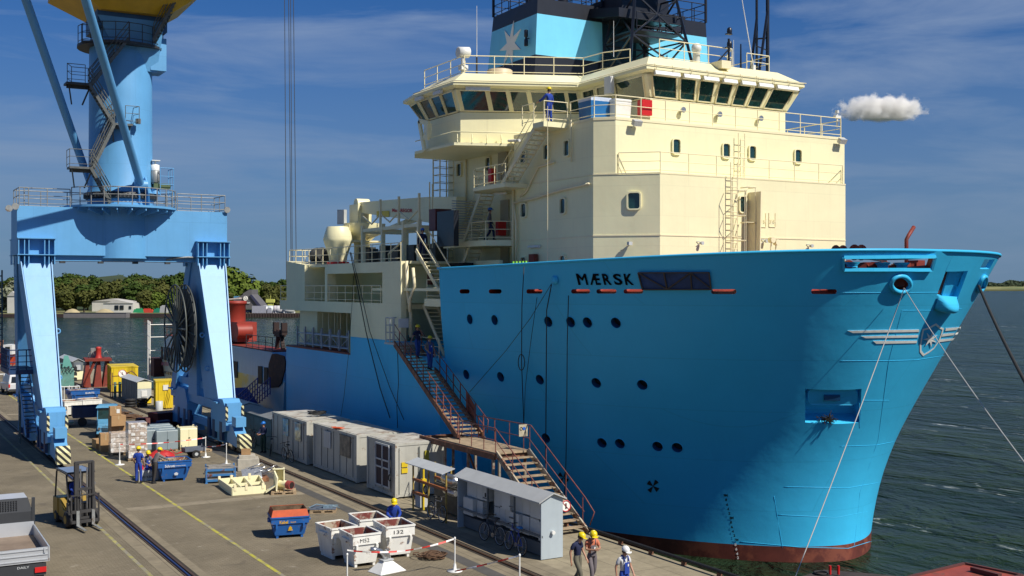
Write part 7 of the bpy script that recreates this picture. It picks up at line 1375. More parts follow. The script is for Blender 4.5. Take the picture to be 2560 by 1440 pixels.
m = MB(); [m.beam((x, 41.5, .1), (x, 43.6, 2.4), .07) or m.beam((x, 48, 2.4), (x, 45.8, .1), .07) for x in (23.35, 24.9)]; m.build('brace', BROWNR, t)
m = MB(); rl = dict(r=.022)
m.path([V((23.35, 44.4, 3.7)), V((23.35, 41.2, 3.7)), V((23.35, 36.9, 1.25))], .022, 6); m.path([V((23.35, 44.4, 3.2)), V((23.35, 41.2, 3.2)), V((23.35, 36.9, .75))], .018, 6); [m.tube((23.35, y, z), (23.35, y, z + 1.0), .02, n=5) for y, z in ((44.4, 2.7), (43.3, 2.7), (42.2, 2.7), (41.2, 2.7), (39.8, 1.9), (38.3, 1.05))]
m.path([V((24.95, 45.6, 2.7)), V((24.95, 45.6, 3.7)), V((24.95, 41.0, 3.75)), V((24.95, 36.9, 1.35)), V((24.95, 36.3, .9)), V((24.95, 36.6, .35))], .024, 6); m.path([V((24.95, 45.6, 3.2)), V((24.95, 41.2, 3.2)), V((24.95, 37, .8))], .018, 6); [m.tube((24.95, y, z), (24.95, y, z + 1.0), .02, n=5) for y, z in ((44.1, 2.7), (42.8, 2.7), (41.6, 2.7), (41.1, 2.7), (39.8, 1.95), (38.3, 1.1), (37.1, .35))]; m.build('handrail', RUSTRAIL, t)
def disc(par, c, r_, n_ax, nm='sign'):
    m = MB(); m.cyl(c, r_, .02, 20, n_ax); o = m.build(nm, STARW, par); m = MB(); m.ring(V(c) + V((0, -.015, 0)) if n_ax == 'Y' else V(c) - V((.015, 0, 0)), r_ - .02, .02, 20, n_ax); m.beam(V(c) + V((-r_ * .6, -.02, r_ * .6)), V(c) + V((r_ * .6, -.02, -r_ * .6)), .03, .01); m.build('red_ring', RED, o); m = MB(); m.box(V(c) + V((0, -.018, 0)), (.06, .01, .22)); m.build('figure', RUBBER, o)
c = P(1416, 1264, x=24.2); disc(t, (24.45, 37.55, .98), .23, 'Y'); m = MB(); c = P(1315, 1082, y=41.35); m.box((24.75, 41.3, 3.52), (.42, .03, .5)); so = m.build('notice_board', mat('aged notice', (.45, .40, .28), .7, var=.3, vs=6), t); m = MB(); m.cyl((24.78, 41.275, 3.6), .07, .01, 14, 'Y'); m.build('blue_symbol', mat('symbol blue', (.02, .12, .5), .5), so); m = MB(); m.ring((24.64, 41.27, 3.6), .06, .012, 12, 'Y'); m.build('round_symbol', RUBBER, so)
A = V((24.55, 45.6, 2.75)); B = V((26.45, 56.7, 6.5)); WV = V((1.25, -.1, 0))
t = thing('gangway', 'long rusty gangway with many treads leading from the landing up to the ship', 'gangway', tuple(A)); tr = MB(); sg = MB(); stairs(tr, sg, A, B, WV, n=27, tread=.32, th=.05, sh=.30, sw=.08); g_ = sg.build('stringer', BROWNR, t)
for k in range(1, 27): a = A.lerp(B, k / 27); m = MB(); m.box(a, (1.2, .3, .05), rz=-.12); m.build('tread', WOOD, t)
m = MB()
for s_ in (-.5, .5):
    for h_ in (.55, 1.05): m.tube(A + WV * s_ + V((0, 0, h_)), B + WV * s_ + V((0, 0, h_)), .022, n=6)
    for k in range(11): q_ = A.lerp(B, k / 10) + WV * s_; m.beam(q_, q_ + V((0, 0, 1.05)), .045)
    m.path([A + WV * s_ + V((0, 0, 1.05)), A + WV * s_ + V((-.02, -.5, .8)), A + WV * s_ + V((0, -.35, .2))], .022, 6)
m.build('handrail', RUSTRAIL, t); m = MB(); a = A.lerp(B, .13) + WV * .55; b = A.lerp(B, .24) + WV * .55; m.prism([a + V((0, 0, .05)), b + V((0, 0, .1)), b + V((0, 0, 1.0)), a + V((0, 0, .8))], (.02, 0, 0)); m.build('side_sheet', mat('rust sheet', (.22, .06, .03), .7, var=.3), t); m = MB(); [m.cyl(A + WV * s_ - V((0, .1, .05)), .09, .06, 12, 'X') for s_ in (-.5, .5)]; m.build('roller', RUBBER, t)
t = thing('gangway_landing', 'silver railed landing hung on the ship side at the head of the gangway', 'landing', (26.4, 57.2, 6.3)); m = MB(); m.bx(25.75, 27.2, 56.6, 57.9, 6.42, 6.52); m.build('deck', LGREY, t); m = MB(); m.rail([(27.1, 57.8, 6.52), (25.8, 57.8, 6.52), (25.8, 56.7, 6.52)], 1.35, .035, 3, .45); m.build('railing', mat('galvanised bright', (.45, .46, .46), .4, metal=.3), t); m = MB(); m.bx(26.0, 26.6, 56.55, 56.6, 7.35, 7.85); m.build('notice', WHITE, t); m = MB(); [m.cyl((x, 56.65, 6.32), .12, .14, 12, 'X') for x in (25.9, 26.2)]; m.build('roller', LGREY, t); m = MB(); m.bx(26.45, 27.2, 57.0, 57.8, 6.0, 6.4); m.build('bracket', LGREY, t)
# =================================================================== SECOND VESSEL, VEHICLES, FAR YARD, ROPES
vs2 = thing('moored_vessel', 'blue ship with painted yellow reflections astern of the big supply ship, between the crane legs', 'ship', (32, 95, WL)); VX = 26.6; WV_ = mat('vessel window', (.006, .006, .007), .7)
VM = mat('vessel paint with painted reflections', (.26, .44, .52), .3, var=.25, vs=.35, rust=.34, rustc=(.42, .38, .10), rs=.22, streak=.3, stc=(.14, .28, .36)); VB = mat('vessel blue', (.20, .44, .66), .35, var=.12, vs=.4, streak=.3, stc=(.07, .18, .3))  # yellow blotches in the hull colour stand for reflected yellow containers
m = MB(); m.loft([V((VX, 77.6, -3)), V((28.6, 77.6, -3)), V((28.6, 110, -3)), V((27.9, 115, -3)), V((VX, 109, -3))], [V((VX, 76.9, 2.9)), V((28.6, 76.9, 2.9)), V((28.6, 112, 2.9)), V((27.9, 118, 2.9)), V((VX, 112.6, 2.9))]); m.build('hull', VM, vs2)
m = MB(); m.loft([V((VX, 77, 2.9)), V((28.6, 77, 2.9)), V((28.6, 112, 2.9)), V((VX, 112, 2.9))], [V((VX, 79.6, 4.85)), V((28.6, 79.6, 4.85)), V((28.6, 111.6, 4.85)), V((VX, 111.6, 4.85))]); m.build('upper_hull', VB, vs2)
m = MB(); m.prism([P(px, py, x=VX - .03) for px, py in ((682, 885), (692, 884), (712, 890), (716, 905), (714, 925), (705, 958), (697, 968), (676, 970), (673, 930), (674, 910))], (-.08, 0, 0)); m.build('brown_shell_patch', mat('dark brown shell', (.045, .016, .012), .8, var=.4, rust=.3, rustc=(.09, .03, .015)), vs2)  # dark brown plate standing proud of the hull side
for x0, y0, x1, y1 in ((579, 902, 584, 941), (585, 903, 594, 944), (646, 915, 656, 959), (661, 918, 670, 961), (403, 866, 408, 897), (411, 867, 416, 900), (419, 868, 424, 903), (427, 870, 432, 906)): m = MB(); m.prism([P(x0, y0, x=VX - .02), P(x1, y0 + 1, x=VX - .02), P(x1, y1 + 1, x=VX - .02), P(x0, y1, x=VX - .02)], (-.04, 0, 0)); m.build('window', WV_, vs2)
for i in range(8): m = MB(); m.cyl(P(404 + i * 4.2, 929 + i * .9, x=VX - .03), .16, .04, 10, 'X'); m.build('porthole', DKGL, vs2)
m = MB(); t_, fs, _, _ = text_pts('IACKSI', .03); m.add([P(404 + u * 17, 913 - v * 9 + u * 2, x=VX - .05) for u, v in t_], fs); m.build('lettering', mat('pink lettering', (.40, .14, .22), .5), vs2)
m = MB(); m.bx(VX + .1, 28.5, 79.7, 111.5, 4.86, 4.95); m.build('deck', DRED, vs2)
m = MB(); c = P(588, 815, x=28.0); m.lathe((c.x, c.y, 4.9), [(1.0, 0), (1.0, .9), (.85, 1.2), (.85, 3.2), (.95, 3.25), (.95, 3.45), (.8, 3.5)], 20); m.box((c.x + .2, c.y - 1.7, 5.9), (1.6, 1.8, 1.6)); m.cyl((c.x - .2, c.y - 2.9, 6.0), .6, 1.2, 14, 'X'); m.build('anchor_winch', mat('winch red', (.30, .035, .02), .55, var=.2), vs2)
m = MB(); m.rail([(VX + .1, 79.8, 4.9), (VX + .1, 86, 4.9)], 1.0, .03); m.build('railing', DSTEEL, vs2); m = MB(); m.rail([(VX + .1, 100, 4.9), (VX + .1, 111, 4.9)], 1.0, .03); m.build('railing', BROWNR, vs2)
m = MB(); c = P(700, 855, x=28); [m.beam(c + V((0, .8 * k, -1)), c + V((0, .3 * k, .9)), .25) for k in (-1, 1)]; m.box(c + V((0, 0, .6)), (.5, 1.2, .4)); [m.box(c + V((0, .9 * k, 1.0)), (.4, .35, .9)) for k in (-1, 1)]; m.build('hook_frame', mat('black brown', (.03, .014, .012), .7), vs2)
m = MB()
for z in (5.9, 4.7, 3.4): m.tube((VX - 1.1, 112.6, z), (VX - .1, 118, z), .04, n=4); m.tube((VX - 1.1, 112.6, z), (VX + 2.5, 112.6, z), .04, n=4)
for x_, y_ in ((VX - 1.1, 112.6), (VX - .6, 115.3), (VX - .1, 118), (VX + 1.2, 112.6)): m.tube((x_, y_, -1), (x_, y_, 6.2), .045, n=4)
m.build('scaffold', STARW, vs2); m = MB(); m.bx(VX - .6, VX + 1.5, 113.2, 115.2, .8, 2.6); m.build('open_locker', mat('locker brown', (.06, .02, .02), .7), vs2)
m = MB(); m.box((VX - 1.2, 80.5, .9), (1.2, 6.5, .1), rx=R(20)); m.rail([(VX - 1.7, 77.6, 2.0), (VX - 1.7, 83.4, 0)], 1.2, .04, 3, .6); m.rail([(VX - .8, 77.6, 2.0), (VX - .8, 83.4, 0)], 1.2, .04, 3, .6); o = m.build('boarding_bridge', mat('bridge blue', (.01, .03, .22), .5), loc=(VX - 1.2, 80.5, .9)); tag(o, 'small dark blue boarding bridge leaning on the vessel astern behind the grey hut', 'boarding bridge')
# ---- pick-up truck
t = thing('flatbed_truck', 'white flatbed truck with grey headboard, cut by the lower left frame edge', 'truck', (4.65, 41, 0), R(-1)); WP = mat('truck white', (.60, .61, .62), .3, var=.04, coat=.4); GP = mat('truck dark grey', (.035, .038, .042), .5); Bt = bare(t)
m = MB(); m.bx(-1.05, 1.05, -2.1, 1.85, .86, .93); m.build('bed_floor', mat('bed plywood', (.24, .18, .13), .7, var=.3, streak=.2), **Bt)
SILV = mat('bed side silver', (.50, .52, .54), .35, metal=.3, var=.06)
for nm, a in (('side_board', (1.02, 1.06, -2.1, 1.85, .84, 1.3)), ('side_board', (-1.06, -1.02, -2.1, 1.85, .84, 1.3)), ('tailboard', (-1.0, 1.0, -2.14, -2.1, .84, 1.3))): m = MB(); m.bx(*a); m.build(nm, SILV, **Bt)
m = MB(); [m.bx(-1.0, 1.0, -2.165, -2.14, z, z + .03) for z in (.9, 1.06, 1.22)]; [m.box((x, -2.17, 1.2), (.05, .04, .14)) for x in (-.9, .9)]; m.build('board_rib', SILV, **Bt)
m = MB(); m.bx(-1.04, 1.04, 1.83, 1.86, .93, 1.4); m.build('bed_front_board', SILV, **Bt); m = MB(); m.bx(-1.08, 1.08, 1.86, 1.93, .84, 1.75); m.prism([(-1.0, 1.86, 1.75), (1.0, 1.86, 1.75), (.86, 1.95, 2.22), (-.86, 1.95, 2.22)], (0, .05, 0)); m.bx(.98, 1.08, 1.84, 1.95, .84, 2.22); m.build('headboard', GP, **Bt); m = MB()
for i in range(14):
    for j in range(6): m.box((-.62 + i * .085, 1.85 + j * .012, 1.84 + j * .058), (.045, .01, .03))
m.build('grille_hole', mat('hole black', (.005, .005, .005), .9), **Bt)
m = MB(); m.loft([V((-1, 2.0, .7)), V((1, 2.0, .7)), V((1, 4.3, .7)), V((-1, 4.3, .7))], [V((-1, 2.0, 1.45)), V((1, 2.0, 1.45)), V((1, 4.3, 1.3)), V((-1, 4.3, 1.3))]); m.loft([V((-1, 2.0, 1.45)), V((1, 2.0, 1.45)), V((1, 3.9, 1.4)), V((-1, 3.9, 1.4))], [V((-.86, 2.05, 2.2)), V((.86, 2.05, 2.2)), V((.86, 3.2, 2.2)), V((-.86, 3.2, 2.2))]); m.build('cab', WP, **Bt)
m = MB(); m.box((1.18, 3.3, 1.6), (.1, .1, .34)); m.tube((.95, 3.3, 1.55), (1.18, 3.3, 1.55), .02); m.build('wing_mirror', GP, **Bt)
m = MB(); m.bx(-.9, .9, -2.0, 4.2, .45, .7); m.bx(-.95, .95, -2.12, -2.02, .42, .8); m.build('chassis', GP, **Bt)
for x in (-.85, .85):
    for y in (-1.1, 3.3): m = MB(); m.cyl((x, y, .36), .36, .24, 18, 'X'); m.build('wheel', RUBBER, **Bt)
for x in (-.78, .78): m = MB(); m.box((x, -2.15, .6), (.34, .05, .16)); m.build('tail_light', RED, **Bt)
m = MB(); text_on(m, 'DAILY', (.1, -2.125, .68), (1, 0, 0), (0, 0, 1), .35, .07, .01); m.build('lettering', LGREY, **Bt)
# ---- forklift
p = G(190, 1318); fl = thing('forklift', 'yellow and black forklift with tall mast, forks lowered, driver seated inside', 'forklift', (p.x - .05, p.y + .9, 0), R(8)); fl.location.x += .2; fl.location.y -= .3; B_ = bare(fl); FY = mat('forklift yellow', (.30, .19, .02), .45, var=.12, streak=.2); FD = mat('forklift dark', (.045, .043, .042), .5, var=.3)
m = MB(); m.prism([(-.52, 1.25, .3), (-.52, 1.3, 1.0), (-.52, .55, 1.05), (-.52, .1, .62), (-.52, -.6, .62), (-.52, -.62, .3)], (1.04, 0, 0)); m.box((0, 1.05, .65), (1.12, .6, .75)); m.build('body', FY, bevel=.03, **B_)
m = MB(); m.bx(-.5, .5, -.6, 1.2, .16, .42); m.bx(-.5, .5, -.62, -.2, .42, .95); m.build('chassis', FD, **B_)
m = MB()
for x in (-.52, .52): m.tube((x, -.62, .62), (x, -.3, 2.1), .035, n=6); m.tube((x, 1.15, 1.0), (x, .95, 2.1), .035, n=6)
m.prism([(-.58, -.4, 2.1), (.58, -.4, 2.1), (.55, 1.05, 2.14), (-.55, 1.05, 2.14)], (0, 0, .05)); m.build('overhead_guard', FD, **B_); m = MB(); m.prism([(-.5, -.34, 2.165), (.5, -.34, 2.165), (.48, .98, 2.19), (-.48, .98, 2.19)], (0, 0, .01)); m.build('roof_pane', mat('roof pane', (.22, .26, .32), .1, spec=.8), **B_)
m = MB()
for x in (-.34, -.24, .24, .34): m.bx(x - .045, x + .045, -.92 if abs(x) > .3 else -.86, -.78 if abs(x) > .3 else -.72, .12, 2.62 if abs(x) > .3 else 2.55)
for z in (2.55, 1.5, .35): m.bx(-.36, .36, -.88, -.78, z, z + .1)
m.build('mast', FD, **B_); m = MB(); [m.cyl((x, -.8, 1.2), .035, 2.3, 8) for x in (-.13, .13)]; m.build('lift_cylinder', CHROME, **B_)
m = MB(); m.bx(-.56, .56, -1.0, -.93, .22, .34); m.bx(-.56, .56, -1.0, -.93, .62, .74); [m.bx(x, x + .05, -1.0, -.94, .22, 1.35) for x in (-.56, .51)]; m.bx(-.56, .56, -.98, -.95, 1.3, 1.35); [m.tube((x, -.97, .7), (x, -.97, 1.3), .012, n=4) for x in (-.3, -.1, .1, .3)]; m.build('fork_carriage', FD, **B_)
for x in (-.3, .3): m = MB(); m.bx(x - .06, x + .06, -1.05, -1.0, .1, .72); m.prism([(x - .06, -1.02, .1), (x - .06, -2.0, .1), (x - .06, -2.02, .115), (x - .06, -1.02, .15)], (.12, 0, 0)); m.build('fork', GALV, **B_)
for x, y, r_ in ((-.5, -.5, .33), (.5, -.5, .33), (-.45, .95, .25), (.45, .95, .25)): m = MB(); m.lathe((x, y, r_), [(r_ * .8, -.13), (r_, -.1), (r_, .1), (r_ * .8, .13)], 20, 'X'); w_ = m.build('wheel', RUBBER, **B_); m = MB(); m.cyl((x + (.13 if x > 0 else -.13), y, r_), r_ * .5, .03, 12, 'X'); m.build('rim', FY, parent=w_, world=False)
m = MB(); m.box((0, .35, 1.12), (.45, .45, .1)); m.box((0, .6, 1.4), (.42, .1, .5)); m.build('seat', RUBBER, **B_); m = MB(); m.tube((0, -.3, .9), (0, -.1, 1.2), .02); m.ring((0, -.08, 1.24), .14, .012, 14); m.build('steering_wheel', RUBBER, **B_)
for x in (-.45, .45): m = MB(); m.lathe((x, -.62, 1.15 if x < 0 else 1.7), [(.04, .06), (.07, .03), (.07, -.04)], 10, 'Y'); m.build('headlight', CHROME, **B_)
# ---- little blue truck with dumper trailer
p = G(266, 1097); t = thing('works_truck', 'small old blue works truck with an open cab behind the cardboard boxes', 'truck', (p.x + .25, p.y + 1.2, 0), R(-14)); t.scale = (.92, .92, .92); B_ = bare(t)
m = MB(); m.loft([V((-.6, -1.5, .35)), V((.6, -1.5, .35)), V((.62, -.2, .35)), V((-.62, -.2, .35))], [V((-.5, -1.35, 1.0)), V((.5, -1.35, 1.0)), V((.6, -.2, 1.25)), V((-.6, -.2, 1.25))]); m.bx(-.65, .65, -.2, 1.4, .35, .75); m.bx(-.62, .62, 1.3, 1.38, .7, 1.2); m.build('body', TRB, bevel=.05, **B_)
m = MB(); [m.tube((x, y, .8), (x * .93, y + (.1 if y < 0 else 0), 2.05), .035, n=6) for x in (-.62, .62) for y in (-.25, 1.2)]; m.prism([(-.7, -.35, 2.02), (.7, -.35, 2.02), (.62, -.1, 2.18), (-.62, -.1, 2.18)], (0, .02, 0)); m.box((0, .55, 2.1), (1.35, 1.7, .1), tp=(.85, .9)); m.build('cab_roof', TRB, bevel=.02, **B_); m = MB(); m.bx(-.55, .55, -.2, -.17, 1.25, 1.95); m.build('windscreen', GLASS, **B_)
for x in (-.4, .4): m = MB(); m.lathe((x, -1.5, .72), [(.06, .05), (.1, 0), (.09, -.04)], 12, 'Y'); m.build('headlight', CHROME, **B_)
m = MB(); [m.bx(-.22, .22, -1.52, -1.49, z, z + .04) for z in (.55, .64, .73, .82)]; m.build('grille', DSTEEL, **B_); m = MB(); m.box((0, .5, .95), (1.0, .4, .3)); m.box((0, .75, 1.25), (1.0, .12, .5)); m.build('seat', RUBBER, **B_)
for x in (-.55, .55):
    for y in (-.9, 1.0): m = MB(); m.cyl((x, y, .32), .32, .2, 14, 'X'); m.build('wheel', RUBBER, **B_)
p = G(232, 1066); t = thing('tipping_trailer', 'dark blue open box trailer left of the small works truck', 'trailer', (p.x + .15, p.y + 1.0, 0), R(-6)); B_ = bare(t); m = MB(); w, d = 2.6, 1.6; DB2 = mat('trailer navy', (.012, .03, .10), .5, var=.3)
m.box((0, 0, .62), (w, d, .06)); [m.box((0, y, .98), (w, .05, .68)) for y in (-d / 2, d / 2)]; [m.box((x, 0, .98), (.05, d, .68)) for x in (-w / 2, w / 2)]; [m.box((x, -d / 2 - .03, .98), (.06, .04, .68)) for x in (-.8, 0, .8)]; m.build('box', DB2, **B_)
for x in (-.7, .7): m = MB(); m.cyl((x, -.7, .3), .3, .18, 14, 'Y'); m.build('wheel', RUBBER, **B_)
m = MB(); m.prism([(-2.2, -.9, .25), (-1.2, -.7, .25), (-1.2, .6, .25), (-2.1, .7, .25)], (0, 0, .08)); m.build('drop_flap', GREENM, **B_)
m = MB(); p = G(258, 1025); m.box((p.x, p.y + .5, .22), (2.6, 1.1, .12), rz=.1); m.box((p.x, p.y + .3, .1), (2.2, .5, .16), rz=.1); tag(m.build('steel_plate', BROWNR), 'rust brown steel plates lying beyond the small works truck', 'steel plate')
p = G(428, 1070); m = MB(); m.box((p.x, p.y + 1.2, .5), (1.9, 1.2, 1.0), rz=.3, tp=(1.15, 1.1)); m.box((p.x - 1.4, p.y + 1.4, .35), (1.3, 1.0, .6), rz=.1, tp=(.8, .7)); tag(m.build('dark_red_tub', mat('dark red tub', (.10, .012, .012), .6, var=.3), loc=None), 'dark red tub in the shade behind the grey cabinets', 'tub')
p = G(345, 1090); m = MB(); random.seed(14); [m.box((p.x + random.uniform(-1, 2), p.y + 1.6 + random.uniform(-.3, .5), .4 + random.uniform(0, .3)), (.9, .3, .25), rz=random.uniform(-.6, .6), rx=random.uniform(-.3, .3)) for k in range(9)]; tag(m.build('tarped_goods', mat('navy sheeting', (.02, .04, .14), .5, var=.6, vs=3)), 'pile of goods under navy sheeting behind the wrapped cartons', 'goods')
# ---- far yard
def boxcont(lab, px, py, w, d, h, mt, rz=0, name='steel_container'):
    p = G(px, py); t = thing(name, lab, 'container', (p.x, p.y, 0), rz); m = MB(); m.bx(-w / 2, w / 2, 0, d, .1, h); m.build('body', mt, **bare(t)); m = MB(); [m.bx(-w / 2 - .03, -w / 2, y, y + .06, .2, h - .1) for y in [i * .4 + .2 for i in range(int(d / .4))]]; [m.bx(x, x + .06, -.03, 0, .2, h - .1) for x in [-w / 2 + .2 + i * .45 for i in range(int(w / .45))]]; m.build('corrugation', mt, **bare(t)); m = MB(); m.box((0, d / 2, h), (w + .06, d + .06, .1)); m.build('roof_frame', mt, **bare(t)); return t
boxcont('large yellow container beyond the gas rack by the quay edge', 312, 981, 2.3, 4.2, 2.3, YEL, R(-6)); t = boxcont('narrow yellow container close to the crane reel with poles leaning on it', 411, 1023, 1.3, 1.8, 2.2, YEL, R(-8)); m = MB(); [m.tube((.1 + k * .12, -.5, .1), (.5 + k * .12, -.08, 2.4), .025, n=5) for k in range(3)]; m.build('leaning_pole', YEL, **bare(t)); m = MB(); m.box((.1, -.05, 1.7), (.4, .03, .4)); m.build('label_sheet', WHITE, **bare(t))
h_ = hut('grey cabinet shelter with cream gable and yellow foot strip beyond the crane', 20.5, 21.6, 95, 101, 1.85, SHEDG, LGREY, rise=.2, doors=6); m = MB(); m.bx(20.5, 21.6, 94.94, 94.99, 1.3, 1.85); m.build('gable_panel', CREAM, h_); m = MB(); m.bx(20.5, 21.6, 94.93, 94.99, .1, .5); m.build('foot_strip', YEL, h_); m = MB(); m.bx(20.5, 21.6, 94.95, 94.99, .5, 1.3); m.build('middle_panel', LGREY, h_); m = MB(); m.bx(20.8, 21.25, 94.90, 94.94, .65, 1.15); m.build('notice', WHITE, h_)
h_ = hut('weathered grey kiosk with a grey machine in its open end near the quay edge', 20.1, 21.1, 122.7, 131, 1.95, SHEDG, LGREY, rise=.25, doors=7); m = MB(); m.bx(20.2, 21.0, 122.6, 122.67, 1.0, 1.85); m.build('opening', mat('kiosk inside', (.13, .15, .17), .7), h_); m = MB(); m.bx(20.35, 20.8, 122.4, 122.6, 1.1, 1.6); m.build('machine', LGREY, h_); m = MB(); m.bx(20.1, 21.1, 122.58, 122.66, .1, .95); m.build('panel_cream', CREAM, h_)
p = G(243, 968); t = thing('red_bollard_frame', 'dark red steel frame with a red mooring machine on top', 'steel frame', (p.x, p.y, 0), R(-6)); m = MB()
for x in (-.8, .2, 1.0): m.loft([V((x - .5, 0, 0)), V((x + .25, 0, 0)), V((x + .25, 2.2, 0)), V((x - .5, 2.2, 0))], [V((x - .15, .2, 2.5)), V((x + .1, .2, 2.5)), V((x + .1, 2, 2.5)), V((x - .15, 2, 2.5))])
m.box((.1, 1.1, 2.6), (2.4, 2.5, .25)); m.beam((-1.2, -.3, .1), (-.2, .2, 2.5), .2); m.build('frame', DRED, **bare(t)); m = MB(); m.lathe((.2, 1.1, 2.7), [(.35, 0), (.25, .3), (.25, .9), (.3, 1.0), (.12, 1.1)], 14); m.build('machine', mat('machine red', (.45, .03, .02), .5), **bare(t)); m = MB(); [m.path([V((x, .8, 2.7)), V((x, .8, 3.2)), V((x + .3, .9, 3.4)), V((x + .5, 1, 3.0))], .04, 5) for x in (-.7, .6)]; m.box((.0, 1.8, 3.2), (.9, .3, .9)); m.build('pipework', GALV, **bare(t))
p = G(302, 995); t = thing('gas_bottle_rack', 'dark pipe rack with a round white dial in front of the large yellow container', 'rack', (p.x, p.y, 0)); m = MB(); [m.tube((x, y, 0), (x, y, 2.2), .04, n=5) for x in (-.7, .5) for y in (0, .8)]; [m.tube((-.7, 0, z), (.5, 0, z), .04, n=5) for z in (.5, 1.2, 1.9)]; m.path([V((.5, 0, 2.1)), V((.9, 0, 2.3)), V((1.3, 0, 1.9)), V((1.4, .1, .3))], .05, 5); m.build('pipes', BROWNR, **bare(t)); disc(t, V((p.x + .1, p.y - .1, 2.1)), .35, 'Y'); m = MB(); [m.cyl((x, .4, .7), .12, 1.3, 10) for x in (-.4, 0, .3)]; m.build('bottle', GREENM, **bare(t))
p = G(170, 975); t = thing('green_machine_unit', 'green grey machine unit with black cables behind the crane leg', 'machine', (p.x, p.y, 0)); m = MB(); m.bx(-1.2, .55, 0, 2.4, .3, 2.0); m.bx(-1, .2, .3, 2.2, 2.0, 2.4); m.build('housing', GREENM, bevel=.05, **bare(t)); m = MB(); m.prism([(-.5, -.02, 2.1), (-.35, -.02, 3.2), (.0, -.02, 3.2), (.4, -.02, 2.1)], (0, .05, 0)); m.build('open_lid', mat('lid teal', (.12, .35, .30), .5), **bare(t)); m = MB(); [m.path([V((-.6 + k * .3, -.05, 2.2)), V((-.3 + k * .3, -.2, 1.7)), V((.1 + k * .3, -.1, 2.2))], .04, 5) for k in range(3)]; [m.bx(.57, .8, 0, .8, z, z + .3) for z in (.3, .8, 1.3, 1.8)]; m.build('cable', RUBBER, **bare(t))
p = G(352, 1018); t = thing('tyre_stack', 'stack of black tyres and a rolled hose beside the grey cabinet shelter', 'tyres', (p.x, p.y + .5, 0)); [MB().lathe((-.7 + (k % 2) * .9, 0, .12 + .22 * (k // 2)), [(.3, -.1), (.42, -.08), (.42, .08), (.3, .1)], 16).build('tyre', RUBBER, **bare(t)) for k in range(6)]; m = MB(); m.path([V((.5, 0, .3)), V((.9, 0, .75)), V((1.4, 0, .6)), V((2.0, 0, .1))], .09, 6); m.build('hose', RUBBER, **bare(t))
m = MB(); p = G(398, 1026); m.lathe((p.x, p.y, 0), [(.28, 0), (.28, .7), (.25, .72)], 14); tag(m.build('paint_drum', LGREY, loc=None), 'grey drum at the foot of the narrow yellow container', 'drum')
m = MB(); p = G(170, 1006); [m.tube((p.x + x, p.y, .2), (p.x + x, p.y, 1.3), .035, n=4) for x in (-.9, -.6, -.3, 0, .3, .6, .9)]; [m.tube((p.x - .9, p.y, z), (p.x + .9, p.y, z), .04, n=4) for z in (.2, 1.3)]; [m.tube((p.x + x, p.y, z), (p.x + x, p.y + 1.2, z), .04, n=4) for z in (.2, 1.3) for x in (-.9, .9)]; [m.tube((p.x + x, p.y + 1.2, .2), (p.x + x, p.y + 1.2, 1.3), .035, n=4) for x in (-.9, -.3, .3, .9)]; m.box((p.x, p.y + .6, .1), (1.9, 1.3, .1)); tag(m.build('wire_cage', WHITE), 'white barred cage beside the blue skip behind the crane leg', 'cage')
# white van, seen from behind
p = G(44, 988); t = thing('white_van', 'white van parked behind the left crane leg', 'van', (p.x, p.y + 2.2, 0), R(3)); B_ = bare(t); m = MB(); m.loft([V((-.85, -2.1, .35)), V((.85, -2.1, .35)), V((.85, 2.1, .35)), V((-.85, 2.1, .35))], [V((-.85, -2.12, 1.05)), V((.85, -2.12, 1.05)), V((.85, 2.1, .9)), V((-.85, 2.1, .9))]); m.loft([V((-.85, -2.1, 1.05)), V((.85, -2.1, 1.05)), V((.85, 1.1, 1.0)), V((-.85, 1.1, 1.0))], [V((-.7, -1.9, 1.8)), V((.7, -1.9, 1.8)), V((.7, .5, 1.8)), V((-.7, .5, 1.8))]); m.build('body', WP, bevel=.06, **B_)
m = MB(); m.prism([(-.62, -2.11, 1.12), (.62, -2.11, 1.12), (.55, -1.95, 1.62), (-.55, -1.95, 1.62)], (0, -.02, 0)); m.build('rear_window', DKGL, **B_)
for x in (-.78, .78): m = MB(); m.box((x, -2.13, .85), (.12, .04, .3)); m.build('tail_light', RED, **B_)
for x in (-.75, .75):
    for y in (-1.3, 1.3): m = MB(); m.cyl((x, y, .32), .32, .2, 14, 'X'); m.build('wheel', RUBBER, **B_)
m = MB(); m.bx(-.8, .8, -2.18, -2.1, .4, .55); m.build('bumper', GP, **B_)
m = MB(); p = G(23, 975); m.lathe((p.x, p.y, 1.0), [(.5, -.5), (.55, -.45), (.55, .45), (.5, .5)], 16, 'X'); [m.tube((p.x + x, p.y, .5), (p.x + x, p.y, 0), .05) for x in (-.3, .3)]; tag(m.build('white_drum', WHITE), 'white horizontal drum left of the van at the frame edge', 'drum')
p = G(20, 945); t = thing('red_trestle', 'red white and grey rigging with ropes at the far left edge', 'rigging', (p.x, p.y, 0)); m = MB(); [m.beam((x, 0, 0), (x + .8, 0, 2.4), .12) or m.beam((x + 1.6, 0, 0), (x + .8, 0, 2.4), .12) for x in (-3, 0, 2)]; m.beam((-4, 0, .9), (4, 0, .9), .12); m.build('frame', mat('rig dark red', (.25, .02, .02), .6), **bare(t)); m = MB(); m.beam((-4, -.2, .4), (4, -.2, .5), .1); m.build('white_bar', WHITE, **bare(t))
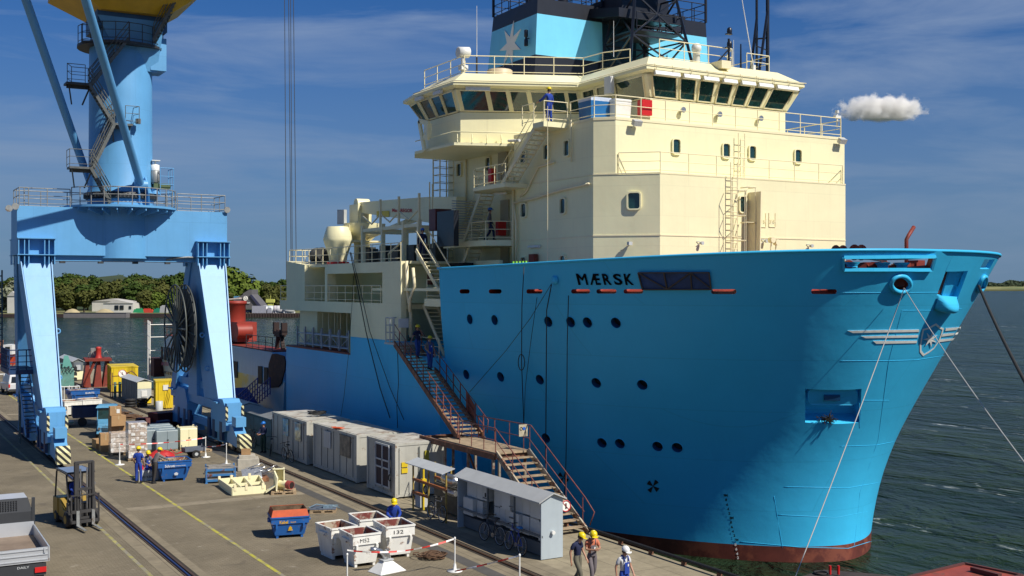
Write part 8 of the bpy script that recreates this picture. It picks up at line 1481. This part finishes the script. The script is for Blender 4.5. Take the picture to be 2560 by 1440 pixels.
t = thing('orange_hull_block', 'bright orange red steel block behind the crane platform at the far left', 'hull block', (3, 170, 0)); a = P(-30, 915, d=140); b = P(50, 915, d=140); m = MB(); m.prism([P(-40, 916, d=140), P(50, 916, d=140), P(50, 888, d=140), P(-40, 888, d=140)], FW * 6); m.build('block', mat('block orange red', (.55, .07, .02), .5, var=.1), t); m = MB(); m.prism([P(8, 886, d=139), P(30, 886, d=139), P(30, 862, d=139), P(8, 862, d=139)], FW * 2); m.build('cabin', WHITE, t); m = MB(); m.prism([P(13, 880, d=138.9), P(25, 880, d=138.9), P(25, 867, d=138.9), P(13, 867, d=138.9)], FW * -.05); m.build('window', DKGL, t); m = MB(); [m.tube(P(x, 888, d=140), P(x + 3, 850, d=140), .12, n=5) for x in (-2, 4, 36)]; m.build('stanchion', BROWNR, t)
# ---- mooring lines, hanging hoses, crane wires
def rope(lab, pts, r, mt, nm='mooring_line', cat='rope', sag=0):
    m = MB(); m.path(pts, r, 5); return tag(m.build(nm, mt), lab, cat)
fa = hoff(2250, 714, .25); 
def cat_(a, b, s, n=16): return [a.lerp(b, i / n) - V((0, 0, s * 4 * (i / n) * (1 - i / n))) for i in range(n + 1)]
rope('pale mooring line running from the oval fairlead down past the bow to the quay', cat_(fa, P(1975, 1475, d=38.5), .15), .02, ROPEW)
rope('pale mooring line running from the oval fairlead off to the right over the water', cat_(fa, P(2700, 1335, d=27), .25), .016, ROPEW)
rope('thick dark mooring rope leaving the forward fairlead at the right', cat_(P(2447, 715, d=44), P(2680, 1150, d=27), .3), .055, mat('black hawser', (.02, .02, .018), .9))
HS = mat('black hose', (.012, .012, .013), .6)
def hang(lab, pts, r=.022):
    ps = [hoff(px, py, .25 + .12 * (i > 0)) for i, (px, py) in enumerate(pts)]; rope(lab, ps, r, HS, 'hanging_hose', 'hose')
hang('black hose hanging down the hull below the first red slot group', [(1320, 664), (1319, 760), (1317, 900), (1322, 1060)]); hang('second thin hose hanging just right of the looped one', [(1352, 740), (1340, 850), (1326, 960), (1322, 1050)], .014)
hang('black hose hanging from the shell fairlead through a porthole line', [(1388, 708), (1380, 770), (1378, 900), (1376, 1060), (1375, 1150)], .026); hang('black hose hanging left of the ship name through a porthole', [(1430, 735), (1430, 850), (1428, 1000), (1425, 1160), (1421, 1236)], .022)
hang('slanting black line from the fairlead to the gangway', [(1388, 706), (1340, 790), (1280, 870), (1188, 975)], .014)
lp = [hoff(1316 + 8 * cos(i * .52), 900 + 20 * sin(i * .52) , .35) for i in range(13)]; rope('looped bundle of black hose tied halfway down the hull', lp, .022, HS, 'hose_bundle', 'hose')
XH = AX - .15
def hang2(lab, pts, r=.02): rope(lab, [P(px, py, x=XH) for px, py in pts], r, HS, 'hanging_hose', 'hose')
hang2('thick black cable slanting down from the after deck to the containers, left one', [(875, 630), (890, 700), (915, 830), (950, 970), (975, 1045)], .03); hang2('thick black cable slanting down from the after deck, right one beside it', [(878, 632), (895, 700), (925, 830), (975, 970), (1010, 1050)], .022)
hang2('thin cable hanging from the railing to the hull near the opening', [(884, 690), (880, 760), (872, 880), (860, 990), (852, 1040)], .014); hang2('twin cables hanging straight below the gangway head', [(994, 880), (996, 960), (992, 1015), (994, 1070)], .022)
t = thing('crane_hoist_wires', 'four thin hoist wires hanging from above in front of the sky', 'wires', tuple(P(725, 700, d=92))); WM = mat('wire', (.05, .055, .06), .6)
for x0, x1 in ((711, 716), (721, 728), (726, 731), (733, 741)): m = MB(); m.tube(P(x0, -60, d=92), P(x1, 702, d=92), .03, n=5); m.build('wire', WM, t)
# ---- red pontoon and dark dock at the lower right
t = thing('red_pontoon', 'rust red pontoon deck corner on the water at the lower right', 'pontoon', tuple(P(2412, 1440, z=-1.1))); a, b, c = P(2412, 1407, z=-1.0), P(2255, 1445, z=-1.0), P(2570, 1440, z=-1.0); d_ = b + c - a; PR = mat('pontoon red', (.30, .055, .035), .6, var=.3, rust=.2, rustc=(.18, .06, .04), rs=1); m = MB(); m.prism([a, b, d_, c], (0, 0, -1.9)); m.build('hull', PR, t)
m = MB(); ins = [p + (((a + b + c + d_) / 4) - p) * .10 + V((0, 0, .02)) for p in (a, b, d_, c)]; [m.beam(ins[i], ins[(i + 1) % 4], .12, .1) for i in range(4)]; m.beam(P(2430, 1422, z=-.9), P(2500, 1440, z=-.9), .2, .15); m.build('coaming', mat('coaming dark red', (.10, .03, .025), .7), t)
t = thing('dark_dock', 'dark wooden dock edge with two red posts just below the bow', 'dock', tuple(P(2120, 1440, z=-1.4))); m = MB(); m.prism([P(1985, 1446, z=-1.3), P(2060, 1424, z=-1.3), P(2250, 1440, z=-1.3), P(2260, 1500, z=-1.3), P(1985, 1500, z=-1.3)], (0, 0, -1.6)); m.build('deck', mat('dock brown black', (.05, .035, .03), .8, var=.4), t)
for px in (2075, 2096): m = MB(); q = P(px, 1436, z=-1.25); m.tube(q, q + V((0, 0, .33)), .05, n=8); m.build('post', RED, t)
m = MB(); [m.ring(P(2052, 1432, z=-1.25), .25, .04, 12)]; m.build('tyre', RUBBER, t)
# =================================================================== PEOPLE
SKIN = mat('skin', (.42, .22, .14), .5, var=.08); HAIR = mat('hair brown', (.05, .03, .02), .8)
def skin_mesh(verts, edges, rad, sub=1):
    me = bpy.data.meshes.new('s'); me.from_pydata([tuple(v) for v in verts], edges, []); o = bpy.data.objects.new('s', me); COL.objects.link(o)
    sk = o.modifiers.new('k', 'SKIN'); sk.use_smooth_shade = True; sk.branch_smoothing = .4
    for i, r_ in enumerate(rad):
        v = me.skin_vertices[0].data[i]; v.radius = r_ if isinstance(r_, tuple) else (r_, r_); v.use_root = (i == 0)
    sb = o.modifiers.new('u', 'SUBSURF'); sb.levels = sub; sb.render_levels = sub
    dg = bpy.context.evaluated_depsgraph_get(); dg.update(); m2 = bpy.data.meshes.new_from_object(o.evaluated_get(dg)); bpy.data.objects.remove(o); return m2
def person(lab, loc, rz, pose, top, legs, helmet, sleeves='long', bib=None, sc=1.0, grp=None, extra=None):
    """frame: faces -Y. pose gives joints by name"""
    J = dict(pel=(0, 0, .95), sp=(0, 0, 1.13), ch=(0, 0, 1.36), nk=(0, .0, 1.50), hd=(0, -.01, 1.62), ht=(0, -.005, 1.70), sl=(-.17, 0, 1.42), sr=(.17, 0, 1.42), el=(-.24, .02, 1.14), er=(.24, .02, 1.14), wl=(-.25, -.10, .88), wr=(.25, -.10, .88), hl=(-.095, 0, .90), hr=(.095, 0, .90), kl=(-.10, -.02, .50), kr=(.10, -.02, .50), al=(-.10, .02, .09), ar=(.10, .02, .09))
    J.update(pose); J = {k: V(v) for k, v in J.items()}
    t = thing('person', lab, 'person', loc, rz, grp); t.scale = (sc, sc, sc)
    names = ['pel', 'sp', 'ch', 'nk', 'hd', 'ht', 'sl', 'el', 'wl', 'sr', 'er', 'wr', 'hl', 'kl', 'al', 'hr', 'kr', 'ar']; ix = {n: i for i, n in enumerate(names)}
    E = [('pel', 'sp'), ('sp', 'ch'), ('ch', 'nk'), ('nk', 'hd'), ('hd', 'ht'), ('ch', 'sl'), ('sl', 'el'), ('el', 'wl'), ('ch', 'sr'), ('sr', 'er'), ('er', 'wr'), ('pel', 'hl'), ('hl', 'kl'), ('kl', 'al'), ('pel', 'hr'), ('hr', 'kr'), ('kr', 'ar')]
    RD = dict(pel=(.14, .10), sp=(.12, .09), ch=(.14, .10), nk=(.052, .055), hd=(.072, .085), ht=(.065, .078), sl=.058, el=.042, wl=.028, sr=.058, er=.042, wr=.028, hl=.085, kl=.058, al=.042, hr=.085, kr=.058, ar=.042)
    vs = [J[n] for n in names]; es = [(ix[a], ix[b]) for a, b in E]; rd = [(tuple(c * .8 for c in RD[n]) if isinstance(RD[n], tuple) else RD[n] * .8) if n in ('pel', 'sp', 'ch', 'sl', 'sr', 'hl', 'hr', 'kl', 'kr') else RD[n] for n in names]
    for s_, w, e in ((-1, 'wl', 'el'), (1, 'wr', 'er')):
        d = (J[w] - J[e]).normalized(); side = d.cross(V((0, 1, 0)) if abs(d.y) < .9 else V((0, 0, 1))).normalized(); pm = J[w] + d * .07; vs.append(pm); rd.append((.038, .02)); es.append((ix[w], len(vs) - 1)); pi_ = len(vs) - 1
        nn = side.cross(d)
        for k, (o_, L_) in enumerate(((-.030, .065), (-.010, .078), (.010, .074), (.030, .058))):
            a = pm + side * o_ + d * .035; b = a + d * L_ * .5 + nn * .012; vs.append(a); rd.append(.0095); es.append((pi_, len(vs) - 1)); vs.append(b + d * L_ * .35 + nn * .02); rd.append(.008); es.append((len(vs) - 2, len(vs) - 1))
        vs.append(J[w] + d * .05 + side * -.045 + nn * .02); rd.append(.011); es.append((ix[w], len(vs) - 1))
    me = skin_mesh(vs, es, rd); me.materials.append(SKIN); o = bpy.data.objects.new('body', me); COL.objects.link(o); o.parent = t
    def sub(nm, ns, infl, mt, ro=None, over=None):
        vv = [J[n] for n in ns]; over = over or {}
        for i, n in enumerate(ns):
            if n in over: vv[i] = over[n]
        ee = [(ns.index(a), ns.index(b)) for a, b in E if a in ns and b in ns]; rr = [tuple(c + infl for c in (RD[n] if isinstance(RD[n], tuple) else (RD[n], RD[n]))) for n in ns]
        rr[0] = ro or rr[0]
        m_ = skin_mesh(vv, ee, rr); m_.materials.append(mt); o_ = bpy.data.objects.new(nm, m_); COL.objects.link(o_); o_.parent = t; return o_
    arms = ['sl', 'el', 'wl', 'sr', 'er', 'wr'] if sleeves == 'long' else ['sl', 'el', 'sr', 'er']; ov = {} if sleeves == 'long' else {'el': J['sl'].lerp(J['el'], .75), 'er': J['sr'].lerp(J['er'], .75)}
    sub('jacket', ['pel', 'sp', 'ch', 'nk'] + arms, .022, top, (.15, .115), over=dict(ov, nk=J['ch'].lerp(J['nk'], 1.0), pel=J['pel'] - (J['sp'] - J['pel']) * .3)); sub('trousers', ['pel', 'hl', 'kl', 'al', 'hr', 'kr', 'ar'], .018, legs, (.10, .075), over=dict(pel=J['pel'] + (J['sp'] - J['pel']) * .95))
    m = MB()
    for a in ('al', 'ar'):
        q = J[a]; kd = (J['kl' if a == 'al' else 'kr'] - q); tilt = 0; m.loft([q + V((-.045, -.17, -.085)), q + V((.045, -.17, -.085)), q + V((.042, .08, -.085)), q + V((-.042, .08, -.085))], [q + V((-.035, -.13, -.03)), q + V((.035, -.13, -.03)), q + V((.04, .06, .05)), q + V((-.04, .06, .05))])
    m.build('boots', RUBBER, bevel=.012, **bare(t))
    H = J['ht']; ax = (J['ht'] - J['nk']).normalized(); fw = V((0, -1, 0)); fw = (fw - ax * fw.dot(ax)).normalized(); rt = fw.cross(ax)
    m = MB(); C = J['hd']; fc = C + fw * .088; m.lathe(fc + ax * -.005, [(.012, -.02), (.016, .0), (.008, .025)], 6, lambda x, y, z: rt * x + fw * y + ax * z); 
    m.build('nose', SKIN, **bare(t)); m = MB()
    for s_ in (-1, 1): m.box(C + fw * .083 + rt * s_ * .03 + ax * .025, (.02, .012, .01)); m.box(C + rt * s_ * .083, (.015, .03, .05))
    m.box(C + fw * .083 - ax * .045, (.04, .01, .01)); m.build('face_features', mat('face dark', (.12, .05, .035), .7), **bare(t))
    m = MB(); m.lathe(C - fw * .015 + ax * .02, [(.082, -.05), (.09, 0), (.088, .05)], 12, lambda x, y, z: rt * x + fw * (y - .012) + ax * z); m.build('hair', HAIR, **bare(t))
    if helmet:
        m = MB(); hb0 = C + ax * .058; m.lathe(hb0, [(.118, .0), (.12, .03), (.108, .075), (.075, .115), (.03, .135), (.004, .138)], 16, lambda x, y, z: rt * x + fw * y * 1.15 + ax * z); m.prism([hb0 + rt * (.115 * cos(a)) + fw * (.13 + .085 * sin(a)) for a in [pi * i / 8 for i in range(9)]], ax * .012); m.beam(hb0 + fw * .13 + ax * .04, hb0 - fw * .02 + ax * .142, .03, .01); m.build('helmet', helmet, **bare(t))
    if bib:
        m = MB(); u = (J['ch'] - J['pel']).normalized(); f2 = fw; m.prism([J['pel'] + f2 * .135 + V((-.10, 0, .05)), J['pel'] + f2 * .135 + V((.10, 0, .05)), J['ch'] + f2 * .135 + V((.09, 0, -.02)), J['ch'] + f2 * .135 + V((-.09, 0, -.02))], f2 * .012)
        for s_ in (-1, 1): m.path([J['ch'] + f2 * .135 + V((s_ * .08, 0, 0)), J['ch'] + f2 * .09 + V((s_ * .09, 0, .12)), J['ch'] - f2 * .03 + V((s_ * .08, 0, .13)), J['ch'] - f2 * .125 + V((s_ * .06, 0, -.02)), J['pel'] - f2 * .13]  , .02, 5)
        m.build('bib', bib, **bare(t)); m = MB(); m.box(J['ch'] + f2 * .155 + V((.04, 0, -.1)), (.05, .01, .07)); m.build('badge', WHITE, **bare(t))
    return t
YH = mat('helmet yellow', (.75, .58, .01), .35); BH = mat('helmet blue', (.01, .14, .50), .35); WH = mat('helmet white', (.75, .75, .72), .35)
BLU = mat('work blue cloth', (.010, .045, .30), .85, var=.2, vs=8); NVY = mat('navy cloth', (.012, .018, .06), .85, var=.2, vs=8); GRY = mat('grey cloth shirt', (.16, .15, .15), .85, var=.15, vs=8); DRK = mat('dark cloth', (.03, .026, .024), .85); ORG = mat('salmon shirt', (.55, .17, .09), .85); TRG = mat('grey violet trousers', (.14, .12, .13), .85); KHK = mat('khaki trousers', (.13, .12, .085), .85); WSH = mat('white shirt', (.62, .62, .62), .85); LBL = mat('denim blue', (.03, .08, .30), .85)
stand = dict(wr=(.24, -.12, .9), kl=(-.12, -.01, .5), al=(-.13, .03, .09)); walk = dict(kl=(-.09, -.20, .52), al=(-.09, -.22, .09), kr=(.09, .0, .49), ar=(.09, .26, .13), el=(-.25, .10, 1.15), wl=(-.24, .06, .88), er=(.25, -.02, 1.15), wr=(.24, -.18, .92))
talk = dict(walk, nk=(0, -.05, 1.49), hd=(0, -.10, 1.58), ht=(0, -.12, 1.66), er=(.24, -.10, 1.16), wr=(.06, -.30, 1.20), el=(-.24, -.08, 1.16), wl=(-.06, -.30, 1.18))
p = G(346, 1208); person('worker in bright blue overall and yellow helmet standing with his back to us', (p.x, p.y, 0), R(150), dict(stand, wr=(.22, -.18, .92)), BLU, BLU, YH, 'short', grp='dock workers')
p = G(371, 1198); person('seated worker with blue bib and yellow helmet between two others', (p.x, p.y + .15, 0), R(5), dict(pel=(0, .05, .60), sp=(0, .06, .78), ch=(0, .03, 1.0), nk=(0, -.02, 1.13), hd=(0, -.05, 1.24), ht=(0, -.05, 1.32), sl=(-.17, .02, 1.06), sr=(.17, .02, 1.06), el=(-.23, -.06, .82), er=(.23, -.06, .82), wl=(-.08, -.28, .75), wr=(.05, -.28, .76), hl=(-.1, .02, .56), hr=(.1, .02, .56), kl=(-.12, -.38, .56), kr=(.1, -.42, .58), al=(-.1, -.36, .10), ar=(.1, -.4, .12)), GRY, BLU, YH, bib=BLU, grp='dock workers')
p = G(390, 1210); person('worker in grey shirt and yellow helmet leaning with one arm on the scrap skip', (p.x, p.y + .3, 0), R(110), dict(sp=(0, -.06, 1.12), ch=(0, -.16, 1.32), nk=(0, -.22, 1.44), hd=(0, -.27, 1.54), ht=(0, -.29, 1.62), sl=(-.17, -.17, 1.36), sr=(.17, -.17, 1.36), el=(-.24, -.36, 1.22), wl=(-.2, -.6, 1.12), er=(.26, -.36, 1.2), wr=(.24, -.58, 1.06), kl=(-.12, .05, .5), al=(-.14, .15, .09)), GRY, DRK, YH, grp='dock workers')
person('worker in blue jacket and yellow helmet behind the white skips', (17.75, 39.1, 0), R(-15), dict(sp=(0, -.04, 1.1), ch=(0, -.10, 1.3), nk=(0, -.15, 1.42), hd=(0, -.2, 1.52), ht=(0, -.22, 1.6), sl=(-.17, -.1, 1.35), sr=(.17, -.1, 1.35), el=(-.25, -.15, 1.1), wl=(-.12, -.38, 1.0), er=(.25, -.15, 1.1), wr=(.12, -.38, 1.0)), BLU, BLU, YH, grp='dock workers')
q = P(1450, 1322, z=1.86); person('man in dark shirt and khaki trousers walking close beside the man in orange', (q.x - .1, q.y, 0), R(20), dict(walk, nk=(.02, -.05, 1.49), hd=(.05, -.1, 1.59), ht=(.06, -.12, 1.67)), NVY, KHK, YH, 'short', grp='dock workers')
q = P(1470, 1320, z=1.86); person('man in orange shirt and grey dungarees holding his hands together, yellow helmet', (q.x + .22, q.y + .1, 0), R(-10), talk, ORG, TRG, YH, 'short', bib=TRG, grp='dock workers')
q = P(1560, 1359, z=1.84); person('man in white shirt, blue dungarees and white helmet walking alone at the lower edge', (q.x, q.y, 0), R(8), dict(walk, hd=(0, -.05, 1.6), ht=(0, -.06, 1.68)), WSH, BLU, WH, 'short', bib=BLU, grp='dock workers')
def ong(k, s_=0): return A.lerp(B, k) + WV * s_ + V((0, 0, .03))
dwn = dict(kl=(-.1, -.14, .55), al=(-.1, -.10, .16), kr=(.1, .0, .48), ar=(.1, .10, .09))
person('man in navy waistcoat coming down the gangway, hand at his collar', tuple(ong(.80, .05)), R(5), dict(dwn, er=(.27, -.06, 1.2), wr=(.12, -.20, 1.4), el=(-.28, .02, 1.16), wl=(-.42, -.1, 1.0)), NVY, LBL, YH, 'short', bib=NVY, grp='workers on the gangway')
person('man in grey shirt and blue dungarees coming down the gangway with papers, lower one', tuple(ong(.66, .22)), R(-5), dict(dwn, el=(-.26, -.03, 1.16), wl=(-.14, -.22, 1.0)), GRY, LBL, YH, 'short', bib=BLU, grp='workers on the gangway')
person('worker in blue overall and yellow helmet seen from behind on the upper stair platform', (29.95, 47.5, 17.62), R(195), dict(stand, er=(.26, -.18, 1.2), wr=(.3, -.4, 1.1)), BLU, BLU, YH, grp='workers on the ship')
person('worker in grey shirt and blue helmet on the middle side platform', (30.2, 53.9, 12.07), R(60), walk, GRY, NVY, BH, grp='workers on the ship')
q = P(1036, 655, x=28.0); person('worker in navy with blue helmet at the head of the after deck stair', (27.8, 57.3, 11.05), R(-20), stand, NVY, NVY, BH, grp='workers on the ship')
q = P(1530, 652, x=30.0); person('stooping worker whose blue helmet shows just above the blue bulwark', (q.x, q.y, 9.62), R(90), dict(pel=(0, .1, .78), sp=(0, .04, .88), ch=(0, -.12, .98), nk=(0, -.24, 1.04), hd=(0, -.32, 1.12), ht=(0, -.34, 1.19), sl=(-.17, -.15, 1.0), sr=(.17, -.15, 1.0), el=(-.22, -.3, .8), er=(.22, -.3, .8), wl=(-.15, -.45, .6), wr=(.15, -.45, .6), hl=(-.1, .1, .74), hr=(.1, .1, .74), kl=(-.1, -.1, .44), kr=(.1, -.1, .44)), NVY, NVY, BH, grp='workers on the ship')
q = P(663, 1120, x=21.0); person('worker in dark green with blue helmet in the shade between hut and first container', (20.9, q.y, 0), R(-60), dict(stand, el=(-.24, -.1, 1.15), wl=(-.12, -.36, 1.12), er=(.24, -.08, 1.14), wr=(.08, -.34, 1.1)), NVY, mat('dark green cloth', (.015, .05, .04), .85), BH, grp='dock workers')
c_, s_ = cos(R(8)), sin(R(8)); lx, ly = 0, .3; person('bareheaded driver in blue seated in the forklift', (fl.location.x + lx * c_ - ly * s_, fl.location.y + lx * s_ + ly * c_, .62), R(8), dict(pel=(0, .05, .60), sp=(0, .06, .78), ch=(0, .03, 1.0), nk=(0, .0, 1.13), hd=(0, -.03, 1.24), ht=(0, -.03, 1.32), sl=(-.17, .02, 1.06), sr=(.17, .02, 1.06), el=(-.23, -.1, .85), er=(.23, -.1, .85), wl=(-.1, -.34, .75), wr=(.1, -.34, .76), hl=(-.1, .02, .56), hr=(.1, .02, .56), kl=(-.12, -.36, .54), kr=(.1, -.38, .54), al=(-.1, -.5, .12), ar=(.1, -.5, .12)), BLU, BLU, None, grp='dock workers').scale = (.92,) * 3
